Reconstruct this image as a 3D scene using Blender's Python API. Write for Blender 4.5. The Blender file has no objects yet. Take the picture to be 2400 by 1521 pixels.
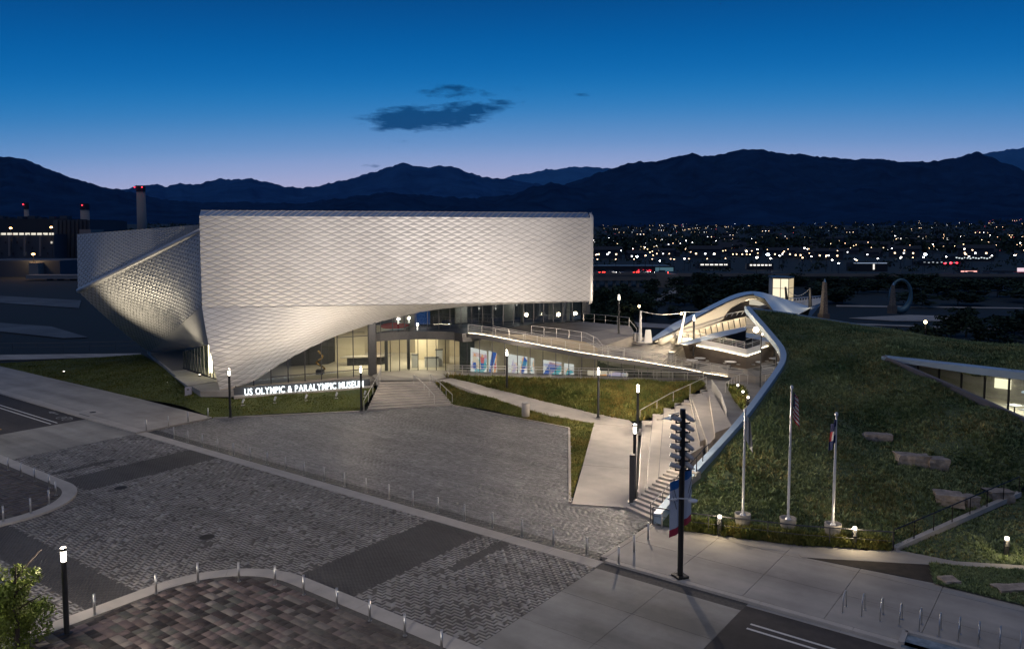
import bpy, bmesh, math, random
import numpy as np
from mathutils import Vector, Matrix, noise as mnoise
R = random.Random(7); NP = np.random.RandomState(7)
SC = bpy.context.scene; COL = SC.collection
PI = math.pi

# ---------------------------------------------------------------- camera, sky, exposure
CAM_H = 17.0; FPX = 1850.0; PITCH = math.radians(4.5); YH = 552.0
PCX = 1200.0; PCY = YH + FPX * math.tan(PITCH)
cam_d = bpy.data.cameras.new('camera'); cam = bpy.data.objects.new('camera', cam_d); COL.objects.link(cam)
cam.location = (0, 0, CAM_H); cam.rotation_euler = (PI / 2 - PITCH, 0, 0)
cam_d.sensor_width = 36; cam_d.lens = 36 * FPX / 2400; cam_d.shift_y = (PCY - 760.5) / 2400
cam_d.clip_start = 0.5; cam_d.clip_end = 40000
SC.camera = cam
SC.view_settings.view_transform = 'Standard'; SC.view_settings.look = 'None'
SC.view_settings.gamma = 1; SC.view_settings.exposure = 0.0; SC.view_settings.use_curve_mapping = False
SC.cycles.use_denoising = True
SC.cycles.sample_clamp_indirect = 2.5; SC.cycles.max_bounces = 6; SC.cycles.diffuse_bounces = 3
SC.cycles.glossy_bounces = 3; SC.cycles.transmission_bounces = 4; SC.cycles.transparent_max_bounces = 12
SC.cycles.caustics_reflective = False; SC.cycles.caustics_refractive = False
SC.cycles.use_light_tree = True

FWD = np.array([0, math.cos(PITCH), -math.sin(PITCH)]); UPV = np.array([0, math.sin(PITCH), math.cos(PITCH)])
def _ray(px, py): return np.array([1., 0, 0]) * (px - PCX) / FPX + UPV * (PCY - py) / FPX + FWD
def P(px, py, z=0.0):
    """world point on the level z surveyed from the photograph (2400 px wide)"""
    r = _ray(px, py); k = (z - CAM_H) / r[2]; return (float(r[0] * k), float(r[1] * k), float(z))
def DY(px, py, Y):
    """world point at the distance Y surveyed from the photograph"""
    r = _ray(px, py); k = Y / r[1]; return (float(r[0] * k), float(Y), float(CAM_H + r[2] * k))
def VP(px, py, A, B):
    """world point on the upright plane through the plan points A, B"""
    r = _ray(px, py); n = np.array([-(B[1] - A[1]), B[0] - A[0], 0.]); k = (n @ np.array([A[0], A[1], 0.])) / (n @ r)
    return (float(r[0] * k), float(r[1] * k), float(CAM_H + r[2] * k))
# street frame: s runs along the kerb, t from the kerb towards the museum
SO = np.array(P(1400, 1312)); SA = np.array(P(343, 1012)); SD = (SO - SA) / np.linalg.norm(SO - SA); TD = np.array([-SD[1], SD[0], 0.])
def ST(s, t, z=0.0):
    q = SO + SD * s + TD * t; return (float(q[0]), float(q[1]), float(z))
ST_ROT = math.atan2(SD[1], SD[0])

W = bpy.data.worlds.new('World'); SC.world = W; W.use_nodes = True
def build_world():
    nt = W.node_tree; nt.nodes.clear(); N = nt.nodes.new; L = nt.links.new
    def M(op, a, b=None, clamp=False):
        n = N('ShaderNodeMath'); n.operation = op; n.use_clamp = clamp
        for i, v in enumerate((a, b)):
            if v is None: continue
            if isinstance(v, (int, float)): n.inputs[i].default_value = v
            else: L(v, n.inputs[i])
        return n.outputs[0]
    out = N('ShaderNodeOutputWorld'); bg = N('ShaderNodeBackground'); L(bg.outputs[0], out.inputs[0])
    tc = N('ShaderNodeTexCoord'); sp = N('ShaderNodeSeparateXYZ'); L(tc.outputs['Generated'], sp.inputs[0])
    x, y, z = sp.outputs
    hor = M('SQRT', M('ADD', M('MULTIPLY', x, x), M('MULTIPLY', y, y)))
    el = M('ARCTAN2', z, hor)                                   # radians above the horizon
    az = M('ARCTAN2', x, y)
    # west glow: the bands sink towards the sides of the sky and at the back
    da = M('SUBTRACT', az, 0.12); lift = M('MULTIPLY', M('SUBTRACT', 1.0, M('COSINE', da)), 0.15)
    e2 = M('ADD', el, lift)
    rp = N('ShaderNodeValToRGB'); rp.color_ramp.interpolation = 'B_SPLINE'
    L(M('DIVIDE', e2, 0.66, True), rp.inputs[0])
    stops = [(0.0, (.46, .42, .60)), (.097, (.40, .40, .61)), (.132, (.30, .37, .62)), (.176, (.14, .29, .57)), (.237, (.022, .205, .50)),
             (.307, (.0015, .132, .41)), (.394, (.0012, .082, .29)), (.48, (.0012, .047, .18)), (.65, (.002, .034, .125)), (1.0, (.003, .027, .092))]
    cr = rp.color_ramp
    while len(cr.elements) < len(stops): cr.elements.new(0.5)
    for e, (p, c) in zip(cr.elements, stops): e.position = p; e.color = (*c, 1)
    col = rp.outputs[0]
    # a few small dark evening clouds
    vm = N('ShaderNodeCombineXYZ'); L(M('MULTIPLY', az, 26.0), vm.inputs[0]); L(M('MULTIPLY', el, 95.0), vm.inputs[1])
    nz = N('ShaderNodeTexNoise'); nz.inputs['Scale'].default_value = 1.0; nz.inputs['Detail'].default_value = 7; nz.inputs['Roughness'].default_value = .62
    L(vm.outputs[0], nz.inputs['Vector'])
    mask = None
    for (px, py, hw, hh, tilt, amp) in [(985, 284, 122, 27, .03, 1.3), (1090, 267, 105, 20, .10, 1.1), (1062, 222, 66, 17, .02, .80), (1150, 222, 76, 11, .02, .5),
             (1355, 228, 28, 6, -.05, .5), (1293, 233, 14, 5, 0, .3), (948, 336, 28, 5, -.06, .42), (858, 389, 32, 5, -.08, .5), (1150, 392, 30, 5, .02, .45),
             (835, 410, 34, 6, .16, .42), (1000, 372, 30, 3, 0, .22), (2470 - 1070, 186, 12, 4, 0, .25), (360, 345, 40, 4, 0, .18)]:
        ca = math.atan((px - 1200) / FPX); ce = math.atan((YH - py) / FPX * math.cos(ca))
        u = M('SUBTRACT', az, ca); v = M('SUBTRACT', M('SUBTRACT', el, ce), M('MULTIPLY', u, tilt))
        r2 = M('ADD', M('POWER', M('ABSOLUTE', M('DIVIDE', u, hw / FPX)), 2.0), M('POWER', M('ABSOLUTE', M('DIVIDE', v, hh / FPX)), 2.0))
        g = M('MULTIPLY', M('SUBTRACT', 1.0, M('MULTIPLY', r2, .5), True), amp)
        mask = g if mask is None else M('MAXIMUM', mask, g)
    dn = M('SUBTRACT', M('ADD', mask, M('MULTIPLY', M('SUBTRACT', nz.outputs['Fac'], .5), 2.3)), .42)
    dn = M('MULTIPLY', M('MULTIPLY', dn, 2.0, True), M('GREATER_THAN', mask, 0.001))
    dn = M('MULTIPLY', dn, .93, True)
    mx = N('ShaderNodeMix'); mx.data_type = 'RGBA'; L(dn, mx.inputs['Factor']); L(col, mx.inputs['A']); mx.inputs['B'].default_value = (.003, .052, .165, 1)
    # the grey-blue below the horizon is only ground bounce
    up = M('GREATER_THAN', el, -0.02); m2 = N('ShaderNodeMix'); m2.data_type = 'RGBA'
    L(up, m2.inputs['Factor']); m2.inputs['A'].default_value = (.004, .006, .012, 1); L(mx.outputs['Result'], m2.inputs['B'])
    L(m2.outputs['Result'], bg.inputs['Color']); bg.inputs['Strength'].default_value = 1.14
build_world()
sun_d = bpy.data.lights.new('fill_sun', 'SUN'); fill_sun = bpy.data.objects.new('fill_sun', sun_d); COL.objects.link(fill_sun)
sun_d.energy = 0.40; sun_d.angle = math.radians(60); sun_d.color = (1, .95, .93)
fill_sun.rotation_euler = (math.radians(20), 0, math.radians(-28))   # broad fill added from high up to even out the dusk, no real source

# ---------------------------------------------------------------- mesh helpers
class MB:
    def __init__(s): s.v = []; s.f = []; s.m = []
    def add(s, vs, fs, mi=0):
        b = len(s.v); s.v.extend([tuple(map(float, p)) for p in vs]); s.f.extend([tuple(b + i for i in f) for f in fs]); s.m.extend([mi] * len(fs)); return s
    def box(s, c, d, rz=0, mi=0, taper=1.0):
        x, y, z = d[0] / 2, d[1] / 2, d[2] / 2; co, si = math.cos(rz), math.sin(rz); vs = []
        for k in (-1, 1):
            t = taper if k > 0 else 1
            for a, b in ((-1, -1), (1, -1), (1, 1), (-1, 1)):
                X, Y = a * x * t, b * y * t; vs.append((c[0] + X * co - Y * si, c[1] + X * si + Y * co, c[2] + k * z))
        return s.add(vs, [(3, 2, 1, 0), (4, 5, 6, 7), (0, 1, 5, 4), (1, 2, 6, 5), (2, 3, 7, 6), (3, 0, 4, 7)], mi)
    def bar(s, a, b, w, h, mi=0):
        a = Vector(a); b = Vector(b); d = (b - a).normalized(); u = Vector((0, 0, 1))
        if abs(d.z) > .95: u = Vector((0, 1, 0))
        r = d.cross(u).normalized() * w / 2; q = r.cross(d).normalized() * h / 2
        vs = [p + i * r + j * q for p in (a, b) for i, j in ((-1, -1), (1, -1), (1, 1), (-1, 1))]
        return s.add(vs, [(0, 1, 2, 3), (7, 6, 5, 4), (0, 4, 5, 1), (1, 5, 6, 2), (2, 6, 7, 3), (3, 7, 4, 0)], mi)
    def tube(s, pts, r, n=8, mi=0, cap=True):
        pts = [Vector(p) for p in pts]; rs = r if isinstance(r, (list, tuple)) else [r] * len(pts); vs = []; fs = []
        ref = Vector((0, 0, 1)); t0 = (pts[-1] - pts[0])
        if t0.length < 1e-6 or abs(t0.normalized().z) > .9: ref = Vector((0, 1, 0))
        for i, p in enumerate(pts):
            t = (pts[min(i + 1, len(pts) - 1)] - pts[max(i - 1, 0)]).normalized()
            a = t.cross(ref)
            if a.length < 1e-3: a = t.cross(Vector((1, 0, 0)))
            a.normalize(); b = a.cross(t)
            for k in range(n):
                w = 2 * PI * k / n; vs.append(p + (a * math.cos(w) + b * math.sin(w)) * rs[i])
        for i in range(len(pts) - 1):
            for k in range(n):
                q = (k + 1) % n; fs.append((i * n + k, i * n + q, (i + 1) * n + q, (i + 1) * n + k))
        if cap: fs.append(tuple(range(n - 1, -1, -1))); fs.append(tuple((len(pts) - 1) * n + k for k in range(n)))
        return s.add(vs, fs, mi)
    def lathe(s, prof, c=(0, 0, 0), n=16, mi=0):
        vs = []; fs = []
        for r, z in prof:
            for k in range(n): a = 2 * PI * k / n; vs.append((c[0] + r * math.cos(a), c[1] + r * math.sin(a), c[2] + z))
        for i in range(len(prof) - 1):
            for k in range(n): q = (k + 1) % n; fs.append((i * n + k, i * n + q, (i + 1) * n + q, (i + 1) * n + k))
        fs.append(tuple(range(n - 1, -1, -1))); fs.append(tuple((len(prof) - 1) * n + k for k in range(n)))
        return s.add(vs, fs, mi)
    def prism(s, poly, z0, z1, mi=0):
        """poly: plan points (x, y); z0/z1 number or list per point"""
        n = len(poly); area = sum(poly[i][0] * poly[(i + 1) % n][1] - poly[(i + 1) % n][0] * poly[i][1] for i in range(n))
        a = z0 if isinstance(z0, (list, tuple)) else [z0] * n; b = z1 if isinstance(z1, (list, tuple)) else [z1] * n
        idx = list(range(n)) if area > 0 else list(range(n - 1, -1, -1))
        vs = [(poly[i][0], poly[i][1], a[i]) for i in idx] + [(poly[i][0], poly[i][1], b[i]) for i in idx]
        fs = [tuple(range(n - 1, -1, -1)), tuple(range(n, 2 * n))] + [(i, (i + 1) % n, n + (i + 1) % n, n + i) for i in range(n)]
        return s.add(vs, fs, mi)
    def grid(s, pts, mi=0, closed=False):
        """pts[i][j] -> quads"""
        n = len(pts); m = len(pts[0]); vs = [p for r in pts for p in r]; fs = []
        for i in range(n - 1):
            for j in range(m - 1 + (1 if closed else 0)): q = (j + 1) % m; fs.append((i * m + j, i * m + q, (i + 1) * m + q, (i + 1) * m + j))
        return s.add(vs, fs, mi)
    def quad(s, a, b, c, d, mi=0): return s.add([a, b, c, d], [(0, 1, 2, 3)], mi)
    def mesh(s, name, mats=(), smooth=False, org=None):
        me = bpy.data.meshes.new(name)
        vs = s.v if org is None else [(x - org[0], y - org[1], z - org[2]) for x, y, z in s.v]
        me.from_pydata(vs, [], s.f)
        for m in mats: me.materials.append(m)
        if any(s.m): me.polygons.foreach_set('material_index', s.m)
        if smooth: me.polygons.foreach_set('use_smooth', [True] * len(me.polygons))
        me.update(); return me

def _mats(m): return list(m) if isinstance(m, (list, tuple)) else [m]
def tag(o, label=None, cat=None, group=None, kind=None):
    if label: o['label'] = label
    if cat: o['category'] = cat
    if group: o['group'] = group
    if kind: o['kind'] = kind
    return o
def obj(name, mb, m, parent=None, smooth=False, world=True, label=None, kind=None):
    """one mesh object; with a parent the mesh is given in world space unless world=False"""
    org = None
    if parent is not None and world: org = PLACE[parent.name]
    me = mb.mesh(name, _mats(m), smooth, org) if isinstance(mb, MB) else mb
    o = bpy.data.objects.new(name, me); COL.objects.link(o)
    if parent is not None: o.parent = parent
    if parent is not None: PLACE[o.name] = PLACE[parent.name]
    else: PLACE[o.name] = (0, 0, 0)
    if label: o['label'] = label
    if kind: o['kind'] = kind
    return o
PLACE = {}
def thing(name, label, cat, loc=(0, 0, 0), rz=0, group=None):
    o = bpy.data.objects.new(name, None); COL.objects.link(o); o.empty_display_size = .3
    o.location = loc; o.rotation_euler = (0, 0, rz); PLACE[o.name] = tuple(loc)
    return tag(o, label, cat, group)
def struct(name, mb, m, parent=None, smooth=False): return tag(obj(name, mb, m, parent, smooth), kind='structure')
def dup(root, loc, rz=0, label=None, group=None, scale=None):
    r = root.copy(); COL.objects.link(r); r.location = loc; r.rotation_euler = (0, 0, rz)
    if scale: r.scale = (scale,) * 3 if isinstance(scale, (int, float)) else scale
    if label: r['label'] = label
    if group: r['group'] = group
    PLACE[r.name] = tuple(loc)
    for ch in list(root.children):
        c = ch.copy(); COL.objects.link(c); c.parent = r
        for g in ch.children:
            d = g.copy(); COL.objects.link(d); d.parent = c
    return r
def light(name, kind, loc, energy, color=(1, .86, .68), size=.1, target=None, spot=None, blend=.4, parent=None, sy=None):
    d = bpy.data.lights.new(name, kind); d.energy = energy; d.color = color
    if kind == 'AREA':
        d.size = size
        if sy: d.shape = 'RECTANGLE'; d.size_y = sy
    else: d.shadow_soft_size = size
    if kind == 'SPOT': d.spot_size = math.radians(spot or 60); d.spot_blend = blend
    o = bpy.data.objects.new(name, d); COL.objects.link(o); o.location = loc
    if target is not None: o.rotation_euler = (Vector(target) - Vector(loc)).to_track_quat('-Z', 'Y').to_euler()
    if parent is not None: o.parent = parent
    return o
ORD = ['first', 'second', 'third', 'fourth', 'fifth', 'sixth', 'seventh', 'eighth', 'ninth', 'tenth', 'eleventh', 'twelfth', 'thirteenth', 'fourteenth', 'fifteenth',
       'sixteenth', 'seventeenth', 'eighteenth', 'nineteenth', 'twentieth', 'twenty-first', 'twenty-second', 'twenty-third', 'twenty-fourth']

# ---------------------------------------------------------------- materials
def mat(name, col, rough=.7, metal=0.0, var=0.0, scale=3.0, col2=None, bump=0.0, bscale=30.0, spec=.5, attr=None, detail=5, stretch=None, stain=0.0):
    m = bpy.data.materials.new(name); m.use_nodes = True; nt = m.node_tree; b = nt.nodes['Principled BSDF']; N = nt.nodes.new; L = nt.links.new
    b.inputs['Roughness'].default_value = rough; b.inputs['Metallic'].default_value = metal; b.inputs['Specular IOR Level'].default_value = spec
    tc = N('ShaderNodeTexCoord'); vec = tc.outputs['Object']
    if stretch:
        mp = N('ShaderNodeMapping'); mp.inputs['Scale'].default_value = stretch; L(vec, mp.inputs[0]); vec = mp.outputs[0]
    base = None
    if attr:
        a = N('ShaderNodeAttribute'); a.attribute_name = attr; base = a.outputs['Color']
    if var > 0 or col2:
        nz = N('ShaderNodeTexNoise'); nz.inputs['Scale'].default_value = scale; nz.inputs['Detail'].default_value = detail; nz.inputs['Roughness'].default_value = .6; L(vec, nz.inputs['Vector'])
        c2 = col2 or tuple(c * (1 - var) for c in col); c1 = col if col2 else tuple(min(1, c * (1 + var)) for c in col)
        rp = N('ShaderNodeValToRGB'); rp.color_ramp.elements[0].position = .32; rp.color_ramp.elements[1].position = .68
        rp.color_ramp.elements[0].color = (*c2, 1); rp.color_ramp.elements[1].color = (*c1, 1); L(nz.outputs['Fac'], rp.inputs[0])
        if base is not None:
            mx = N('ShaderNodeMix'); mx.data_type = 'RGBA'; mx.blend_type = 'MULTIPLY'; mx.inputs['Factor'].default_value = 1
            L(base, mx.inputs['A']); L(rp.outputs[0], mx.inputs['B']); base = mx.outputs['Result']
        else: base = rp.outputs[0]
        mr = N('ShaderNodeMapRange'); mr.inputs['To Min'].default_value = max(0, rough - .08); mr.inputs['To Max'].default_value = min(1, rough + .08)
        L(nz.outputs['Fac'], mr.inputs['Value']); L(mr.outputs[0], b.inputs['Roughness'])
    if stain > 0:                                               # worn patches and tyre-dark streaks along the street
        geo = N('ShaderNodeNewGeometry'); rot = N('ShaderNodeMapping'); rot.inputs['Rotation'].default_value = (0, 0, .6417); L(geo.outputs['Position'], rot.inputs[0])
        st1 = N('ShaderNodeMapping'); st1.inputs['Scale'].default_value = (.05, .62, 1); L(rot.outputs[0], st1.inputs[0])
        n1 = N('ShaderNodeTexNoise'); n1.inputs['Scale'].default_value = 1; n1.inputs['Detail'].default_value = 4; L(st1.outputs[0], n1.inputs['Vector'])
        n3 = N('ShaderNodeTexNoise'); n3.inputs['Scale'].default_value = .23; n3.inputs['Detail'].default_value = 8; n3.inputs['Roughness'].default_value = .68; L(geo.outputs['Position'], n3.inputs['Vector'])
        av = N('ShaderNodeMath'); av.operation = 'ADD'; L(n1.outputs['Fac'], av.inputs[0]); L(n3.outputs['Fac'], av.inputs[1])
        m3 = N('ShaderNodeMapRange'); m3.inputs['From Min'].default_value = .72; m3.inputs['From Max'].default_value = 1.28; m3.inputs['To Min'].default_value = 1 - stain; m3.inputs['To Max'].default_value = 1 + stain * .55; L(av.outputs[0], m3.inputs['Value'])
        cb = N('ShaderNodeCombineColor'); [L(m3.outputs[0], cb.inputs[i]) for i in range(3)]
        mx3 = N('ShaderNodeMix'); mx3.data_type = 'RGBA'; mx3.blend_type = 'MULTIPLY'; mx3.inputs['Factor'].default_value = 1
        if base is not None: L(base, mx3.inputs['A'])
        else: mx3.inputs['A'].default_value = (*col, 1)
        L(cb.outputs[0], mx3.inputs['B']); base = mx3.outputs['Result']
    if base is not None: L(base, b.inputs['Base Color'])
    else: b.inputs['Base Color'].default_value = (*col, 1)
    if bump > 0:
        n2 = N('ShaderNodeTexNoise'); n2.inputs['Scale'].default_value = bscale; n2.inputs['Detail'].default_value = 6; L(vec, n2.inputs['Vector'])
        bp = N('ShaderNodeBump'); bp.inputs['Strength'].default_value = bump; bp.inputs['Distance'].default_value = .05
        L(n2.outputs['Fac'], bp.inputs['Height']); L(bp.outputs[0], b.inputs['Normal'])
    return m
def emit(name, col, strength, sample=True):
    m = bpy.data.materials.new(name); m.use_nodes = True; nt = m.node_tree; nt.nodes.clear()
    o = nt.nodes.new('ShaderNodeOutputMaterial'); e = nt.nodes.new('ShaderNodeEmission'); e.inputs[0].default_value = (*col, 1); e.inputs[1].default_value = strength
    nt.links.new(e.outputs[0], o.inputs[0])
    if not sample: m.cycles.emission_sampling = 'NONE'
    return m
def glass_mat(name, tint, refl=.12, rough=.02):
    m = bpy.data.materials.new(name); m.use_nodes = True; nt = m.node_tree; nt.nodes.clear(); N = nt.nodes.new; L = nt.links.new
    o = N('ShaderNodeOutputMaterial'); t = N('ShaderNodeBsdfTransparent'); t.inputs[0].default_value = (*tint, 1)
    g = N('ShaderNodeBsdfGlossy'); g.inputs['Roughness'].default_value = rough; g.inputs[0].default_value = (.9, .95, 1, 1)
    lw = N('ShaderNodeLayerWeight'); lw.inputs[0].default_value = .35; mr = N('ShaderNodeMapRange'); mr.inputs['To Min'].default_value = refl; mr.inputs['To Max'].default_value = .9
    L(lw.outputs['Fresnel'], mr.inputs['Value']); mx = N('ShaderNodeMixShader'); L(mr.outputs[0], mx.inputs[0]); L(t.outputs[0], mx.inputs[1]); L(g.outputs[0], mx.inputs[2]); L(mx.outputs[0], o.inputs[0])
    return m
M = {}
M['alu'] = mat('anodised_aluminium', (.64, .63, .62), .45, .25, .05, .35)
M['alu_top'] = mat('sky_tinted_roof_metal', (.30, .42, .60), .38, .8, .08, 1.5)  # blue tint stands in for the sky reflected in the metal
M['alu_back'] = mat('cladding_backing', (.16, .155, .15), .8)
M['roofm'] = mat('roof_membrane', (.35, .36, .38), .7, 0, .1, .3)
M['conc'] = mat('concrete', (.40, .37, .335), .8, 0, .10, .5, bump=.1, bscale=25, stain=.30)
M['conc2'] = mat('pale_concrete', (.49, .45, .405), .8, 0, .10, .8, bump=.1, bscale=25, stain=.18)
M['concs'] = mat('street_concrete', (.33, .31, .275), .8, 0, .12, .22, bump=.1, bscale=25, stain=.45)
M['asph'] = mat('asphalt', (.058, .050, .047), .85, 0, .25, 2.0, bump=.25, bscale=60, stain=.35)
M['paint'] = mat('road_paint', (.72, .70, .66), .7, 0, .1, 3)
M['worn'] = mat('worn_road_paint', (.30, .29, .27), .8, 0, .3, 4)
M['yellow'] = mat('yellow_paint', (.62, .36, .07), .7, 0, .15, 3)
M['steel'] = mat('brushed_steel', (.62, .61, .59), .34, .9, .06, 9)
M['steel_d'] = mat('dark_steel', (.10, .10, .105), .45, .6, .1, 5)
M['black'] = mat('black_paint', (.012, .011, .011), .45, 0, .2, 4)
M['pole'] = mat('lamp_pole_paint', (.035, .036, .04), .45, .3, .2, 4)
M['grout'] = mat('joint_sand', (.11, .10, .09), .95, 0, .25, 6)
M['brick'] = mat('paver', (1, 1, 1), .70, 0, .10, 3, attr='tone', stain=.35)
M['slab'] = mat('slab_paver', (1, 1, 1), .7, 0, .15, 8, attr='tone', stain=.35)
M['white'] = mat('white_enamel', (.78, .78, .78), .4, 0, .04, .8)
M['glass'] = glass_mat('curtain_wall_glass', (.80, .86, .82), .05)
M['glass_d'] = glass_mat('dark_curtain_wall_glass', (.58, .66, .66), .12)
M['warm_wall'] = mat('lobby_wall', (.72, .64, .50), .7, 0, .05, .6)
M['floor_in'] = mat('lobby_floor', (.62, .56, .46), .35, 0, .06, .8)
M['dark_wall'] = mat('dark_lining', (.055, .055, .06), .6, 0, .2, .7)
M['lamp'] = emit('lamp_glow', (1, .90, .74), 7)
M['led'] = emit('led_strip', (1, .82, .56), 11.0)
M['rail'] = mat('satin_steel_rail', (.66, .64, .61), .38, .35, .04, 6)
M['letter'] = emit('letter_glow', (.88, .97, 1), 2.7)
M['red_led'] = emit('red_beacon', (1, .03, .05), 6, False)
M['soil'] = mat('soil', (.045, .036, .028), .95, 0, .3, 3, bump=.3)
M['grass_g'] = mat('turf', (.12, .135, .032), .9, 0, 0, .35, col2=(.065, .085, .022), bump=.4, bscale=35)
M['grass_b'] = mat('meadow_turf', (.13, .12, .045), .9, 0, 0, .5, col2=(.06, .075, .025), bump=.5, bscale=20)
M['grass_h'] = mat('roof_turf', (.13, .16, .08), .95, 0, 0, .25, col2=(.07, .10, .055), bump=.5, bscale=12)
M['field'] = mat('dark_field', (.018, .026, .028), .95, 0, 0, .012, col2=(.009, .016, .021))
M['bark'] = mat('bark', (.045, .035, .028), .9, 0, .3, 8, bump=.4)
# ================================================================ SETTING: terrain, mountains
def px_ridge(pts, x):
    xs = [p[0] for p in pts]; ys = [p[1] for p in pts]; return float(np.interp(x, xs, ys))
def far_h(x, y):
    """height of the valley floor and the foothill slope"""
    d = math.hypot(x, y); h = -0.12
    if d > 500: h += (d - 500) * .011
    if d > 1300: h += (d - 1300) * .022
    return h
g = MB(); rad = [0, 20, 45, 80, 130, 200, 320, 500, 800, 1300, 1900, 2600, 3400, 4600, 7000, 12000]; rows = []
for r in rad:
    row = []
    for k in range(97):
        a = 2 * PI * k / 96; x, y = r * math.sin(a), r * math.cos(a); back = .5 - .5 * math.cos(a)
        row.append((x, y, far_h(x, y) * (1 - back) - .12 * back - (.12 if r < 300 else 0)))
    rows.append(row)
g.grid(rows); struct('ground', g, M['field'], smooth=True)

M['mtn_n'] = mat('near_hazed_slope', (.012, .050, .135), 1, 0, 0, .006, col2=(.006, .024, .070), spec=0, detail=12)  # forest slopes with haze and sky blue put into the base colours
M['mtn_m'] = mat('mid_hazed_slope', (.023, .095, .25), 1, 0, 0, .004, col2=(.011, .052, .16), spec=0, detail=12)
M['mtn_f'] = mat('far_hazed_slope', (.035, .15, .36), 1, 0, 0, .003, col2=(.026, .12, .30), spec=0, detail=12)
def mountain(name, Y, prof, m, amp, seed, x0=-700, x1=3100, base=None, depth=.35):
    """terrain ridge: gullied slope from the valley up to the surveyed skyline and down behind it"""
    xs = np.arange(x0, x1 + 1, 6); b = MB(); rows = []; nv = 26
    for j in range(nv + 4):
        row = []
        for px in xs:
            yy = px_ridge(prof, px) + 4.0 * mnoise.noise((px / 19., seed, 0)) + 2.2 * mnoise.noise((px / 7.5, seed + 7, 0)) + 1.2 * mnoise.noise((px / 3.1, seed, 5))
            top = DY(px, yy, Y); u = px - 1200
            if j < nv:
                t = j / (nv - 1); yb = Y * (1 - depth) + Y * depth * t; f = yb / Y
                X = top[0] * f; zb = far_h(X, yb) - 8
                n = mnoise.fractal((X / (Y * .035) + seed, yb / (Y * .09), seed), 1.0, 2.1, 6)
                z = zb + (top[2] - zb) * (t ** 1.35) * (1 + amp * n * (1 - t) ** .7 * 1.5)
                row.append((X, yb, z))
            else:
                k = j - nv + 1; row.append((top[0] * (1 + .05 * k), Y * (1 + .05 * k), top[2] - (top[2] + 40) * k / 4.0))
        rows.append(row)
    b.grid(rows); return struct(name, b, m, smooth=True)
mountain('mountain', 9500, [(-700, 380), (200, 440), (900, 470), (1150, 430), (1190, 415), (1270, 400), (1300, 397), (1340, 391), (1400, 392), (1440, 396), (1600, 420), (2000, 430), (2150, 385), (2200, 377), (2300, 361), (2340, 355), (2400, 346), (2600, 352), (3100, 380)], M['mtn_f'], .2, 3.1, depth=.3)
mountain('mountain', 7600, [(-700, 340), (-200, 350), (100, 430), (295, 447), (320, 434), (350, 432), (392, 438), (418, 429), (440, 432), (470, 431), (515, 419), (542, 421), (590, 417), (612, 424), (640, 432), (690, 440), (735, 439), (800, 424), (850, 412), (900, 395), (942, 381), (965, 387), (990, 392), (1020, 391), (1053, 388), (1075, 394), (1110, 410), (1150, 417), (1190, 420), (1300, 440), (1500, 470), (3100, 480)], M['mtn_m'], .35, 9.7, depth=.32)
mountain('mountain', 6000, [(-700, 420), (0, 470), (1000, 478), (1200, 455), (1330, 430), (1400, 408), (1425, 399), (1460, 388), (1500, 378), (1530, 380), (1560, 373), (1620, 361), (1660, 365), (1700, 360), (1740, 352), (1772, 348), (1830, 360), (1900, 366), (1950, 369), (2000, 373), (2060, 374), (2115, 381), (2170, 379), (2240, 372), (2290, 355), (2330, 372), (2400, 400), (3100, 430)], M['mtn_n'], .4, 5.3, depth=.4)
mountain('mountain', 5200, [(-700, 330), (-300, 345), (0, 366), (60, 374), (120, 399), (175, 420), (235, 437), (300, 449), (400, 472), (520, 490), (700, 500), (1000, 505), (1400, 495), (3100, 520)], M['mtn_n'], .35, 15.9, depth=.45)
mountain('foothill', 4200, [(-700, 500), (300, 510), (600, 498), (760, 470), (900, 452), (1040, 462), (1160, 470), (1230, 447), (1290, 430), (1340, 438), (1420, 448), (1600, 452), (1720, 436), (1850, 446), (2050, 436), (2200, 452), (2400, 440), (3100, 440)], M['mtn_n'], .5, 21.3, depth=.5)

# ================================================================ SETTING: street, plaza, walks
def tone_mesh(name, quads, tones, hs, mats, th=.05):
    """one mesh of small blocks: quads (n,4,2) plan corners, top heights hs, tone colours (n,3)"""
    n = len(quads); q = np.asarray(quads, float); v = np.zeros((n, 8, 3)); v[:, :4, :2] = q; v[:, 4:, :2] = q
    v[:, :4, 2] = np.asarray(hs)[:, None] - th; v[:, 4:, 2] = np.asarray(hs)[:, None]
    f = np.array([(4, 5, 6, 7), (0, 1, 5, 4), (1, 2, 6, 5), (2, 3, 7, 6), (3, 0, 4, 7)]); F = (np.arange(n) * 8)[:, None, None] + f[None]
    me = bpy.data.meshes.new(name); me.vertices.add(n * 8); me.vertices.foreach_set('co', v.reshape(-1))
    nf = n * 5; me.loops.add(nf * 4); me.polygons.add(nf); me.loops.foreach_set('vertex_index', F.reshape(-1).astype(np.int32))
    me.polygons.foreach_set('loop_start', np.arange(0, nf * 4, 4, dtype=np.int32))
    at = me.attributes.new('tone', 'FLOAT_COLOR', 'POINT'); c = np.ones((n, 8, 4)); c[:, :, :3] = np.asarray(tones)[:, None, :]
    at.data.foreach_set('color', c.reshape(-1).astype(np.float32))
    for m in _mats(mats): me.materials.append(m)
    me.update(); me.validate(); return me
def st_rect(s0, s1, t0, t1): return [ST(s0, t0)[:2], ST(s1, t0)[:2], ST(s1, t1)[:2], ST(s0, t1)[:2]]
def flat(name, poly, z, m, th=.25, **k): return struct(name, MB().prism([p[:2] for p in poly], z - th, z), m, **k)

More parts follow.
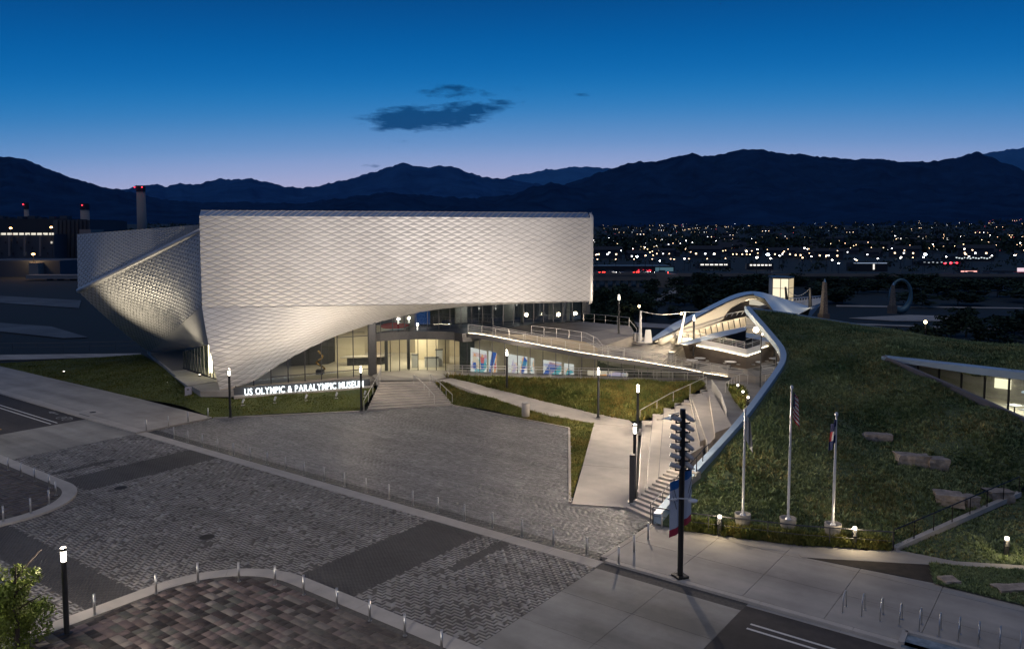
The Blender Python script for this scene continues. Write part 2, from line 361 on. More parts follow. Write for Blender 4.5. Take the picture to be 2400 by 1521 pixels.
street = thing('street_paving', None, None); street['kind'] = 'structure'
base = MB(); base.prism([ST(-62, -30)[:2], ST(14, -30)[:2], ST(14, .1)[:2], ST(-62, .1)[:2]], -.30, -.012)
obj('paving_bed', base, M['grout'], street)
def pick_blocks(quads, tones, hs, name, mats, parent, n_single=300, key=None, th=.05, label=None):
    """the n blocks that show largest become single parts, the rest one part of kind stuff"""
    q = np.asarray(quads); cen = q.mean(1); d = np.hypot(cen[:, 0], cen[:, 1]) if key is None else key(cen)
    order = np.argsort(d); one = order[:n_single]; rest = order[n_single:]
    tones = np.asarray(tones); hs = np.asarray(hs)
    for i in one: obj_mesh(name, tone_mesh(name, q[i:i + 1], tones[i:i + 1], hs[i:i + 1], mats, th), parent)
    if len(rest): obj_mesh(name + '_field', tone_mesh(name + '_field', q[rest], tones[rest], hs[rest], mats, th), parent, 'stuff')
def obj_mesh(name, me, parent, kind=None):
    o = bpy.data.objects.new(name, me); COL.objects.link(o)
    if parent is not None: o.parent = parent
    if kind: o['kind'] = kind
    PLACE[o.name] = (0, 0, 0); return o
CURV_R, CURV_L = (-10.45, -15.85), (-35.5, -15.85)       # corner centres of the two bays, radius 5.15 to the kerb line
def in_street(s, t):
    if not (-45.3 < s < .42 and -27 < t < -.92): return False
    if t < -10.68:
        if s > -15.6 or s < -30.4:
            for c, sg in ((CURV_R, -1), (CURV_L, 1)):
                ds, dt = s - c[0], t - c[1]
                if ds * sg > 0 and dt > 0 and math.hypot(ds, dt) < 5.2: return False
                if ds * sg > 0 and dt > 0 and t < -10.68: return True
            return False
    return True
BANDS = [(-11.0, -7.1, -10.7, -.92), (-37.0, -33.1, -10.7, -.92), (-30.4, -15.6, -18.8, -16.45), (-5.72, -5.0, -5.55, -.92), (-39.3, -38.6, -10.4, -5.9)]
def in_band(s, t): return any(a < s < b and c < t < d for a, b, c, d in BANDS)
w = .105; quads = []; tones = []; hs = []; lightc = np.array((.34, .33, .315)); darkc = np.array((.112, .102, .098))
for k in range(-300, 10):
    for mm in range(-90, 90):
        c = k + 2 * mm
        for vert in (0, 1):
            if not vert: cx, cy, lx, ly = (k + 6 * mm) + 1.5, k + .5, 3, 1
            else: cx, cy, lx, ly = (k + 6 * mm) + 3.5, k - .5, 1, 3          # the upright brick that follows on
            s, t = cx * w, -(cy * w) - 28
            if not (-46 < s < 1 and -27 < t < 0): continue
            if not in_street(s, t) or in_band(s, t): continue
            g_ = .0025; a, b_ = lx * w / 2 - g_, ly * w / 2 - g_
            quads.append([ST(s - a, t - b_)[:2], ST(s + a, t - b_)[:2], ST(s + a, t + b_)[:2], ST(s - a, t + b_)[:2]])
            lt = (c % 2 == 0)
            if R.random() < .11: lt = not lt
            v = (lightc if lt else darkc) * R.uniform(.85, 1.15) * np.array((R.uniform(.97, 1.05), 1, R.uniform(.93, 1.03)))
            tones.append(v); hs.append(R.uniform(-.002, .002))
N_HB = len(quads)
pick_blocks(quads, tones, hs, 'brick', M['brick'], street)
# the smooth dark crossings between the herringbone fields, small dark setts
quads = []; tones = []; hs = []
for a, b, c, d in BANDS:
    t = c; r_ = 0
    while t < d - .02:
        s = a - (.15 if r_ % 2 else 0)
        while s < b:
            s0, s1 = max(a, s) + .004, min(b, s + .30) - .004
            if s1 - s0 > .03 and in_street((s0 + s1) / 2, t + .05):
                quads.append(st_rect(s0, s1, t + .003, min(d, t + .1) - .003)); v = R.uniform(.070, .086); tones.append((v * 1.06, v, v * .97)); hs.append(R.uniform(-.002, .002))
            s += .30
        t += .10; r_ += 1
obj_mesh('crossing_setts', tone_mesh('crossing_setts', quads, tones, hs, M['brick']), street, 'stuff')

# plaza of thin dark planks in running bond
plaza = thing('plaza_paving', None, None); plaza['kind'] = 'structure'
PLZ = [(-45.2, .02), (-45.25, 6.4), (-36.4, 17.3), (-31.2, 24.2), (-16.7, 23.3), (-5.95, 6.7), (-1.9, 7.75), (-.3, 7.2), (-.05, .02)]
def inpoly(x, y, P_):
    c = False; n = len(P_)
    for i in range(n):
        x1, y1 = P_[i]; x2, y2 = P_[(i + 1) % n]
        if (y1 > y) != (y2 > y) and x < (x2 - x1) * (y - y1) / (y2 - y1) + x1: c = not c
    return c
obj('paving_bed', MB().prism([ST(*p)[:2] for p in PLZ], -.3, -.012), M['grout'], plaza)
quads = []; tones = []; hs = []
lx, ly = .44, .145; t = .02; r_ = 0
while t < 24.3:
    s = -45.3 + R.random() * lx
    while s < 0:
        if inpoly(s + lx / 2, t + ly / 2, PLZ):
            quads.append(st_rect(s + .004, s + lx - .004, t + .004, t + ly - .004))
            v = R.choice((.16, .195, .22, .27)) * R.uniform(.9, 1.1) if t > .85 else R.uniform(.05, .06)
            tones.append((v * 1.0, v * .985, v)); hs.append(R.uniform(-.003, .003))
        s += lx
    t += ly; r_ += 1
M['plank'] = mat('plank_paver', (1, 1, 1), .48, 0, .10, 3, attr='tone', stain=.30)
pick_blocks(quads, tones, hs, 'paver', M['plank'], plaza)

# corner terraces of big slabs behind the rounded kerbs
def slab_bay(name, cs, sg, s_far):
    bay = thing(name, None, None); bay['kind'] = 'structure'
    poly = []
    for k in range(13):
        a = PI / 2 * k / 12; poly.append((cs[0] + sg * 4.25 * math.sin(a), cs[1] + 4.25 * math.cos(a)))
    poly += [(cs[0] + sg * 4.25, -30), (s_far, -30), (s_far, cs[1] + 4.25)]
    obj('paving_bed', MB().prism([ST(*p)[:2] for p in poly], -.3, .105), M['grout'], bay)
    q = []; tn = []; hh = []; t = -30.0; pal = [(.17, .13, .118), (.055, .040, .037), (.24, .21, .185), (.036, .030, .028), (.12, .118, .10), (.20, .15, .14)]
    lo, hi = min(p[0] for p in poly), max(p[0] for p in poly)
    while t < -11.6:
        s = lo + R.random() * .4
        while s < hi:
            L_ = R.choice((.42, .42, .42, .84)); mids = (s + L_ / 2, t + .21)
            ok = all(inpoly(a, b, poly) for a, b in ((s + .03, t + .03), (s + L_ - .03, t + .03), (s + .03, t + .39), (s + L_ - .03, t + .39)))
            rim = not all(inpoly(a, b, [(cs[0] + (p[0] - cs[0]) * .9 if abs(p[0] - s_far) > 1 else p[0], cs[1] + (p[1] - cs[1]) * .9 if p[1] > cs[1] else p[1]) for p in poly]) for a, b in (mids,))
            if ok:
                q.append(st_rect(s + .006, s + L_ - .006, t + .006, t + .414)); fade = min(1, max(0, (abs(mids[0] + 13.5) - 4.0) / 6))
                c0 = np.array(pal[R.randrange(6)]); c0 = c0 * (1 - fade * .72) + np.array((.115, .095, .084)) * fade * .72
                if rim: c0 = np.array((.05, .038, .034))
                tn.append(c0 * R.uniform(.9, 1.1)); hh.append(.115 + R.uniform(-.003, .003))
            s += L_
        t += .42
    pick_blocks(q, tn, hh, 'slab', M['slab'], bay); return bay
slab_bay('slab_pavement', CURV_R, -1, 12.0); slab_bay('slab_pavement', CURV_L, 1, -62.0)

# kerb bands
def band(name, line, wd, z0, z1, m, joint=3.0):
    """concrete band along plan points, cast in lengths with open joints"""
    o = thing(name, None, None); o['kind'] = 'structure'
    pts = [np.array(p[:2]) for p in line]; L_ = [0]
    for a, b in zip(pts, pts[1:]): L_.append(L_[-1] + np.linalg.norm(b - a))
    n = max(1, round(L_[-1] / joint))
    def at(d):
        i = min(max(np.searchsorted(L_, d) - 1, 0), len(pts) - 2); u = (d - L_[i]) / (L_[i + 1] - L_[i]); dr = (pts[i + 1] - pts[i]) / (L_[i + 1] - L_[i])
        return pts[i] * (1 - u) + pts[i + 1] * u, np.array([-dr[1], dr[0]])
    for k in range(n):
        d0, d1 = L_[-1] * k / n + .008, L_[-1] * (k + 1) / n - .008; ds = [d0] + [d for d in L_ if d0 + .02 < d < d1 - .02] + [d1]
        A = []; B = []
        for d in ds: p, nn = at(d); A.append(p); B.append(p + nn * wd)
        obj('kerbstone', MB().prism([tuple(p) for p in A] + [tuple(p) for p in B[::-1]], z0, z1), m, o)
    return o
band('plaza_kerb', [ST(-45.3, -.9), ST(.4, -.9)], .9, -.3, .012, M['conc2'])
def corner(cs, sg, r):
    pts = [(cs[0] + sg * r * math.sin(PI / 2 * k / 14), cs[1] + r * math.cos(PI / 2 * k / 14)) for k in range(15)]
    return pts
cr_ = [ST(12, -10.72), ST(.5, -10.72)] + [ST(*p) for p in corner(CURV_R, -1, 5.13)] + [ST(-15.58, -30)]
band('bay_kerb', cr_, .88, -.3, .118, M['conc2'])
cl_ = [ST(-30.37, -30)] + [ST(*p) for p in corner(CURV_L, 1, 5.13)[::-1]] + [ST(-62, -10.72)]
band('bay_kerb', cl_, .88, -.3, .118, M['conc2'])

# concrete carriageway either side, asphalt beyond
def slabs(name, s0, s1, t0, t1, nx, ny, z, m):
    o = thing(name, None, None); o['kind'] = 'structure'
    for i in range(nx):
        for j in range(ny):
            a, b = s0 + (s1 - s0) * i / nx, s0 + (s1 - s0) * (i + 1) / nx; c, d = t0 + (t1 - t0) * j / ny, t0 + (t1 - t0) * (j + 1) / ny
            obj('slab', MB().prism(st_rect(a + .01, b - .01, c + .01, d - .01), -.3, z), m, o)
    return o
slabs('concrete_roadway', .46, 8.1, -10.72, -.9, 2, 3, .0, M['concs'])
slabs('concrete_roadway', -54.4, -45.34, -10.72, -.9, 2, 3, .0, M['concs'])
road = thing('road', None, None); road['kind'] = 'structure'
obj('asphalt', MB().prism(st_rect(8.12, 90, -10.7, -.32), -.3, -.004), M['asph'], road)
obj('asphalt', MB().prism(st_rect(-140, -54.42, -10.7, -.9), -.3, -.004), M['asph'], road)
for tt in (-1.95, -2.42): obj('lane_line', MB().prism(st_rect(8.9, 40, tt, tt + .13), -.002, .004), M['paint'], road)
for tt in (-3.2, -3.75): obj('lane_line', MB().prism(st_rect(-100, -55.0, tt, tt + .13), -.002, .004), M['paint'], road)
for tt in (-7.3, -7.7): obj('centre_line', MB().prism(st_rect(-100, -56.3, tt, tt + .14), -.002, .004), M['yellow'], road)
ar = MB(); ar.prism([ST(*p)[:2] for p in ((-58.6, -1.42), (-59.7, -1.42), (-59.7, -1.2), (-60.6, -1.5), (-59.7, -1.8), (-59.7, -1.58), (-58.6, -1.58))], -.002, .004); obj('lane_arrow', ar, M['worn'], road)
bk = MB()
for cs in (-56.9, -55.7):
    pts = [ST(cs + .42 * math.cos(a), -1.95 + .42 * math.sin(a), .002) for a in np.linspace(0, 2 * PI, 17)]
    for a, b in zip(pts, pts[1:]): bk.bar(a, b, .1, .006)
for a, b in (((-56.9, -1.95), (-56.5, -1.35)), ((-56.5, -1.35), (-55.9, -1.4)), ((-55.9, -1.4), (-56.3, -1.95)), ((-56.3, -1.95), (-56.9, -1.95)), ((-55.9, -1.4), (-55.7, -1.95))): bk.bar(ST(*a, .002), ST(*b, .002), .1, .006)
obj('bicycle_marking', bk, M['worn'], road)

# left and right pavements behind the kerb
def pavement(name, poly, z, m, kerb=None, grid=None):
    o = thing(name, None, None); o['kind'] = 'structure'; obj('slab', MB().prism([p[:2] for p in poly], -.3, z), m, o); return o
lw_ = pavement('pavement', [ST(-45.32, 0), ST(-45.34, 6.38), P(330, 935, .1), P(150, 893, .1), P(0, 858, .1), P(-260, 800, .1), ST(-140, 0)], .10, M['conc'])
# right pavement: flags with open joints, cut along the kerb
rp_ = thing('pavement', None, None); rp_['kind'] = 'structure'
def clip(poly, a, b):
    """keep the part of a plan polygon left of a->b"""
    out = []; f = lambda p: (b[0] - a[0]) * (p[1] - a[1]) - (b[1] - a[1]) * (p[0] - a[0])
    for i in range(len(poly)):
        p, q = poly[i], poly[(i + 1) % len(poly)]; fp, fq = f(p), f(q)
        if fp >= 0: out.append(p)
        if fp * fq < 0: u = fp / (fp - fq); out.append((p[0] + (q[0] - p[0]) * u, p[1] + (q[1] - p[1]) * u))
    return out
for i in range(-1, 11):
    for j, (t0, t1) in enumerate(((.32, 3.3), (3.3, 6.4), (6.4, 9.6), (9.6, 19))):
        s0, s1 = i * 3.7 + .3, (i + 1) * 3.7 + .3; q = [(s0 + .012, t0 + .012), (s1 - .012, t0 + .012), (s1 - .012, t1 - .012), (s0 + .012, t1 - .012)]
        if s0 < 0: q = clip(q, (-.02, 4.9), (0, 0))
        if len(q) >= 3: q = clip(q, (40, 13.9), (9.4, 9.3))         # planting boundary behind
        if len(q) >= 3 and s1 > -2: obj('slab', MB().prism([ST(*p)[:2] for p in q], -.3, .10), M['conc'], rp_)
band('street_kerb', [ST(0.46, -.05), ST(90, -.05)], .33, -.3, .115, M['conc2'], 4)
band('street_gutter', [ST(8.12, -.33), ST(90, -.33)], .26, -.3, .004, M['conc'], 4)
band('street_kerb', [ST(-140, -.88), ST(-45.34, -.88)], .86, -.3, .115, M['conc2'], 4)
# ================================================================ MUSEUM
F0 = np.array(DY(467, 492, 80)); F1 = np.array(DY(1383, 497, 88.4)); FZ0, FZ1 = 9.66, 18.95
fd = (F1 - F0); fd[2] = 0; FL = np.linalg.norm(fd); fd /= FL; fn = np.array([fd[1], -fd[0], 0.])     # fn points to the street
GA = np.array(P(515, 912, 1.5)); GB = np.array(P(1363, 752, 6.2)); GP = np.array((*P(865, 877, 1.7)[:2], 0))
museum = thing('museum', 'angular museum clad in folded diamond aluminium panels above a glazed ground floor', 'museum', (F0[0], F0[1], 0))

def skin(S, nu, nv, fold, gap=.035, sel=None):
    """diamond shingles on a surface S(u, v), u in 0..nu, v in 0..nv; each diamond is folded along its level diagonal"""
    out = []
    for half in (0, 1):
        for i in range(-1, nu + 1):
            for j in range(-1, nv + 1):
                cu, cv = i + .5 * half, j + .5 * half
                pts = []
                for du, dv, o in ((-.5, 0, 1), (0, -.5, 0), (.5, 0, 1), (0, .5, 0)):
                    u, v = cu + du * (1 - gap), cv + dv * (1 - gap)
                    pts.append((min(max(u, 0), nu), min(max(v, 0), nv), o))
                if len({(round(a, 3), round(b, 3)) for a, b, _ in pts}) < 3: continue
                if max(p[0] for p in pts) - min(p[0] for p in pts) < .05 or max(p[1] for p in pts) - min(p[1] for p in pts) < .05: continue
                fo = fold(cu / nu, cv / nv) if callable(fold) else fold; wob = R.uniform(-.014, .014)
                ps = []
                for u, v, o in pts:
                    p = S(u / nu, v / nv); e = 1e-3
                    n = np.cross(S(min(1, u / nu + e), v / nv) - S(max(0, u / nu - e), v / nv), S(u / nu, min(1, v / nv + e)) - S(u / nu, max(0, v / nv - e)))
                    n = n / (np.linalg.norm(n) + 1e-9); ps.append(p + n * ((fo + wob) if o else 0.0))
                out.append((cu, cv, ps))
    return out
def diamond(mb, ps):
    L_, B, Rr, T = ps; mb.add([L_, B, Rr, T], [(0, 1, 2), (0, 2, 3)])
def backing(S, off, nu=24, nv=10):
    b = MB(); rows = []
    for i in range(nu + 1):
        r = []
        for j in range(nv + 1):
            u, v = i / nu, j / nv; e = 2e-3
            n = np.cross(S(min(1, u + e), v) - S(max(0, u - e), v), S(u, min(1, v + e)) - S(u, max(0, v - e))); n = n / (np.linalg.norm(n) + 1e-9)
            r.append(tuple(S(u, v) - n * off))
        rows.append(r)
    return b.grid(rows)
# street facade: panels get narrower towards the right and the fold flattens out
def ease(u): return u * (1.16 - .16 * u)
def S_front(u, v): return np.array(F0) * [1, 1, 0] + fd * FL * ease(u) + np.array([0, 0, FZ0 + (FZ1 - FZ0) * v])
fr = skin(S_front, 30, 16, lambda u, v: .12 * (1 - 1.12 * u ** .8), .045)
fr.sort(key=lambda q: q[0]); one, rest = fr[:300], fr[300:]
for _, _, ps in one: mb = MB(); diamond(mb, ps); obj('panel', mb, M['alu'], museum)
mb = MB()
for _, _, ps in rest: diamond(mb, ps)
obj('panel_field', mb, M['alu'], museum, kind='stuff')
obj('cladding_backing', backing(S_front, .05, 30, 2), M['alu_back'], museum)
# roof edge, rounded back from the facade, and the rounded right end
top = []
for k in range(7):
    a = PI / 2 * k / 6; off = 1.0 * k / 6; zz = FZ1 + .60 * math.sin(a * .5 + .0) * 1.42
    row = []
    for u in np.linspace(0, 1, 41): p = F0 * [1, 1, 0] + fd * (FL * u + (.9 * (1 - math.cos(a)) * 0)) - fn * off; row.append((p[0], p[1], zz))
    top.append(row)
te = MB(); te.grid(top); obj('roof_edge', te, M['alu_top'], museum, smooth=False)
fe = MB()
for k in range(60):                                          # standing seams of the roof edge
    u = k / 60 + .008; a = F0 * [1, 1, 0] + fd * FL * u; b = F0 * [1, 1, 0] + fd * (FL * u + .8) - fn * .85
    fe.bar((a[0], a[1], FZ1 + .06), (b[0], b[1], FZ1 + .63), .05, .05)
obj('roof_seam', fe, M['alu'], museum)
en = MB(); rows = []
for k in range(9):
    a = PI / 2 * k / 8; row = []
    for v in np.linspace(0, 1, 12):
        p = F0 * [1, 1, 0] + fd * (FL + .55 * math.sin(a)) - fn * (.55 * (1 - math.cos(a)) + (8 if k == 8 else 0)); row.append((p[0], p[1], FZ0 + .35 * (1 - v) * 0 + (FZ1 + .45 * (1 if v == 1 else 1) * 0 - FZ0) * v))
    rows.append(row)
en.grid(rows); obj('end_wall', en, M['alu'], museum, smooth=True)
def corner_cap(z, dz):
    b = MB(); rows = []
    for k in range(7):
        a = PI / 2 * k / 6; r = []
        for j in range(5):
            e = PI / 2 * j / 4; out = .55 * math.sin(a) * math.cos(e); back = .55 * (1 - math.cos(a) * math.cos(e)); p = F0 * [1, 1, 0] + fd * (FL + out) - fn * back; r.append((p[0], p[1], z + dz * math.sin(e)))
        rows.append(r)
    return b.grid(rows)
obj('end_cap', corner_cap(FZ1, .6), M['alu'], museum, smooth=True); obj('end_cap', corner_cap(FZ0, -.45), M['alu'], museum, smooth=True)
rb = [F0 - fn * .9, F1 - fn * .9, F1 - fn * 16, F0 - fn * 5]
obj('roof', MB().prism([tuple(p[:2]) for p in rb], 17.5, FZ1 + .615), M['roofm'], museum)
# soffit wedge: from the lower edge of the facade down to the glass line and the tip on the ground
LOW = [(515, 912), (585, 900), (652, 855), (683, 837), (715, 820), (746, 805), (776, 791), (836, 770), (865, 760), (895, 752), (922, 745), (952, 738), (1004, 727), (1092, 717), (1208, 710.5), (1363, 706.5), (1376, 706)]
lowp = [np.array(VP(x, y, GA, GB)) for x, y in LOW]
lx = np.array([(p[0] - lowp[0][0]) / (lowp[-1][0] - lowp[0][0]) for p in lowp]); lp = np.array(lowp)
def low_at(u): return np.array([np.interp(u, lx, lp[:, k]) for k in range(3)])
def sm_low(u): return (low_at(max(0, u - .02)) + low_at(u) * 2 + low_at(min(1, u + .02))) / 4 if .02 < u < .98 else low_at(u)
def S_wedge(u, v):
    A = F0 * [1, 1, 0] + fd * FL * ease(u) + np.array([0, 0, FZ0 - .04]); B = sm_low(ease(u)); s = 1 - v
    p = A * (1 - s) + B * s
    hgt = max(0, A[2] - B[2]); bulge = math.sin(PI * s) * .10 * hgt * max(0, 1 - 2.2 * u)      # the big left cone swells a little
    return p + fn * bulge + np.array([0, 0, -.35 * math.sin(PI * s) * min(1, u * 3) * (1 - u)])
mb = MB()
for _, _, ps in skin(S_wedge, 30, 15, .035, .05): diamond(mb, ps)
obj('soffit_cladding', mb, M['alu'], museum, kind='stuff'); obj('cladding_backing', backing(S_wedge, .05, 40, 14), M['alu_back'], museum)
# left wing: dim upper face, lit lower face, underside
V1 = np.array(DY(181, 549, 100)); V2 = np.array(DY(183, 682, 100)); V3 = np.array(DY(468, 533, 84.5)); V4 = np.array(DY(470, 541, 84)); VK = np.array(P(350, 826, 1.1)); VF = np.array(DY(474, 716, 81.5)); VK2 = np.array(P(430, 818, 2.6))
VE = np.array(DY(506, 806, 82.0))
def bil(a, b, c, d):
    """a bottom-left, b bottom-right, c top-right, d top-left"""
    return lambda u, v: (a * (1 - u) + b * u) * (1 - v) + (d * (1 - u) + c * u) * v
S1 = bil(V2, V4, V3 + [0, 0, .25], V1); S2b = bil(VK, VF, V4, V2)
def S2(u, v):
    nn = np.cross(V4 - V2, VK - V2); nn /= np.linalg.norm(nn); nn = -nn if nn[1] > 0 else nn
    return S2b(u, v) + nn * (.22 * math.sin(PI * v) * (1 - u))
for nm, S_, nu, nv, fo in (('upper_wing', S1, 26, 11, .05), ('lower_wing', S2, 26, 17, .06)):
    mb = MB()
    for _, _, ps in skin(S_, nu, nv, fo, .05): diamond(mb, ps)
    obj(nm + '_cladding', mb, M['alu'], museum, kind='stuff'); obj('cladding_backing', backing(S_, .06, 10, 10), M['alu_back'], museum)
rd = MB(); rd.tube([tuple(V2 + (V4 - V2) * k / 12 + np.array([0, .1, 0])) for k in range(13)], .30, 10); obj('ridge_cap', rd, M['alu'], museum, smooth=True)
S3 = bil(VK, VE, VF, VK * .42 + VF * .58); us = MB(); us.grid([[tuple((VK * (1 - u) + VF * u) * (1 - v) + (VK2 * (1 - u) + VE * u) * v) for v in np.linspace(0, 1, 7)] for u in np.linspace(0, 1, 13)])
obj('wing_soffit', us, M['alu'], museum)
wr = MB(); wr.add([tuple(p) for p in (V1, V3 + [0, 0, .25], V3 + [8, 22, .2], V1 + [14, 30, .3])], [(0, 1, 2, 3)]); obj('wing_roof', wr, M['roofm'], museum)
wb = MB(); wb.add([tuple(p) for p in (V1, V2, VK, VK + [6, 14, 0], V1 + [14, 30, 0])], [(0, 1, 2, 3, 4)]); obj('wing_end', wb, M['alu'], museum)
# left side glazing under the wing
SGA = np.array(P(431, 862, 1.5)); SGB = np.array(P(508, 888, 1.5))
for k in range(11):
    u0, u1 = k / 11, (k + 1) / 11; a = SGA * (1 - u0) + SGB * u0; b = SGA * (1 - u1) + SGB * u1
    zt = lambda u: (np.array(VP(427, 826, SGA, SGB))[2] * (1 - u) + np.array(VP(505, 806, SGA, SGB))[2] * u) + .12
    obj('pane', MB().add([(a[0], a[1], 1.5), (b[0], b[1], 1.5), (b[0], b[1], zt(u1)), (a[0], a[1], zt(u0))], [(0, 1, 2, 3)]), M['glass'], museum)
    obj('mullion', MB().bar((a[0], a[1], 1.4), (a[0], a[1], zt(u0)), .09, .12), M['steel_d'], museum)
sd = np.array([-(SGB - SGA)[1], (SGB - SGA)[0], 0]); sd /= np.linalg.norm(sd); sd = sd if sd[0] > 0 else -sd
obj('side_hall_wall', MB().bar(tuple(SGA + sd * 2.2 + [0, 0, 2]), tuple(SGB + sd * 2.2 + [0, 0, 2]), .2, 5), mat('side_hall_lining', (.30, .36, .22), .7), museum)
obj('base_kerb', MB().bar(tuple(SGA - [0, 0, .15]), tuple(SGB - [0, 0, .15]), .3, .4), M['black'], museum)
for u in (.62, .86): p = SGA * (1 - u) + SGB * u + sd * .8; obj('light_fin', MB().box((p[0], p[1], 3.2), (.28, .28, 3.2)), M['led'], museum)

# ground floor glazing of the lobby
ENT = [tuple(GA[:2] + (GP[:2] - GA[:2]) * .1), tuple(GP[:2])]
def glaze(name_parent, A, B, n, z0, zt, gm, mull=True, trans=(), w=.09, skip_first=False):
    A = np.array(A[:2]); B = np.array(B[:2])
    for k in range(n):
        u0, u1 = k / n, (k + 1) / n; a = A * (1 - u0) + B * u0; b = A * (1 - u1) + B * u1
        za = zt(u0) if callable(zt) else zt; zb = zt(u1) if callable(zt) else zt; q0 = z0(u0) if callable(z0) else z0; q1 = z0(u1) if callable(z0) else z0
        obj('pane', MB().add([(*a, q0), (*b, q1), (*b, zb), (*a, za)], [(0, 1, 2, 3)]), gm, name_parent)
        if mull and not (skip_first and k == 0): obj('mullion', MB().bar((*a, q0), (*a, za), w, w * 1.4), M['steel_d'], name_parent)
        for zt_ in trans:
            if zt_ < min(za, zb): obj('transom', MB().bar((*a, zt_), (*b, zt_), .06, .08), M['steel_d'], name_parent)
    if mull: obj('mullion', MB().bar((*B, z0(1) if callable(z0) else z0), (*B, zt(1) if callable(zt) else zt), w, w * 1.4), M['steel_d'], name_parent)
def wedge_h(A, B):
    def f(u):
        x = A[0] * (1 - u) + B[0] * u; return float(np.interp(x, lp[:, 0], lp[:, 2])) + .10
    return f
glaze(museum, ENT[0], ENT[1], 8, 1.55, wedge_h(ENT[0], ENT[1]), M['glass'], trans=(2.3, 6.0))
E1_, E2_, E3_ = P(893, 873, 1.7), P(980, 867.5, 1.7), P(1066, 870, 1.7)
LOBZ = 5.25
epts = [np.array(GP[:2])] + [np.array(p[:2]) for p in (E1_, E2_, E3_)]
ecur = [epts[1] * (1 - u) ** 2 + (2 * epts[2] - .5 * (epts[1] + epts[3])) * 2 * u * (1 - u) + epts[3] * u * u for u in np.linspace(0, 1, 9)]
for k in range(8):
    glaze(museum, ecur[k], ecur[k + 1], 1, 1.7, LOBZ, M['glass'], w=.07)
obj('column', MB().prism([tuple(epts[0] + d) for d in np.array([(-.1, 0), (.75, .2), (.75, .8), (-.1, .8)])], 1.5, 9.3), M['steel_d'], museum)
for (x, y) in ((905, 872), (957, 868)): p = P(x, y - 3, 1.7); obj('door_frame', MB().box((p[0], p[1] + .3, 3.4), (.34, .3, 3.6)), M['steel_d'], museum)
# gallery glazing right of the entrance, its top follows the ramp
GL0, GL1 = np.array(P(1066, 872, 1.7)), np.array(P(1645, 889, 1.7))
RO = [(1097, 783), (1135, 787), (1216, 802), (1297, 817), (1363, 829), (1418, 837), (1500, 849), (1600, 866), (1650, 876), (1712, 886), (1740, 890)]
RA, RB = np.array(P(1097, 783, 6.15)), np.array(P(1740, 890, 2.0))
rout = [np.array(VP(x, y, RA, RB)) for x, y in RO]; rx = np.array([p[0] for p in rout]); rz = np.array([p[2] for p in rout])
def ramp_z(x): return float(np.interp(x, rx, rz))
def gal_top(u):
    x = GL0[0] * (1 - u) + GL1[0] * u; return max(1.75, ramp_z(x) - .42)
glaze(museum, GL0, GL1, 19, lambda u: min(1.72, gal_top(u) - .05), gal_top, M['glass'], w=.08)
# floor plates
UG0 = np.array([GP[0], GP[1]]); UG1 = np.array([GB[0], GB[1]])
slab = [tuple(epts[0] + [-.05, -.05])] + [tuple(p + [0, -.12]) for p in ecur] + [tuple(GL0[:2] + [0, -.1]), (RA[0] - .6, RA[1] + .1), (RA[0] + .4, RA[1] + .6), tuple(UG1 + [-6, -3]), tuple(UG1 + [0, .6]), tuple(UG0 + [4, 8])]
obj('floor_slab', MB().prism(slab, LOBZ, 6.18), M['steel_d'], museum)
obj('lobby_floor', MB().prism([tuple(GA[:2]), tuple(GP[:2])] + [tuple(p) for p in ecur] + [tuple(GL0[:2]), tuple(GL1[:2]), (GL1[0], GL1[1] + 12), (-12, 108), (-34, 104)], .9, 1.66), M['floor_in'], museum)
# upper floor glazing
def up_top(u):
    x = UG0[0] * (1 - u) + UG1[0] * u; return float(np.interp(x, lp[:, 0], lp[:, 2])) + .12
glaze(museum, UG0, UG1, 20, 6.18, up_top, M['glass_d'], w=.08)
ru = np.array([UG1[0] + 1.5, UG1[1] + 9]); glaze(museum, UG1, ru, 5, 6.18, 9.0, M['glass_d'], w=.08)
obj('column', MB().lathe([(.22, 0), (.22, 3.2)], (*(UG1 + [-1.6, 1.2]), 6.1), 12), M['conc2'], museum)
obj('column', MB().lathe([(.22, 0), (.22, 3.2)], (*(UG1 + [-7.6, -1.5]), 6.1), 12), M['conc2'], museum)
# interior linings
obj('lobby_wall', MB().prism([(-34, 103), (-13.5, 103), (-6, 99), (-6, 99.4), (-13.4, 103.5), (-34, 103.5)], 1.6, LOBZ), M['warm_wall'], museum)
obj('lobby_wall', MB().prism([(-6, 99), (-5.8, 92), (-5.5, 92), (-5.6, 99.4)], 1.6, LOBZ), M['warm_wall'], museum)
for a, b, wd in (((-21.5, 95), (-18.2, 96.5), .4), ((-12.0, 97), (-9.3, 97.5), .4), ((-9.0, 94), (-7.6, 94.4), .5)):
    obj('partition', MB().bar((*a, 3.4), (*b, 3.4), wd, 3.7), M['warm_wall'], museum)
obj('core_wall', MB().prism([(-26, 92), (-22, 93.6), (-21, 100), (-27, 100)], 1.6, 8.5), M['dark_wall'], museum)
gwp = [(GL0[0] * (1 - u) + GL1[0] * u + .4, GL0[1] * (1 - u) + GL1[1] * u + 1.9) for u in np.linspace(0, .96, 14)]; gwz = [max(1.75, ramp_z(x) - .5) for x, y in gwp]
obj('gallery_wall', MB().prism(gwp + [(x, y + .25) for x, y in gwp[::-1]], 1.6, gwz + gwz[::-1]), mat('gallery_lining', (.07, .085, .07), .7, 0, .2, .7), museum)
obj('upper_wall', MB().prism([(UG0[0] + 2, UG0[1] + 12), (UG1[0] + 2, UG1[1] + 9), (UG1[0] + 2, UG1[1] + 9.3), (UG0[0] + 2, UG0[1] + 12.3)], 6.18, 9.4), mat('upper_lining', (.12, .125, .13), .7, 0, .3, .5), museum)
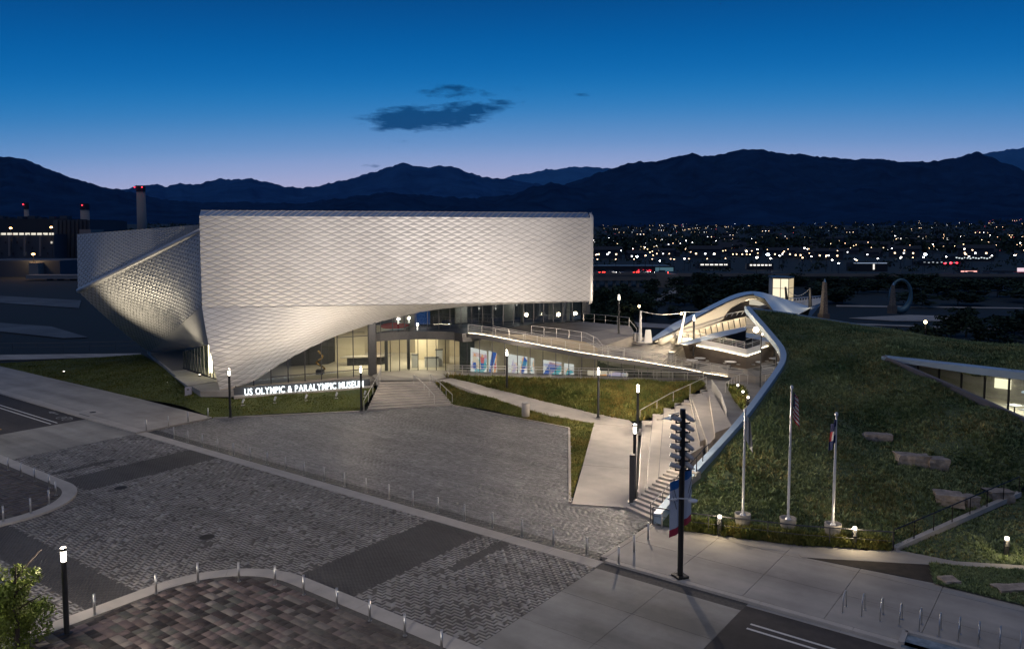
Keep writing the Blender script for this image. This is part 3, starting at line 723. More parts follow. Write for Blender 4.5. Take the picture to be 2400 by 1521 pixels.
for k in range(7):                                            # standing exhibit walls upstairs
    u = .12 + .12 * k; p = UG0 * (1 - u) + UG1 * u + np.array([.6, 4.5 + (k % 3)]); obj('exhibit_wall', MB().box((*p, 7.6), (1.6, .25, 2.9), .5), M['dark_wall'] if k % 2 else M['conc'], museum)
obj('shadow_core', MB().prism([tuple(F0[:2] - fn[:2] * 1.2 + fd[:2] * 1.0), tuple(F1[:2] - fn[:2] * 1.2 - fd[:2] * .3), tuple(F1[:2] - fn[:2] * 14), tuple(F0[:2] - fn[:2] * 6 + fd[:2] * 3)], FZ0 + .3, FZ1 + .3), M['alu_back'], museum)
# lobby lights
for x, y, e in ((-17.5, 91.5, 300), (-11, 94.5, 300), (-11, 101, 240), (-20, 98, 200), (-23, 87.5, 60)): light('lobby_light', 'AREA', (x, y, LOBZ - .08), e, (1, .84, .58), 3.5, (x, y, 0))
light('lobby_light', 'AREA', (-10.6, 90.0, 5.1), 150, (1, .86, .62), 2.5, (-10.6, 90.4, 0)); light('lobby_light', 'AREA', (-3, 90.3, 4.9), 30, (1, .88, .66), 2, (-3, 90.3, 0))
light('side_hall_light', 'AREA', tuple(SGA * .4 + SGB * .6 + sd * 1.2 + [0, 0, 3.6]), 60, (1, .95, .55), 2.4, tuple(SGA * .4 + SGB * .6 + sd * 1.2))
for u in (.15, .4, .65, .9): p = UG0 * (1 - u) + UG1 * u; light('upper_light', 'AREA', (p[0] + 1, p[1] + 5, 9.0), 60, (1, .94, .85), 1.5, (p[0] + 1, p[1] + 5, 0))
for (x, y) in ((921, 873), (975, 868), (1028, 869)): p = P(x, y + 4, 1.7); light('canopy_downlight', 'SPOT', (p[0], p[1] - .5, 5.15), 130, (1, .86, .64), .08, (p[0], p[1] - .8, 0), 95, .6)
# ================================================================ LAWNS, BANKS, WALKS
def tri_surface(name, ctrl, outline, m, step=.8, kind='structure', noise=0.0, cut=None, skirt=None):
    """height field through surveyed points (thin plate spline) inside a plan outline"""
    c = np.array(ctrl, float); n = len(c)
    def U(r2): return np.where(r2 > 1e-12, r2 * np.log(np.maximum(r2, 1e-12)), 0)
    K = U(((c[:, None, :2] - c[None, :, :2]) ** 2).sum(-1)); Pm = np.hstack([np.ones((n, 1)), c[:, :2]])
    A = np.zeros((n + 3, n + 3)); A[:n, :n] = K + np.eye(n) * 1e-3; A[:n, n:] = Pm; A[n:, :n] = Pm.T
    wv = np.linalg.solve(A, np.concatenate([c[:, 2], [0, 0, 0]]))
    def h(x, y):
        x = np.asarray(x, float); y = np.asarray(y, float); r2 = (x[..., None] - c[:, 0]) ** 2 + (y[..., None] - c[:, 1]) ** 2
        return U(r2) @ wv[:n] + wv[n] + wv[n + 1] * x + wv[n + 2] * y
    out = [tuple(p[:2]) for p in outline]
    bm = bmesh.new(); xs = [p[0] for p in out]; ys = [p[1] for p in out]
    # constrained triangulation of outline + inner grid points
    from mathutils.geometry import delaunay_2d_cdt
    pts = [Vector(p) for p in out]; ed = [(i, (i + 1) % len(out)) for i in range(len(out))]
    fine = []; 
    for i in range(len(out)):                                    # subdivide the outline
        a, b = Vector(out[i]), Vector(out[(i + 1) % len(out)]); k = max(1, int((b - a).length / step))
        for j in range(k): fine.append(a + (b - a) * j / k)
    edges = [(i, (i + 1) % len(fine)) for i in range(len(fine))]; vs = list(fine)
    if cut:                                                      # the opening's rim is part of the mesh
        rim = []
        for i in range(len(cut)):
            a, b = Vector(cut[i]), Vector(cut[(i + 1) % len(cut)]); k = max(1, int((b - a).length / step))
            for j in range(k):
                q = a + (b - a) * j / k
                if inpoly(q.x, q.y, out): rim.append(q)
        n0 = len(vs); vs += rim; edges += [(n0 + i, n0 + i + 1) for i in range(len(rim) - 1) if (rim[i + 1] - rim[i]).length < step * 2.1]
    y = min(ys) + step / 2; row = 0
    while y < max(ys):
        x = min(xs) + (step / 2 if row % 2 else 0)
        while x < max(xs):
            if inpoly(x, y, out) and not (cut and inpoly(x, y, cut)): vs.append(Vector((x, y)))
            x += step
        y += step * .87; row += 1
    v2, e2, f2, _, _, _ = delaunay_2d_cdt(vs, edges, [], 1, 1e-4)
    z = h(np.array([v.x for v in v2]), np.array([v.y for v in v2])); b = MB(); co = []
    for v, zz in zip(v2, z): co.append((v.x, v.y, float(zz) + (noise * mnoise.fractal((v.x * .6, v.y * .6, 3), 1, 2, 3) if noise else 0)))
    fs = []
    for f in f2:
        if cut:
            cx = sum(v2[i].x for i in f) / len(f); cy = sum(v2[i].y for i in f) / len(f)
            if inpoly(cx, cy, cut): continue
        fs.append(f)
    b.add(co, fs)
    o = obj(name, b, m, None, True)
    if kind: o['kind'] = kind
    return o, h, out
def tufts(name, h, out, n, hgt, spread, m, seed, cut=None, blades=5, dens=None):
    """grass stuff: little fans of blades over a surface"""
    rs = np.random.RandomState(seed); xs = [p[0] for p in out]; ys = [p[1] for p in out]; pts = []
    while len(pts) < n:
        x = rs.uniform(min(xs), max(xs), 4000); y = rs.uniform(min(ys), max(ys), 4000)
        for a, b in zip(x, y):
            if inpoly(a, b, out) and not (cut and inpoly(a, b, cut)) and (dens is None or rs.rand() < dens(a, b)): pts.append((a, b))
    pts = np.array(pts[:n]); zz = h(pts[:, 0], pts[:, 1]); N_ = len(pts)
    V = np.zeros((N_, blades, 3, 3)); a0 = rs.uniform(0, 2 * PI, (N_, blades)); sc = rs.uniform(.55, 1.3, N_) * np.array([1 + .5 * mnoise.noise((a * .35, b * .35, 2)) for a, b in pts])
    for k in range(blades):
        a = a0[:, k]; r = spread * sc * rs.uniform(.3, 1, N_); hh = hgt * sc * rs.uniform(.6, 1.1, N_); wd = spread * .22 * sc
        bx = pts[:, 0] + np.cos(a) * r * .25; by = pts[:, 1] + np.sin(a) * r * .25
        V[:, k, 0] = np.stack([bx - np.sin(a) * wd, by + np.cos(a) * wd, zz - .02], 1); V[:, k, 1] = np.stack([bx + np.sin(a) * wd, by - np.cos(a) * wd, zz - .02], 1)
        V[:, k, 2] = np.stack([bx + np.cos(a) * r, by + np.sin(a) * r, zz + hh], 1)
    nv = N_ * blades * 3; me = bpy.data.meshes.new(name); me.vertices.add(nv); me.vertices.foreach_set('co', V.reshape(-1))
    me.loops.add(nv); me.polygons.add(nv // 3); me.loops.foreach_set('vertex_index', np.arange(nv, dtype=np.int32)); me.polygons.foreach_set('loop_start', np.arange(0, nv, 3, dtype=np.int32))
    col = np.ones((N_, blades, 3, 4)); base = rs.uniform(.62, 1.3, (N_, 1, 1, 1)); dry = (rs.rand(N_, 1, 1) < np.clip([.16 + .6 * mnoise.noise((a * .25, b * .25, 6)) for a, b in pts], 0, 1)[:, None, None]) * 1.0
    col[..., :3] = base; col[..., 0] *= 1 + .35 * dry; col[..., 2] *= 1 - .1 * dry
    at = me.attributes.new('tone', 'FLOAT_COLOR', 'POINT'); at.data.foreach_set('color', col.reshape(-1).astype(np.float32)); me.materials.append(m); me.update()
    o = bpy.data.objects.new(name, me); COL.objects.link(o); o['kind'] = 'stuff'; return o
M['blade_g'] = mat('lawn_blades', (.16, .18, .045), .8, 0, 0, .4, col2=(.085, .11, .028), attr='tone', spec=.1)
M['blade_b'] = mat('meadow_blades', (.30, .28, .09), .8, 0, 0, .45, col2=(.12, .16, .045), attr='tone', spec=.1)
M['blade_h'] = mat('roof_blades', (.36, .40, .19), .9, 0, 0, .22, col2=(.12, .19, .09), attr='tone', spec=.05)
# front lawn below the sign
LA, LZ = np.array(P(573, 925.5, 1.02)), np.array(P(851, 905.5, 1.02)); sdv = LZ - LA; sl = np.linalg.norm(sdv); sdv /= sl; s_n = np.array([sdv[1], -sdv[0], 0])
def sgp(d, off, z): q = LA + sdv * d + s_n * off; return (float(q[0]), float(q[1]), z)
sg0, sg1 = sgp(-1.0, .55, .75), sgp(sl + .8, .55, .95)
LF = [P(500, 980), P(842, 964), P(858, 944, .2), P(880, 912, .9), sg1, sg0, P(470, 930, .8), P(432, 905, 1.0), P(400, 877, 1.15), P(345, 838, .7), P(330, 830, .3), P(0, 852), P(0, 862), P(150, 893, .1), P(330, 935, .1)]
lawn, lawn_h, lawn_o = tri_surface('lawn', [p for p in LF] + [P(445, 945, .55), P(200, 870, .35), P(700, 945, .5)], LF, M['grass_g'], 1.2)
tufts('lawn_grass', lawn_h, lawn_o, 26000, .09, .10, M['blade_g'], 3, blades=4)
kb_ = MB()
for a, c in ((P(500, 980, .04), P(842, 964, .04)), (P(1062, 950, .04), P(1334, 1003, .04)), (P(1334, 1003, .04), P(1336, 1178, .04))): kb_.bar(a, c, .18, .12)
struct('lawn_kerb', kb_, M['conc2'])
# gravel and paths at the left foot of the museum
flat('terrace', [P(470, 930, .82), sgp(-1.0, -.4, 0), sgp(sl + .8, -.4, 0), P(905, 880, 1.5), P(1080, 866, 1.5), P(800, 860, 1.5), P(520, 868, 1.5), P(430, 818, 1.2), P(345, 826, 1.0), P(400, 877, 1.15), P(432, 905, 1.0)], 1.42, M['conc'], .6)
gr = flat('gravel_bed', [P(352, 830, 1.43), P(432, 820, 1.43), P(446, 866, 1.43), P(404, 868, 1.43)], 1.45, mat('gravel', (.20, .185, .16), .95, 0, .4, 40, bump=.6, bscale=40), .1); gr['kind'] = 'stuff'
flat('sill', [tuple(np.array(P(408, 883, 1.43)) ), P(500, 884, 1.43), P(520, 893, 1.43), P(440, 905, 1.43)], 1.47, M['conc2'], .1)
# meadow bank right of the walk and the strip left of it
BK = [P(1048, 884, 1.7), P(1200, 888, 1.75), P(1420, 893, 1.75), P(1638, 897, 1.75), P(1655, 902, 1.9), P(1600, 940, .95), P(1540, 975, .35), P(1492, 988, .05), P(1400, 972, .15), P(1290, 945, .5), P(1190, 920, .95), P(1110, 899, 1.4)]
bank, bank_h, bank_o = tri_surface('meadow_bank', BK + [P(1400, 925, 1.35), P(1550, 930, 1.2)], BK, M['grass_b'], 1.0, noise=.12)
tufts('meadow_grass', bank_h, bank_o, 15000, .34, .30, M['blade_b'], 5, blades=5)
ST_ = [P(1062, 950, .02), P(1334, 1003, .02), P(1336, 1178, .02), P(1392, 993, .05), P(1340, 985, .10), P(1230, 960, .42), P(1130, 927, .95), P(1050, 898, 1.5), P(1018, 894, 1.55)]
strip, strip_h, strip_o = tri_surface('grass_strip', ST_ + [P(1150, 950, .5)], ST_, M['grass_b'], .9, noise=.05)
tufts('strip_grass', strip_h, strip_o, 9000, .17, .18, M['blade_b'], 8, blades=4)
# the walk that climbs from the plaza to the entrance, cast in bays
WK = [((1340, 1182, .03), (1490, 1192, .03)), ((1366, 1090, .03), (1492, 1100, .03)), ((1392, 993, .06), (1497, 1003, .06)), ((1345, 984, .13), (1470, 982, .08)), ((1290, 975, .28), (1395, 968, .2)), ((1230, 958, .47), (1290, 944, .53)), ((1180, 942, .72), (1240, 932, .75)), ((1130, 926, 1.0), (1190, 919, 1.0)), ((1085, 909, 1.35), (1150, 907, 1.2)), ((1048, 897, 1.55), (1110, 898, 1.45)), ((1018, 893, 1.62), (1060, 886, 1.66))]
walk = thing('footpath', None, None); walk['kind'] = 'structure'
for (a, b), (c, d) in zip(WK, WK[1:]):
    q = [np.array(P(*p)) for p in (a, b, d, c)]; ce = sum(q) / 4; q = [ce + (p - ce) * .995 for p in q]
    obj('slab', MB().prism([tuple(p[:2]) for p in q], [p[2] - .35 for p in q], [p[2] + .035 for p in q]), M['conc2'], walk)
# entrance forecourt and stair
flat('forecourt', [P(872, 880, 1.68), P(893, 871, 1.68), P(980, 866, 1.68), P(1066, 868, 1.68), P(1660, 885, 1.68), P(1660, 895, 1.68), P(1420, 892, 1.68), P(1200, 887, 1.68), P(1050, 884, 1.68), P(1010, 892, 1.68), P(890, 896, 1.6)], 1.68, M['conc'], .5)
stair = thing('entrance_stairs', 'wide fan of pale concrete steps rising from the plaza to the lobby doors', 'stairs', P(960, 955))
s0a, s0b = np.array(P(860, 963)), np.array(P(1062, 950)); s1a, s1b = np.array(P(892, 893, 1.68)), np.array(P(1012, 891, 1.68))
NST = 11
for k in range(NST):
    u = k / NST; z1 = 1.68 * (k + 1) / NST; u2 = 1.06
    a = s0a * (1 - u) + s1a * u; b = s0b * (1 - u) + s1b * u; c = s0b * (1 - u2) + s1b * u2; d = s0a * (1 - u2) + s1a * u2
    c, d = (s0b * (1 - u - .12) + s1b * (u + .12)), (s0a * (1 - u - .12) + s1a * (u + .12))
    obj('step', MB().prism([tuple(a[:2]), tuple(b[:2]), tuple(c[:2]), tuple(d[:2])], max(-.2, z1 - .45), z1), M['conc2'], stair)
    q = a * .5 + b * .5; dr = (b - a) / np.linalg.norm(b - a); n_ = np.array([-dr[1], dr[0], 0])
    obj('shade_strip', MB().bar(tuple(a + dr * .05 + n_ * .06 + [0, 0, z1 - a[2] + .004]), tuple(b - dr * .05 + n_ * .06 + [0, 0, z1 - a[2] + .004]), .06, .012), M['steel_d'], stair)  # dark strip stands in for the shaded riser line
def railing(name, label, pts, hgt=1.05, gap=1.6, mids=(.55,), m=None, group=None, r=.03, rail2=None, loc=None, glass=False, cat='railing'):
    """posts, handrail and lower rails along base points"""
    pts = [np.array(p, float) for p in pts]; o = thing(name, label, cat, tuple(pts[0]), 0, group); m = m or M['rail']
    L_ = [0]
    for a, b in zip(pts, pts[1:]): L_.append(L_[-1] + np.linalg.norm(b - a))
    n = max(1, round(L_[-1] / gap))
    def at(d):
        i = min(max(np.searchsorted(L_, d) - 1, 0), len(pts) - 2); u = (d - L_[i]) / (L_[i + 1] - L_[i]); return pts[i] * (1 - u) + pts[i + 1] * u
    for k in range(n + 1):
        p = at(L_[-1] * k / n); obj('post', MB().tube([tuple(p), tuple(p + [0, 0, hgt])], r, 6), m, o)
    obj('handrail', MB().tube([tuple(p + [0, 0, hgt]) for p in pts], r * 1.15, 6), m, o)
    for q in mids: obj('rail', MB().tube([tuple(p + [0, 0, q]) for p in pts], r * .6, 5), m, o)
    return o
def stairline(px0, z0, px1, z1): return [P(*px0, z0), P(*px1, z1)]
railing('stair_handrail', 'steel handrail down the left edge of the entrance stairs', [P(853, 962, .05), P(890, 893, 1.7), P(893, 876, 1.7)], .95, 1.9, ())
railing('stair_handrail', 'steel handrail in the middle of the entrance stairs', [P(1018, 948, .1), P(994, 920, .8), P(970, 900, 1.6)], .95, 1.4, ())
railing('stair_handrail', 'steel handrail down the right edge of the entrance stairs', [P(1060, 946, .1), P(1030, 917, .8), P(1008, 898, 1.65)], .95, 1.4, ())
railing('walk_railing', 'long low steel railing between the gallery windows and the meadow bank', [P(1050, 884, 1.7), P(1200, 887.5, 1.7), P(1420, 892.5, 1.7), P(1648, 896, 1.7)], 1.05, 1.55, (.75, .35))
railing('walk_railing', 'steel railing hugging the foot of the gallery glazing', [P(1050, 876, 1.7), P(1200, 878.5, 1.7), P(1420, 884, 1.7), P(1640, 890, 1.7)], .95, 1.6, (.7,))

# ---------------------------------------------------------------- ramp and stepped terraces up to the bridge
RAi, RBi = RA + [0, 2.2, 0], RB + [0, 2.0, 0]
ramp = thing('ramp', None, None); ramp['kind'] = 'structure'
xs = np.linspace(rx[0], rx[-1], 25); ry = np.array([p[1] for p in rout])
tops = []
for k, x in enumerate(xs):
    y0 = float(np.interp(x, rx, ry)); z = ramp_z(x); tops.append(((x, y0, z), (x + .3, y0 + 2.15, z)))
dk = MB(); dk.grid([[(a[0], a[1], a[2] - .38), a, b, (b[0], b[1], b[2] - .38)] for a, b in tops], closed=True); obj('deck', dk, M['conc2'], ramp)
fas = MB(); fas.grid([[(a[0], a[1] - .03, a[2] - .40), (a[0], a[1] - .03, a[2] + .06)] for a, b in tops]); obj('fascia', fas, M['steel_d'], ramp)
led = MB()
for (a, b), (c, d) in zip(tops, tops[1:]): led.bar((a[0], a[1] + .16, a[2] + .11), (c[0], c[1] + .16, c[2] + .11), .05, .05)
obj('led_strip', led, M['led'], ramp)
railing('ramp_railing', 'stainless railing along the outer edge of the long lit ramp', [tuple(np.array(a) + [0, .08, 0]) for a, b in tops[::2]], 1.05, 1.6, (.85, .6, .35, .12), r=.028)
railing('ramp_railing', 'stainless handrail along the terrace side of the long lit ramp', [tuple(np.array(b) + [0, -.1, 0]) for a, b in tops[2::3]], .95, 1.8, (.7,), r=.028)
# upper terrace slab and its tan side wall
tp = [np.array(VP(x, y, RAi, RBi)) for x, y in ((1112, 781), (1180, 783), (1246, 786), (1310, 793), (1372, 802), (1400, 816))]
def slope_slab(name, pts, th, m): return struct(name, MB().prism([p[:2] for p in pts], [p[2] - th for p in pts], [p[2] for p in pts]), m)
bk_ = [P(1490, 785, 5.55), P(1497, 770, 5.9), P(1478, 764, 6.12), P(1362, 753, 6.18), P(1250, 760, 6.18)]
ut = MB(); fr_ = [tuple(p) for p in tp]; bkr = [P(1120, 772, 6.18), P(1190, 765, 6.18), P(1270, 760, 6.18), P(1366, 754, 6.18), P(1478, 764, 6.1), P(1490, 785, 5.55)]
ut.grid([[(a[0], a[1], a[2] - .5), a, c, (c[0], c[1], c[2] - .5)] for a, c in zip(fr_, bkr)], closed=True); struct('upper_terrace', ut, M['conc'])
tw = MB()
for a, c in zip(tp, tp[1:]): tw.prism([tuple(a[:2] - [0, .06]), tuple(c[:2] - [0, .06]), tuple(c[:2] + [.0, .3]), tuple(a[:2] + [.0, .3])], 1.7, [a[2] + .02, c[2] + .02, c[2] + .02, a[2] + .02])
tag(obj('terrace_wall', tw, mat('tan_concrete', (.42, .36, .27), .8, 0, .12, .6)), 'low tan retaining wall between the ramp and the upper terrace', 'wall')
railing('terrace_railing', 'stainless railing on the front edge of the upper terrace', [tuple(p + [0, .15, 0]) for p in tp[2:]] + [VP(1412, 831, RAi, RBi)], 1.05, 1.5, (.55,))
railing('terrace_railing', 'dark back railing on the far edge of the upper terrace', [P(1368, 755, 6.18), P(1420, 760, 6.18), P(1475, 766, 6.1)], 1.1, 1.5, (.5,), M['steel'])
MF = [np.array(VP(x, y, RAi, RBi)) for x, y in ((1402, 822), (1425, 834), (1480, 845), (1535, 853))]; MBk = [np.array(P(*q)) for q in ((1490, 791, 4.9), (1530, 793, 4.75), (1565, 800, 4.6), (1592, 806, 4.45))]
mt = MB(); mt.grid([[tuple(a - [0, 0, 1.0]), tuple(a), tuple(c), tuple(c - [0, 0, 1.0])] for a, c in zip(MF, MBk)], closed=True); struct('middle_terrace', mt, M['conc'])
ts = thing('terrace_steps', 'five concrete steps from the upper terrace down towards the masts', 'stairs', P(1440, 800, 5.0))
for k in range(5):
    u = k / 5; a = tp[-1] * (1 - u) + MF[1] * u + [0, .3, .03]; c = np.array(bkr[-1]) * (1 - u) + MBk[1] * u * .5 + MBk[0] * u * .5 + [0, 0, .03]; za, zc = a[2], c[2]
    obj('step', MB().prism([tuple(a[:2] + [-.55, .1]), tuple(c[:2] + [-.55, .1]), tuple(c[:2] + [.12, -.1]), tuple(a[:2] + [.12, -.1])], [za - 1, zc - 1, zc - 1, za - 1], [za, zc, zc, za]), M['conc2'], ts)
railing('stair_handrail', 'steel handrail beside the steps under the white masts', [P(1474, 768, 6.1), P(1492, 790, 5.0)], 1.0, 1.5, ())
CZ = 2.62
flat('cafe_terrace', [P(1545, 866, CZ - .2), P(1600, 842, CZ), P(1660, 850, CZ), P(1757, 866, CZ), P(1800, 872, CZ), P(1795, 885, CZ), P(1700, 874, CZ)], CZ, M['conc'], 1.0)
ls = thing('terrace_steps', 'broad stepped seating descending from the masts to the cafe tables', 'stairs', P(1560, 830, 3.4))
for k in range(7):
    u = (k + 1) / 7.5; z1_ = 1 - u; a = MF[3] * 1.0 + (np.array(P(1600, 866, CZ)) - MF[3]) * u * .55 + [0, .25, 0]; c = MBk[3] + (np.array(P(1604, 842, CZ)) - MBk[3]) * u + [.0, -.05, 0]; za = MF[3][2] + (CZ - .3 - MF[3][2]) * u * .8; zc = MBk[3][2] + (CZ - MBk[3][2]) * u
    obj('step', MB().prism([tuple(a[:2] + [-.5, 0]), tuple(c[:2] + [-.5, 0]), tuple(c[:2] + [.35, 0]), tuple(a[:2] + [.35, 0])], 1.5, [za, zc, zc, za]), M['conc2'], ls)
# bridge walkway with its brown retaining wall and lit parapet
WA, WB2 = np.array(P(1600, 842, CZ)), np.array(P(1757, 866, CZ))
wl = [np.array(VP(x, y, WA, WB2)) for x, y in ((1586, 806), (1630, 811), (1692, 823), (1757, 838))]
bw = MB()
for a, b in zip(wl, wl[1:]): bw.prism([tuple(a[:2]), tuple(b[:2]), tuple(b[:2] + [.6, 3.6]), tuple(a[:2] + [.6, 3.6])], 1.8, [a[2], b[2], b[2], a[2]])
tag(obj('retaining_wall', bw, mat('brown_concrete', (.13, .105, .085), .8, 0, .2, .7)), 'brown retaining wall under the lit walkway beside the cafe tables', 'wall')
pw = MB()
for a, b in zip(wl, wl[1:]): pw.bar(tuple(a + [0, .06, .42]), tuple(b + [0, .06, .42]), .1, .84)
tag(obj('parapet', pw, M['white']), 'low white lit parapet on top of the brown retaining wall', 'parapet')
l2 = MB()
for a, b in zip(wl, wl[1:]): l2.bar(tuple(a + [0, -.12, .10]), tuple(b + [0, -.12, .10]), .05, .04)
tag(obj('led_strip', l2, M['led']), 'warm light strip along the foot of the white parapet', 'light strip')
railing('walkway_railing', 'stainless railing above the lit parapet towards the cafe', [tuple(p + [0, .3, .3]) for p in wl], 1.0, 1.8, (.7, .45))
railing('walkway_railing', 'second stainless railing with string lights behind the lit walkway', [tuple(p + [.4, 3.2, .1]) for p in wl], 1.1, 1.6, (.7, .4))
# lower landing
flat('landing', [P(1640, 892, 1.9), P(1700, 884, 1.9), P(1790, 872, 1.9), P(1860, 870, 1.9), P(1850, 930, 1.9), P(1790, 990, 1.9), P(1716, 1010, 1.9), P(1680, 1010, 1.9), P(1655, 905, 1.9)], 1.9, M['conc'], 1.2)
# amphitheatre of broad seat steps
amp = thing('seat_steps', 'broad pale concrete amphitheatre seats climbing towards the grass roof', 'seating', P(1520, 1050))
RL = [((1504, 1000), (1494, 1176)), ((1529, 984), (1512, 1160)), ((1555, 970), (1542, 1132)), ((1581, 958), (1584, 1096)), ((1616, 936), (1640, 1046)), ((1643, 920), (1668, 1018)), ((1662, 910), (1700, 990))]
ZR = [0, .36, .72, 1.08, 1.44, 1.8, 1.92]
for k in range(6):
    z = ZR[k + 1]; zb = ZR[k]
    a, b = np.array(P(*RL[k][0], zb)), np.array(P(*RL[k][1], zb)); c, d = np.array(P(*RL[k + 1][0], z)), np.array(P(*RL[k + 1][1], z))
    obj('seat', MB().prism([tuple(a[:2]), tuple(b[:2]), tuple(d[:2] + [.25, 0]), tuple(c[:2] + [.25, 0])], -.2, z), M['conc2'], amp)
    obj('shade_strip', MB().bar((a[0] + .03, a[1], z + .006), (b[0] + .03, b[1], z + .006), .05, .012), M['steel_d'], amp)  # dark strip added to draw the shade line at each tier edge
    # half-height step blocks at the back end
    e = a * .93 + b * .07; dr = (b - a) / np.linalg.norm(b - a); n_ = np.array([-dr[1], dr[0], 0]); n_ = n_ if n_[0] < 0 else -n_
    obj('step', MB().prism([tuple((e)[:2]), tuple((e + n_ * .55)[:2]), tuple((e + n_ * .55 + dr * 1.3)[:2]), tuple((e + dr * 1.3)[:2])], -.1, (zb + z) / 2), M['conc2'], amp)
    obj('step', MB().prism([tuple((a - dr * .9)[:2]), tuple((a - dr * .9 - n_ * .65)[:2]), tuple((a - n_ * .65 + dr * .05)[:2]), tuple((a + dr * .05)[:2])], -.3, z), M['conc2'], amp)
for (a, b, c, d, z0, z1) in (((1623, 935), (1652, 923), (1692, 1008), (1660, 1042), 1.75, 2.0), ((1662, 923), (1667, 915), (1716, 998), (1676, 1014), 2.15, 2.45)):
    q = [P(*p, z1) for p in (a, b, c, d)]; obj('seat_block', MB().prism([p[:2] for p in q], -.1, [z0 + .25] * 2 + [z1] * 2), M['conc2'], amp)
st2 = thing('hill_stairs', 'flight of concrete stairs beside the bottom of the grass roof edge', 'stairs', P(1500, 1195))
A0, A1 = np.array(P(1467, 1193)), np.array(P(1530, 1222)); B0, B1 = np.array(P(1578, 1092, 2.0)), np.array(P(1640, 1106, 2.0)); NS = 13
for k in range(NS):
    u, u2 = k / NS, (k + 1.35) / NS; z = 2.0 * (k + 1) / NS
    a, b, c, d = A0 * (1 - u) + B0 * u, A1 * (1 - u) + B1 * u, A1 * (1 - u2) + B1 * u2, A0 * (1 - u2) + B0 * u2
    obj('step', MB().prism([tuple(p[:2]) for p in (a, b, c, d)], -.2, z), M['conc2'], st2)
railing('stair_handrail', 'dark handrail climbing the hill stairs beside the grass roof', [tuple(A1 * .92 + A0 * .08), tuple(B1 * .9 + B0 * .1), P(1660, 1075, 2.2)], 1.0, 1.3, (), M['steel_d'])
railing('stair_handrail', 'pale handrail up the back of the amphitheatre beside the meadow bank', [P(1500, 985, .1), P(1570, 945, 1.0), P(1655, 905, 1.95)], .95, 2.4, ())
railing('stair_handrail', 'short steel railing on the landing above the seat steps', [P(1668, 915, 1.95), P(1690, 950, 1.95), P(1702, 990, 1.95)], 1.05, .55, (.9,))
railing('stair_handrail', 'pair of steel rails at the turn of the landing', [P(1700, 920, 1.95), P(1735, 898, 1.95), P(1752, 900, 1.95)], .95, 1.0, ())
PB = [P(1705, 905, 1.95), P(1740, 910, 1.95), P(1752, 935, 1.95), P(1740, 962, 1.95), P(1722, 940, 1.95)]
pb, pb_h, pb_o = tri_surface('planting_bed', [(x, y, z + .06) for x, y, z in PB], PB, M['grass_g'], .6); tufts('bed_grass', pb_h, pb_o, 700, .35, .3, M['blade_b'], 12)

# ================================================================ GRASS ROOF CAFE
EDGE = [(1530, 1219, .35), (1575, 1165, .95), (1620, 1110, 1.7), (1680, 1045, 2.8), (1740, 975, 4.0), (1795, 900, 5.2), (1822, 860, 5.85), (1829, 840, 6.25), (1826, 823, 6.6), (1815, 805, 7.0), (1780, 763, 8.1), (1745, 722, 9.2)]
ed = [P(*p) for p in EDGE]
REAR = [(1745, 722, 9.2), (1857, 738, 8.4), (1936, 751, 7.9), (2067, 771, 7.3), (2251, 804, 6.3), (2400, 829, 5.6), (2520, 850, 5.0)]
re_ = [P(*p) for p in REAR]
FRONT = [(2520, 1110, 1.0), (2385, 1157, .8), (2250, 1215, .4), (2092, 1287, .12), (1875, 1274, .12), (1725, 1257, .12), (1604, 1241, .12), (1540, 1228, .2)]
frp = [P(*p) for p in FRONT]
FT = np.array(P(2069, 842, 6.65)); FE_ = np.array(P(2400, 880, 6.65)); FE2 = FT + (FE_ - FT) * 1.7; KE = np.array(P(2400, 991, 4.0)); KM = np.array(P(2230, 913, 5.25)); KE2 = KE + (KE - KM) * .8
CUT = [tuple(FT[:2]), tuple(KM[:2]), tuple(KE[:2]), tuple(KE2[:2]), tuple(FE2[:2])]
ctrl = ed + re_ + frp + [P(2055, 1027, 2.7), P(2195, 1088, 2.1), P(2240, 1170, 1.1), tuple(FT), tuple(KM), tuple(KE), tuple(KE2), tuple(FE_ + [0, .4, .05]), tuple(FE2 + [0, .4, 0]), P(1900, 1000, 3.6), P(1900, 1150, 1.5), P(2000, 880, 5.6), P(1950, 800, 7.3), P(2350, 1080, 2.4), P(2200, 845, 6.95), P(2320, 855, 6.8), P(2150, 890, 5.75), P(2300, 960, 4.4), P(2150, 880, 5.85), P(2310, 952, 4.55), P(2105, 860, 6.3)]
hill, hill_h, hill_o = tri_surface('roof_turf', ctrl, ed + re_[1:] + frp, M['grass_h'], 1.1, kind=None, noise=.10, cut=CUT)
cafe = thing('cafe', 'low cafe building sunk under a sloping grass roof with blue-white edge', 'building', (25, 70, 2)); hill.parent = cafe; hill.location = (-25, -70, -2); PLACE[hill.name] = (25, 70, 2)
def seg_d(x, y, L_): return min(((x - (a[0] + (b[0] - a[0]) * t)) ** 2 + (y - (a[1] + (b[1] - a[1]) * t)) ** 2) ** .5 for a, b in zip(L_, L_[1:]) for t in [min(1, max(0, ((x - a[0]) * (b[0] - a[0]) + (y - a[1]) * (b[1] - a[1])) / ((b[0] - a[0]) ** 2 + (b[1] - a[1]) ** 2)))])
edges_ = ed[::2] + [ed[-1]] + re_[1:]
tufts('roof_plants', hill_h, hill_o, 1300, .30, .34, M['blade_h'], 31, cut=CUT, blades=7, dens=lambda x, y: (1.0 if seg_d(x, y, edges_) > 1.2 else 0.0) * (1.0 if mnoise.noise((x * .22, y * .22, 8)) > .05 else .12))
g_ = tufts('roof_grass', hill_h, hill_o, 70000, .19, .20, M['blade_h'], 11, cut=CUT, blades=4, dens=lambda x, y: 1.0 if seg_d(x, y, edges_) > .85 else 0.0); 
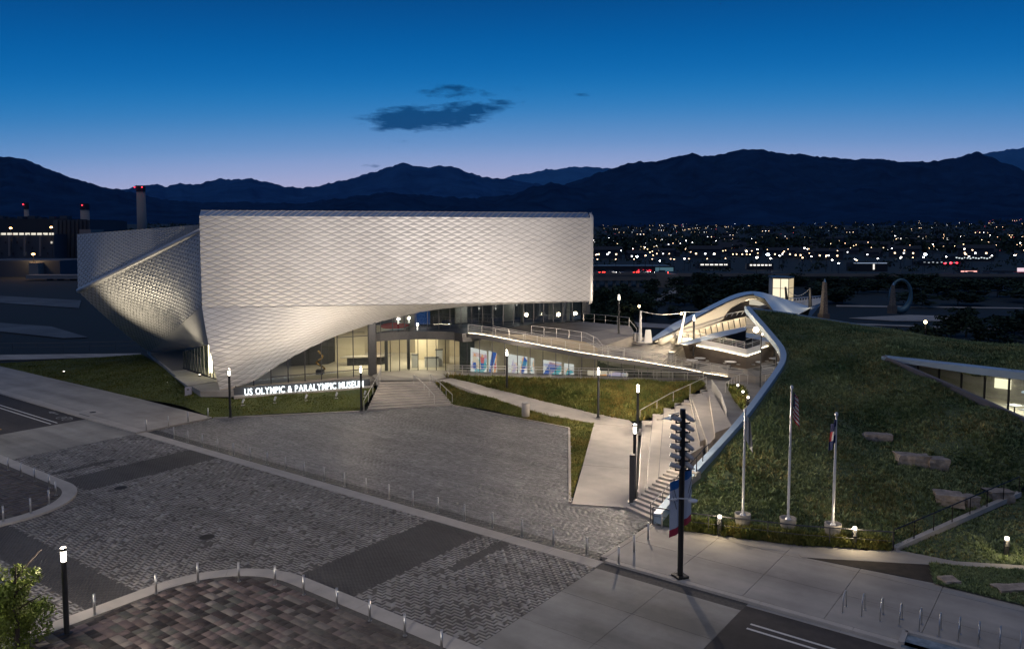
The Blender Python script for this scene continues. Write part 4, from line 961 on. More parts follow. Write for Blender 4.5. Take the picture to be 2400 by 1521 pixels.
M['fascia'] = mat('sky_tinted_fascia', (.42, .54, .66), .4, .1, .05, .6)  # pale edge with the blue of the sky light mixed into its colour
def ribbon(name, pts, w_, h_, parent, m, inward):
    """raised edge band with a flat outer face"""
    b = MB(); rows = []
    for i, p in enumerate(pts):
        a = np.array(pts[max(0, i - 1)]); c = np.array(pts[min(len(pts) - 1, i + 1)]); d = c - a; n_ = np.array([-d[1], d[0], 0]); n_ /= np.linalg.norm(n_); n_ *= inward; p = np.array(p)
        rows.append([tuple(p + [0, 0, -h_]), tuple(p + [0, 0, .16]), tuple(p + n_ * w_ + [0, 0, .22]), tuple(p + n_ * w_ + [0, 0, -h_])])
    b.grid(rows, closed=True); b.f.append((0, 1, 2, 3)); b.m.append(0); b.f.append(tuple(len(b.v) - 4 + k for k in (3, 2, 1, 0))); b.m.append(0); return obj(name, b, m, parent)
def smooth_line(pts, n):
    pts = [np.array(p) for p in pts]; out = []
    for i in range(len(pts) - 1):
        p0, p1, p2, p3 = pts[max(0, i - 1)], pts[i], pts[i + 1], pts[min(len(pts) - 1, i + 2)]
        for k in range(n):
            t = k / n; out.append(tuple(.5 * (2 * p1 + (p2 - p0) * t + (2 * p0 - 5 * p1 + 4 * p2 - p3) * t * t + (3 * p1 - p0 - 3 * p2 + p3) * t ** 3)))
    out.append(tuple(pts[-1])); return out
rl_ = smooth_line(ed, 4); rl_ = [(x, y, z + .26 * max(0, 1 - k / 24)) for k, (x, y, z) in enumerate(rl_)]
ribbon('roof_edge', rl_, .5, .42, cafe, M['fascia'], -1)
ribbon('rear_edge', re_, .35, .3, cafe, M['fascia'], -1)
# mirror-like glass wall under the tall part of the edge
wa = [np.array(ed[k]) for k in (4, 5, 6, 7, 8, 9, 10, 11)]
gl_l = []
for p in wa: gl_l.append((max(p[0] + .25, 17), p[1] + .1, p[2]))
M['mirror'] = glass_mat('reflective_cafe_glass', (.30, .32, .33), .55)
for a, b in zip(gl_l, gl_l[1:]): obj('pane', MB().add([(a[0], a[1], 1.9), (b[0], b[1], 1.9), (b[0], b[1], b[2] - .28), (a[0], a[1], a[2] - .28)], [(0, 1, 2, 3)]), M['mirror'], cafe); obj('mullion', MB().bar((a[0] - .03, a[1], 1.9), (a[0] - .03, a[1], a[2] - .28), .05, .05), M['steel_d'], cafe)
obj('inner_wall', MB().prism([(p[0] + 2.2, p[1] + 1) for p in gl_l] + [(p[0] + 2.5, p[1] + 1) for p in gl_l[::-1]], 1.9, [p[2] - .6 for p in gl_l] + [p[2] - .6 for p in gl_l[::-1]]), M['dark_wall'], cafe)
# low wall down the stair side of the slope
lw2 = MB(); lo = smooth_line(ed[:6], 3)
for a, b in zip(lo, lo[1:]): lw2.prism([(a[0], a[1]), (b[0], b[1]), (b[0] + .25, b[1] - .1), (a[0] + .25, a[1] - .1)], -.2, [a[2] + .1, b[2] + .1, b[2] + .1, a[2] + .1])
obj('edge_wall', lw2, M['conc2'], cafe)
# the cut-in window on the right
fd2 = (FE2 - FT); fd2[2] = 0; f2l = np.linalg.norm(fd2); fd2 /= f2l; f2n = np.array([fd2[1], -fd2[0], 0]); f2n = f2n if f2n[1] < 0 else -f2n
fw_ = [tuple(FT + fd2 * f2l * k / 10 + [0, 0, .25]) for k in range(11)]
b = MB(); rows = []
for k, p in enumerate(fw_):
    p = np.array(p); t_ = .25 + .3 * min(1, k / 4); rows.append([tuple(p + f2n * .25 + [0, 0, -t_]), tuple(p + f2n * .32), tuple(p - f2n * .5 + [0, 0, .06]), tuple(p - f2n * .4 + [0, 0, -t_])])
b.grid(rows, closed=True); obj('window_fascia', b, M['fascia'], cafe)
kb = MB(); kl = [tuple(FT + [0, 0, .1]), tuple(KM + [0, 0, .12]), tuple(KE + [0, 0, .12]), tuple(KE2 + [0, 0, .1])]
for a, b_ in zip(kl, kl[1:]): kb.bar(a, b_, .32, .5)
obj('window_kerb', kb, mat('violet_grey_kerb', (.17, .16, .18), .6), cafe)
gz = [FT + fd2 * f2l * u for u in np.linspace(.06, 1, 11)]; ZF = 3.3
for a, b_ in zip(gz, gz[1:]):
    a = a - f2n * .3; b_ = b_ - f2n * .3
    obj('pane', MB().add([(a[0], a[1], ZF), (b_[0], b_[1], ZF), (b_[0], b_[1], 6.35), (a[0], a[1], 6.35)], [(0, 1, 2, 3)]), M['glass_d'], cafe); obj('mullion', MB().bar((a[0], a[1], ZF), (a[0], a[1], 6.4), .1, .14), M['black'], cafe)
q0, q1 = FT - f2n * 1 + fd2 * 1.0, FE2
obj('floor', MB().prism([tuple((FT + f2n * 4)[:2]), tuple((FE2 + f2n * 6)[:2]), tuple((FE2 - f2n * 7)[:2]), tuple((FT - f2n * 7)[:2])], ZF - .3, ZF), M['floor_in'], cafe)
obj('back_wall', MB().prism([tuple((FT - f2n * 7.0)[:2]), tuple((FE2 - f2n * 7.0)[:2]), tuple((FE2 - f2n * 7.3)[:2]), tuple((FT - f2n * 7.3)[:2])], ZF, 5.6), M['conc'], cafe)
p = FT + fd2 * 6.4 - f2n * 6.8; obj('serving_hatch', MB().bar(tuple(np.array([p[0], p[1], 4.7])), tuple(np.array([p[0], p[1], 4.7]) + fd2 * 1.2), .1, .8), emit('hatch_glow', (1, .86, .56), 2.2), cafe)
p = FT + fd2 * 8.6 - f2n * 6.2; obj('counter', MB().bar((p[0], p[1], 4.35), tuple(np.array([p[0], p[1], 4.35]) + fd2 * 8), .5, .12), emit('counter_light', (.85, .93, 1), .8), cafe)
for nt_, (u, v) in enumerate(((9.4, -1.5), (11.2, -2.6), (10.6, -.4), (12.6, -1.2), (13.6, -3.4))):
    p = FT + fd2 * u + f2n * v; t_ = thing('cafe_table', f'small white table inside the lit cafe window, {ORD[nt_]} from the counter', 'table', (p[0], p[1], ZF), .4, 'tables inside the cafe window')
    obj('table_top', MB().box((0, 0, .74), (1.0, .8, .05)), M['white'], t_, world=False); obj('leg', MB().tube([(0, 0, 0), (0, 0, .72)], .05, 8), M['steel_d'], t_, world=False); obj('base_plate', MB().box((0, 0, .015), (.5, .5, .03)), M['steel_d'], t_, world=False)
for u in (8.5, 12): p = FT + fd2 * u - f2n * 2.5; light('cafe_light', 'AREA', (p[0], p[1], 5.6), 260, (1, .9, .72), 2.0, (p[0], p[1], 0))
# rocks lying on the slope
M['rock'] = mat('sandstone', (.36, .30, .25), .9, 0, .35, 2.2, bump=.6, bscale=6)
def rock(cx, cy, w_, d_, h_, rz, label, seed, z=None):
    zz = z if z is not None else float(hill_h(cx, cy)); bm = bmesh.new(); bmesh.ops.create_cube(bm, size=1); bmesh.ops.subdivide_edges(bm, edges=bm.edges[:], cuts=3, use_grid_fill=True)
    for v in bm.verts:
        n_ = mnoise.noise(v.co * 2.3 + Vector((seed * 3.1, 0, seed))); s_ = .90 + .22 * n_; lay = .03 * mnoise.noise((0, seed, v.co.z * 9)); v.co = Vector((v.co.x * w_ * (s_ + lay), v.co.y * d_ * (s_ + lay), v.co.z * h_ * (1 + .12 * n_)))
    me = bpy.data.meshes.new('boulder'); bm.to_mesh(me); bm.free(); me.materials.append(M['rock']); o = bpy.data.objects.new('boulder', me); COL.objects.link(o)
    o.location = (cx, cy, zz + h_ * .22); o.rotation_euler = (0, 0, rz); tag(o, label, 'boulder', 'sandstone boulders on the grass slope')
for px, py, z, w_, d_, h_, rz, lb in ((2055, 1030, 2.7, 1.9, .9, .7, -.1, 'flat pale boulder lying highest on the grass slope'), (2138, 1088, 2.1, 2.2, 1.0, .9, -.15, 'long brown boulder in the middle of the grass slope'), (2196, 1092, 2.1, 1.3, 1.0, .9, -.1, 'short boulder butted against the right end of the long brown one'),
        (2222, 1168, 1.2, 1.7, 1.4, .7, -.3, 'broad grey boulder low on the slope beside the edge kerb'), (2272, 1168, 1.2, 1.0, .9, .7, .2, 'small grey boulder right of the broad grey one'), (2340, 1135, 1.6, 1.6, 1.1, .8, .1, 'dark boulder near the top of the slanting kerb')):
    p = P(px, py, z); rock(p[0], p[1], w_, d_, h_, rz, lb, px / 100.)
for px, py, w_, lb in ((2225, 1366, .9, 'pale flat slab in the dark grass by the pavement'), (2372, 1385, 1.8, 'dark boulder in the grass at the right edge')):
    p = P(px, py, .1); rock(p[0], p[1], w_, .8, .32, .1, lb, px / 90., .1)
# ground right of the slope: kerb line, beds, dark lawn
LR = [P(2092, 1288, .05), P(2385, 1158, .6), P(2600, 1090, 1.2), P(2600, 1345, .05), P(2400, 1325, .05), P(2240, 1318, .05)]
lr, lr_h, lr_o = tri_surface('lawn', LR, LR, M['grass_h'], 1.0); tufts('side_grass', lr_h, lr_o, 5000, .14, .16, M['blade_h'], 21)
kl2 = MB(); a, b_ = np.array(P(2094, 1288, .12)), np.array(P(2388, 1157, .8)); kl2.bar(tuple(a), tuple(b_), .3, .3); struct('slope_kerb', kl2, M['conc2'])
flat('pavement', [P(1870, 1299, .09), P(2094, 1288, .09), P(2240, 1316, .09), P(2420, 1327, .09), P(2420, 1338, .09), P(2180, 1324, .09), P(1880, 1307, .09)], .125, M['conc'], .3)
flat('mulch_bed', [P(1880, 1307, .05), P(2180, 1323, .05), P(2188, 1368, .05)], .118, M['soil'], .3)
LB2 = [P(2180, 1323, .12), P(2420, 1338, .12), P(2420, 1425, .12), P(2188, 1368, .12)]
lb2, lb2_h, lb2_o = tri_surface('lawn', LB2, LB2, M['grass_h'], 1.0)
for v in lb2.data.vertices: v.co.z += .05
tufts('verge_grass', lambda x, y: lb2_h(x, y) + .05, lb2_o, 2500, .12, .14, M['blade_h'], 22)
BD = [P(1590, 1241, .12), P(1610, 1244, .12), P(1725, 1259, .12), P(1875, 1277, .12), P(2085, 1290, .12), P(2080, 1275, .12), P(1880, 1255, .3), P(1720, 1236, .3), P(1600, 1222, .3)]
bd, bd_h, bd_o = tri_surface('planting_bed', BD, BD, M['soil'], .8)
tufts('bed_plants', lambda x, y: np.maximum(bd_h(x, y), hill_h(x, y)), bd_o, 2200, .38, .34, M['blade_b'], 23, blades=6)
# ================================================================ BRIDGE, TOWER, MASTS
M['shell'] = mat('sky_tinted_white_shell', (.62, .72, .80), .32, .1, .03, .5)  # white shell, blue sky light put into the base colour
M['cream'] = mat('cream_lining', (.72, .67, .58), .55, 0, .04, .5)
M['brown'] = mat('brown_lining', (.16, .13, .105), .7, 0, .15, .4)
BA, BB = np.array((15.5, 89.0, 0)), np.array((49.0, 127.0, 0)); bd_ = (BB - BA) / np.linalg.norm(BB - BA); bn = np.array([bd_[1], -bd_[0], 0])   # bn: near side
bridge = thing('footbridge', 'white wave-shaped footbridge arching over an eye-shaped opening', 'bridge', (15.5, 89, 5))
def BP(px, py, off=0.0): return VP(px, py, BA + bn * off, BB + bn * off)
def dens(pts, n=3): 
    q = smooth_line([(x, y, 0) for x, y in pts], n); return [(p[0], p[1]) for p in q]
TOP = dens([(1522, 797), (1575, 760), (1606, 745), (1637, 730), (1687, 705), (1725, 689), (1760, 683), (1790, 686), (1825, 696), (1857, 706), (1900, 720)])
OUT = dens([(1530, 801), (1575, 780), (1606, 762), (1630, 747), (1687, 717), (1725, 700), (1760, 691), (1784, 696), (1801, 708), (1812, 724), (1816, 733)])
INN = dens([(1545, 803), (1600, 779), (1640, 768), (1672, 757), (1695, 744), (1714, 721), (1759, 700), (1784, 706), (1801, 718), (1808, 727), (1812, 734)])
b = MB(); b.grid([[BP(*a, -1.9), BP(a[0] * .5 + c[0] * .5, a[1] * .55 + c[1] * .45 - .6, -.9), BP(*c, .05)] for a, c in list(zip(TOP, OUT))[:22]]); obj('shell', b, M['shell'], bridge, True)
b = MB(); b.grid([[BP(*a, .04), BP(*c, .0)] for a, c in zip(OUT, INN)]); obj('arch_face', b, M['cream'], bridge)
b = MB(); b.tube([BP(*a, .06) for a in OUT], .10, 6); obj('shell_seam', b, M['steel_d'], bridge)
b = MB(); b.grid([[BP(*c, 0), BP(c[0] - 1, c[1] + 2, -1.3)] for c in INN[10:]]); obj('opening_reveal', b, M['cream'], bridge, True)
b = MB(); b.tube([BP(*c, .1) for c in INN[:13]] , [.45] * 9 + [.38, .3, .22, .15], 10); obj('shell_lip', b, M['cream'], bridge, True)
# the back shell seen through the opening and its railing
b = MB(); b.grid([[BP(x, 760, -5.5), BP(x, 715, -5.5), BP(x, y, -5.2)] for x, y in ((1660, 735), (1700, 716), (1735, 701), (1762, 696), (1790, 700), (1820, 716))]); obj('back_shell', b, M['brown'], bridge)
b = MB(); b.bar(BP(1757, 707, -4.5), BP(1792, 711, -4.5), .1, .9); obj('lit_cream_panel', b, emit('bridge_panel_glow', (1, .9, .7), .55), bridge)  # cream panel, its lit look put in as a glow
b = MB()
for k in range(7): b.bar(BP(1702 + 12 * k, 742.5 - 1.6 * k, -2), BP(1707 + 12 * k, 735 - 1.6 * k, -2.4), .07, .07)
b.bar(BP(1699, 737, -2.4), BP(1815, 716, -2.4), .10, .10); b.bar(BP(1760, 723, -2.2), BP(1800, 714, -2.2), .12, .2); obj('inner_railing', b, M['white'], bridge)
# lit inner parapet with posts
RT = [(1570, 799), (1600, 783), (1650, 768), (1690, 755), (1725, 747), (1757, 740), (1800, 733)]; RBm = [(1575, 806), (1600, 802), (1650, 786), (1690, 777), (1725, 769), (1760, 762), (1800, 754)]
b = MB(); b.grid([[BP(*a, 1.2), BP(*c, .9)] for a, c in zip(RT, RBm)]); obj('parapet', b, M['cream'], bridge)
for k in range(14):
    u = k / 13; x = 1585 + 175 * u; yt = np.interp(x, [p[0] for p in RT], [p[1] for p in RT]); yb = np.interp(x, [p[0] for p in RBm], [p[1] for p in RBm]); obj('post', MB().bar(BP(x, yt + 2, 1.35), BP(x + 3, yb - 1, 1.15), .10, .10), M['steel_d'], bridge)
LT = [(1590, 806), (1625, 795), (1675, 780), (1725, 770), (1762, 762.5), (1800, 754)]; LB_ = [(1612, 808), (1632, 803), (1675, 793), (1725, 781), (1762, 770), (1800, 759)]
b = MB(); b.grid([[BP(*a, 4.0), BP(*c, 4.6)] for a, c in zip(LT, LB_)]); obj('lower_shell', b, M['shell'], bridge)
b = MB(); b.grid([[BP(*a, 4.0), BP(*c, .9)] for a, c in zip(LT, RBm[:6])]); obj('deck', b, M['conc'], bridge)
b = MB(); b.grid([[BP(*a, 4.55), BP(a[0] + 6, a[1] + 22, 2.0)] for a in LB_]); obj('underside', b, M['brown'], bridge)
# right wing and far fin
WT = [(1762, 683.4), (1790, 686), (1825, 696), (1857, 706), (1900, 720)]; WB = [(1768, 692), (1792, 700), (1815, 731), (1862, 741), (1901, 722)]
b = MB(); b.grid([[BP(*a, -1.9), BP((a[0] + c[0]) / 2, (a[1] + c[1]) / 2 - 1, 0.2), BP(*c, 2.0)] for a, c in zip(WT, WB)]); obj('wing_shell', b, M['shell'], bridge, True)
b = MB(); b.add([BP(1899, 720, 2), BP(1926, 709, 0), BP(1922, 716, 0), BP(1901, 726, 2)], [(0, 1, 2, 3)]); b.add([BP(1899, 725, 2.1), BP(1922, 716, .1), BP(1897, 746, 1.5), BP(1893, 742, 1.8)], [(0, 1, 2, 3)]); obj('fin', b, M['shell'], bridge)
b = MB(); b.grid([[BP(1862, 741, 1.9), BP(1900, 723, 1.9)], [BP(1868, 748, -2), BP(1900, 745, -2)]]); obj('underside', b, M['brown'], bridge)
b = MB(); b.grid([[BP(1850, 706, -3), BP(1850, 713, -3)], [BP(1885, 703, -3), BP(1885, 722, -1)], [BP(1924, 698, -3), BP(1924, 712, -.5)]]); obj('parapet', b, M['cream'], bridge)
for k in range(12):
    x = 1853 + 6.4 * k; yt = 704 - .5 * (x - 1853) / 6.4 * .9; obj('post', MB().bar(BP(x, yt + 7, -2.2), BP(x + 1, yt - 3, -2.2), .12, .12), M['white'], bridge)
obj('handrail', MB().bar(BP(1851, 700, -2.2), BP(1924, 694, -2.2), .14, .14), M['white'], bridge)
for px, py, e in ((1550, 800, 120), (1575, 797, 130), (1600, 791, 150), (1625, 784, 150), (1650, 777, 150), (1675, 770, 150), (1700, 764, 150), (1725, 758, 150), (1750, 751, 150), (1775, 743, 150), (1870, 710, 110), (1905, 705, 110)): p = BP(px, py, 2.4); light('bridge_light', 'POINT', (p[0], p[1], p[2] + .25), e, (1, .80, .52), .3)
p = BP(1755, 712, -1.0); light('bridge_light', 'POINT', p, 130, (1, .82, .58), .3)
# glass lift tower
tower = thing('lift_tower', 'glowing glass lift tower beyond the white footbridge', 'tower', DY(1835, 705, 132))
T0, T1, T2 = np.array(DY(1809.5, 705, 131)), np.array(DY(1847, 705, 130)), np.array(DY(1859, 705, 133)); tz = DY(1830, 653, 131)[2]
M['lantern'] = emit('lantern_glass', (1, .87, .62), 1.15); M['lantern2'] = emit('lantern_glass_side', (1, .80, .50), .62)
for (a, c, n, m) in ((T0, T1, 2, 'lantern'), (T1, T2, 1, 'lantern2')):
    for i in range(n):
        for j in range(4):
            p, q = a + (c - a) * i / n, a + (c - a) * (i + 1) / n; z0 = 3.5 + (tz - 3.5) * j / 4; z1 = 3.5 + (tz - 3.5) * (j + 1) / 4
            obj('pane', MB().add([(p[0], p[1], z0), (q[0], q[1], z0), (q[0], q[1], z1), (p[0], p[1], z1)], [(0, 1, 2, 3)]), M[m], tower)
            fr_ = MB(); fr_.bar((p[0], p[1] - .05, z0), (p[0], p[1] - .05, z1), .09, .09); fr_.bar((p[0], p[1] - .05, z1), (q[0], q[1] - .05, z1), .07, .07); obj('frame', fr_, M['steel_d'], tower)
obj('core', MB().prism([tuple(T0[:2] + [.15, .2]), tuple(T1[:2] + [-.05, .3]), tuple(T2[:2] + [-.2, .2]), tuple(T2[:2] + [-2.5, 3]), tuple(T0[:2] + [.5, 3.4])], 0, tz), M['cream'], tower)
obj('roof', MB().prism([tuple(T0[:2] + [-.1, -.1]), tuple(T1[:2] + [0, -.15]), tuple(T2[:2] + [.15, 0]), tuple(T2[:2] + [-2.5, 3.2]), tuple(T0[:2] + [.4, 3.6])], tz, tz + .25), M['steel_d'], tower)
obj('door', MB().add([(T0[0] + 1.1, T0[1] - .12, 6), (T0[0] + 2.3, T0[1] - .2, 6), (T0[0] + 2.3, T0[1] - .2, 9.3), (T0[0] + 1.1, T0[1] - .12, 9.3)], [(0, 1, 2, 3)]), M['glass_d'], tower)
def mast(base, top, r0, r1, label, m): 
    o = thing('mast', label, 'mast', base); obj('pole', MB().tube([base, tuple((np.array(base) + np.array(top)) / 2), top], [r0, (r0 + r1) / 2, r1], 8), m, o); obj('foot', MB().box((base[0], base[1], base[2] + .06), (.8, .8, .12)), M['steel'], o); return top
m1 = mast(P(1500, 802, 4.8), DY(1502, 729, P(1500, 802, 4.8)[1]), .22, .11, 'white tapered mast standing by the litter bin above the steps', M['white'])
m2 = mast(P(1590, 807, 4.4), DY(1606, 731, P(1590, 807, 4.4)[1]), .22, .10, 'white leaning mast at the start of the footbridge', M['white'])
m3 = mast(BP(1899, 722, 1.0), BP(1898, 675, 1.0), .30, .2, 'grey mast at the far end of the footbridge', M['steel_d'])
m4 = mast(BP(1844, 704, -3), BP(1841, 673, -3), .25, .16, 'dark mast in front of the glowing lift tower', M['steel_d'])
def cable(a, c, sag, label):
    a, c = np.array(a), np.array(c); b = MB(); b.tube([tuple(a + (c - a) * u - np.array([0, 0, sag * 4 * u * (1 - u)])) for u in np.linspace(0, 1, 13)], .035, 5); tag(obj('cable', b, M['white']), label, 'cable')
cable(m1, m2, .35, 'cable hanging between the two white masts'); cable(m2, BP(1700, 706, -2), .5, 'cable from the leaning mast up to the bridge arch')
cable(m4, m3, 1.3, 'cable hanging between the tower mast and the far grey mast')
# obelisks and the ring sculpture in the park
M['speck'] = mat('speckled_stone', (.34, .28, .22), .8, 0, 0, 5, col2=(.10, .08, .065))
for px, yb, yt, Y, lb in ((1930, 752, 661, 118, 'tall speckled obelisk at the far end of the footbridge'), (2091, 729, 668, 150, 'speckled obelisk standing before the big ring')):
    a, c = np.array(DY(px, yb, Y)), np.array(DY(px, yt, Y)); o = thing('obelisk', lb, 'obelisk', tuple(a)); s_ = (c[2] - a[2])
    b = MB(); b.box((a[0], a[1], a[2] + s_ / 2), (.95, .95, s_), .3, 0, .45); obj('shaft', b, M['speck'], o); obj('plinth', MB().box((a[0], a[1], a[2] + .3), (1.2, 1.2, 1.6), .3), M['brown'], o); obj('tip', MB().lathe([(.2, 0), (.02, .5)], (a[0], a[1], c[2]), 4), M['steel'], o)
c = np.array(DY(2111, 692, 155)); b = MB(); n1, n2 = 40, 10
rows = []
for k in range(n1 + 1):
    a = 2 * PI * k / n1; rr = .42 + .20 * math.cos(a + PI); row = []
    for j in range(n2): w_ = 2 * PI * j / n2; R_ = 2.55 + rr * math.cos(w_); row.append((c[0] + R_ * math.sin(a) * .78, c[1] + rr * 1.2 * math.sin(w_), c[2] + 3.05 / 2.55 * R_ * math.cos(a)))
    rows.append(row)
b.grid(rows, closed=True); o = obj('ring_sculpture', b, mat('weathered_blue_metal', (.10, .19, .23), .5, .3, .2, .6), smooth=True); tag(o, 'huge upright metal ring sculpture in the dark park', 'sculpture')

# ================================================================ LAMPS
def lamp(px, py, z, h, label, e, lit=True, group='pedestrian lamps with glowing cylinder heads'):
    p = P(px, py, z); o = thing('lamp_post', label, 'street lamp', p, 0, group)
    obj('pole', MB().lathe([(.11, 0), (.11, h - .62)], p, 12), M['pole'], o); obj('base_plate', MB().box((p[0], p[1], p[2] + .02), (.36, .36, .04)), M['pole'], o)
    obj('lamp_glass', MB().lathe([(.095, 0), (.11, .08), (.11, .46)], (p[0], p[1], p[2] + h - .62), 12), M['lamp'], o)
    obj('cap', MB().lathe([(.13, 0), (.13, .12), (.09, .15)], (p[0], p[1], p[2] + h - .16), 12), M['pole'], o)
    light('lamp_light', 'POINT', (p[0], p[1], p[2] + h + .12), e * 1.9, (1, .82, .62), .12)
    return o
lamp(157, 1485, .11, 3.8, 'lamp post nearest the camera beside the leafy tree', 420)
lamp(540, 978, .2, 4.55, 'lamp post on the lawn in front of the museum tip', 260)
lamp(847, 962, .05, 4.35, 'lamp post at the left foot of the entrance stairs', 420)
lamp(1188, 912, 1.2, 4.1, 'lamp post on the meadow bank before the bright gallery windows', 420)
lamp(1402, 978, .3, 4.6, 'lamp post on the meadow bank below the ramp middle', 480)
lamp(1494, 1015, .0, 4.2, 'lamp post at the top of the footpath by the seat steps', 1300)
lamp(1486, 1172, .0, 5.0, 'lamp post behind the dark info pylon', 1200)
lamp(1625, 834, 3.4, 4.6, 'lamp post on the stepped terrace in front of the bridge', 600)
lamp(1450, 782, 6.0, 4.4, 'lamp post on the upper terrace by the museum corner', 170)
def globe(px, pyb, pyt, Y, label):
    a, c = DY(px, pyb, Y), DY(px, pyt, Y); o = thing('globe_lamp', label, 'street lamp', a, 0, 'warm globe lamps in the park'); obj('pole', MB().tube([a, c], .07, 6), M['pole'], o)
    obj('lamp_glass', MB().lathe([(.05, -.2), (.18, -.08), (.2, .04), (.14, .17), (.03, .22)], c, 10), emit('globe_glow', (1, .72, .38), 14), o); light('globe_light', 'POINT', (c[0], c[1] - .5, c[2] + .3), 120, (1, .7, .36), .2)
globe(1498, 752, 718, 128, 'warm globe lamp beyond the first white mast'); globe(1597, 765, 735, 125, 'warm globe lamp beside the top of the leaning mast'); globe(2169, 785, 755, 100, 'warm globe lamp among the dark park trees')
def bollard_light(px, pyb, h, z, label, e, grp='low louvred bollard lights'):
    p = P(px, pyb, z); o = thing('bollard_light', label, 'bollard light', p, 0, grp); b = MB(); b.lathe([(.13, 0), (.13, h * .55)], p, 10); obj('post', b, M['pole'], o)
    for k in range(5): obj('louvre', MB().lathe([(.15, 0), (.11, .03)], (p[0], p[1], p[2] + h * (.58 + .06 * k)), 10), M['pole'], o)
    obj('lamp_glass', MB().lathe([(.10, 0), (.10, .14)], (p[0], p[1], p[2] + h * .88), 10), M['lamp'], o); light('bollard_lamp', 'POINT', (p[0] - .1, p[1] - .28, p[2] + h + .05), e, (1, .80, .50), .05)
bollard_light(1686, 1254, 1.15, .12, 'bollard light glowing left of the white flag pole pot', 75); bollard_light(2002, 1283, 1.15, .12, 'bollard light glowing right of the third flag pole', 90); bollard_light(2358, 1302, 1.0, .1, 'bollard light alone on the dark lawn at the right', 60)
bollard_light(1729, 920, .75, 1.95, 'farthest bollard light in the planting bed by the landing', 26); bollard_light(1741, 936, .75, 1.95, 'middle bollard light in the planting bed by the landing', 26); bollard_light(1753, 950, .75, 1.95, 'nearest bollard light in the planting bed by the landing', 26)
# black floodlight pole with banners
pb_ = P(1594, 1352, .1); fl = thing('floodlight_pole', 'tall black pole carrying twelve floodlights and two banners', 'light pole', pb_)
PH = 8.45
obj('pole', MB().lathe([(.14, 0), (.14, PH)], pb_, 14), M['black'], fl); obj('base_plate', MB().box((pb_[0], pb_[1], pb_[2] + .06), (.62, .62, .12), .4), M['black'], fl)
def vdir(deg): return np.array([math.cos(math.radians(deg)), math.sin(math.radians(deg)), 0])
tgt = [np.array((F0[0] + (F1[0] - F0[0]) * u, F0[1] + (F1[1] - F0[1]) * u, 15.0)) for u in (.10, .30, .50, .70, .90)]
for k in range(6):
    z = pb_[2] + PH - .45 - .47 * k
    for sgn in (-1, 1):
        c = np.array((pb_[0] + sgn * .33, pb_[1] - .05, z)); aim = tgt[(k * 2 + (sgn > 0)) % 5] - c; aim /= np.linalg.norm(aim)
        sw = np.array((-.86, .42, .22)) if sgn < 0 else np.array((-.62, .60, .35)); sw /= np.linalg.norm(sw)
        b = MB(); b.tube([tuple(c - sw * .26), tuple(c - sw * .15), tuple(c - sw * .02), tuple(c + sw * .02), tuple(c + sw * .27)], [.07, .105, .11, .125, .125], 12); hd = obj('floodlight', b, mat('floodlight_grey', (.55, .53, .50), .5, .1, .08, 5) if k == 0 and sgn < 0 else bpy.data.materials['floodlight_grey'], fl, True)
        obj('lens', MB().tube([tuple(c + sw * .272), tuple(c + sw * .278)], .105, 12), M['lamp'], hd)
        b = MB(); b.bar((pb_[0], pb_[1], z - .22), (c[0], c[1], z - .22), .06, .06); b.bar((c[0], c[1], z - .24), (c[0], c[1], z - .08), .05, .09); obj('bracket', b, M['black'], hd)
FLE = 1.0
for k, t_ in enumerate(tgt): light('facade_flood', 'SPOT', (pb_[0] - .9, pb_[1] + .7, pb_[2] + PH - .5 - .45 * k), 27500 * FLE * (1.5, 1.2, .9, .8, .8)[k], (1, .89, .80), .25, tuple(t_), 27, .95)
b = MB(); b.add([(pb_[0] - .1, pb_[1], pb_[2] + PH - .25), (pb_[0] - .55, pb_[1] - .1, pb_[2] + PH - .28), (pb_[0] - 1.05, pb_[1] + .1, pb_[2] + PH - .5), (pb_[0] - .5, pb_[1] + .25, pb_[2] + PH - .62)], [(0, 1, 2, 3)]); obj('solar_panel', b, mat('blue_panel', (.02, .06, .16), .2, .2), fl)
b = MB(); b.bar((pb_[0], pb_[1], pb_[2] + PH - .12), (pb_[0] - .6, pb_[1] + .05, pb_[2] + PH - .3), .05, .05); obj('bracket', b, M['steel'], fl)
for sgn, z in ((-1, 4.05), (1, 3.95)): obj('access_point', MB().lathe([(.03, -.06), (.22, -.02), (.24, .05), (.1, .1)], (pb_[0] + sgn * .5, pb_[1] - .25, pb_[2] + z), 14), M['white'], fl)
obj('clamp', MB().bar((pb_[0] - .5, pb_[1] - .25, pb_[2] + 4.1), (pb_[0] + .5, pb_[1] - .25, pb_[2] + 4.05), .05, .05), M['white'], fl)
M['ban_w'] = mat('banner_white', (.62, .64, .68), .8, 0, .05, 2); M['ban_b'] = mat('banner_blue', (.02, .16, .42), .8); M['ban_r'] = mat('banner_red', (.45, .03, .06), .8); M['ban_k'] = mat('banner_black', (.02, .02, .025), .8)
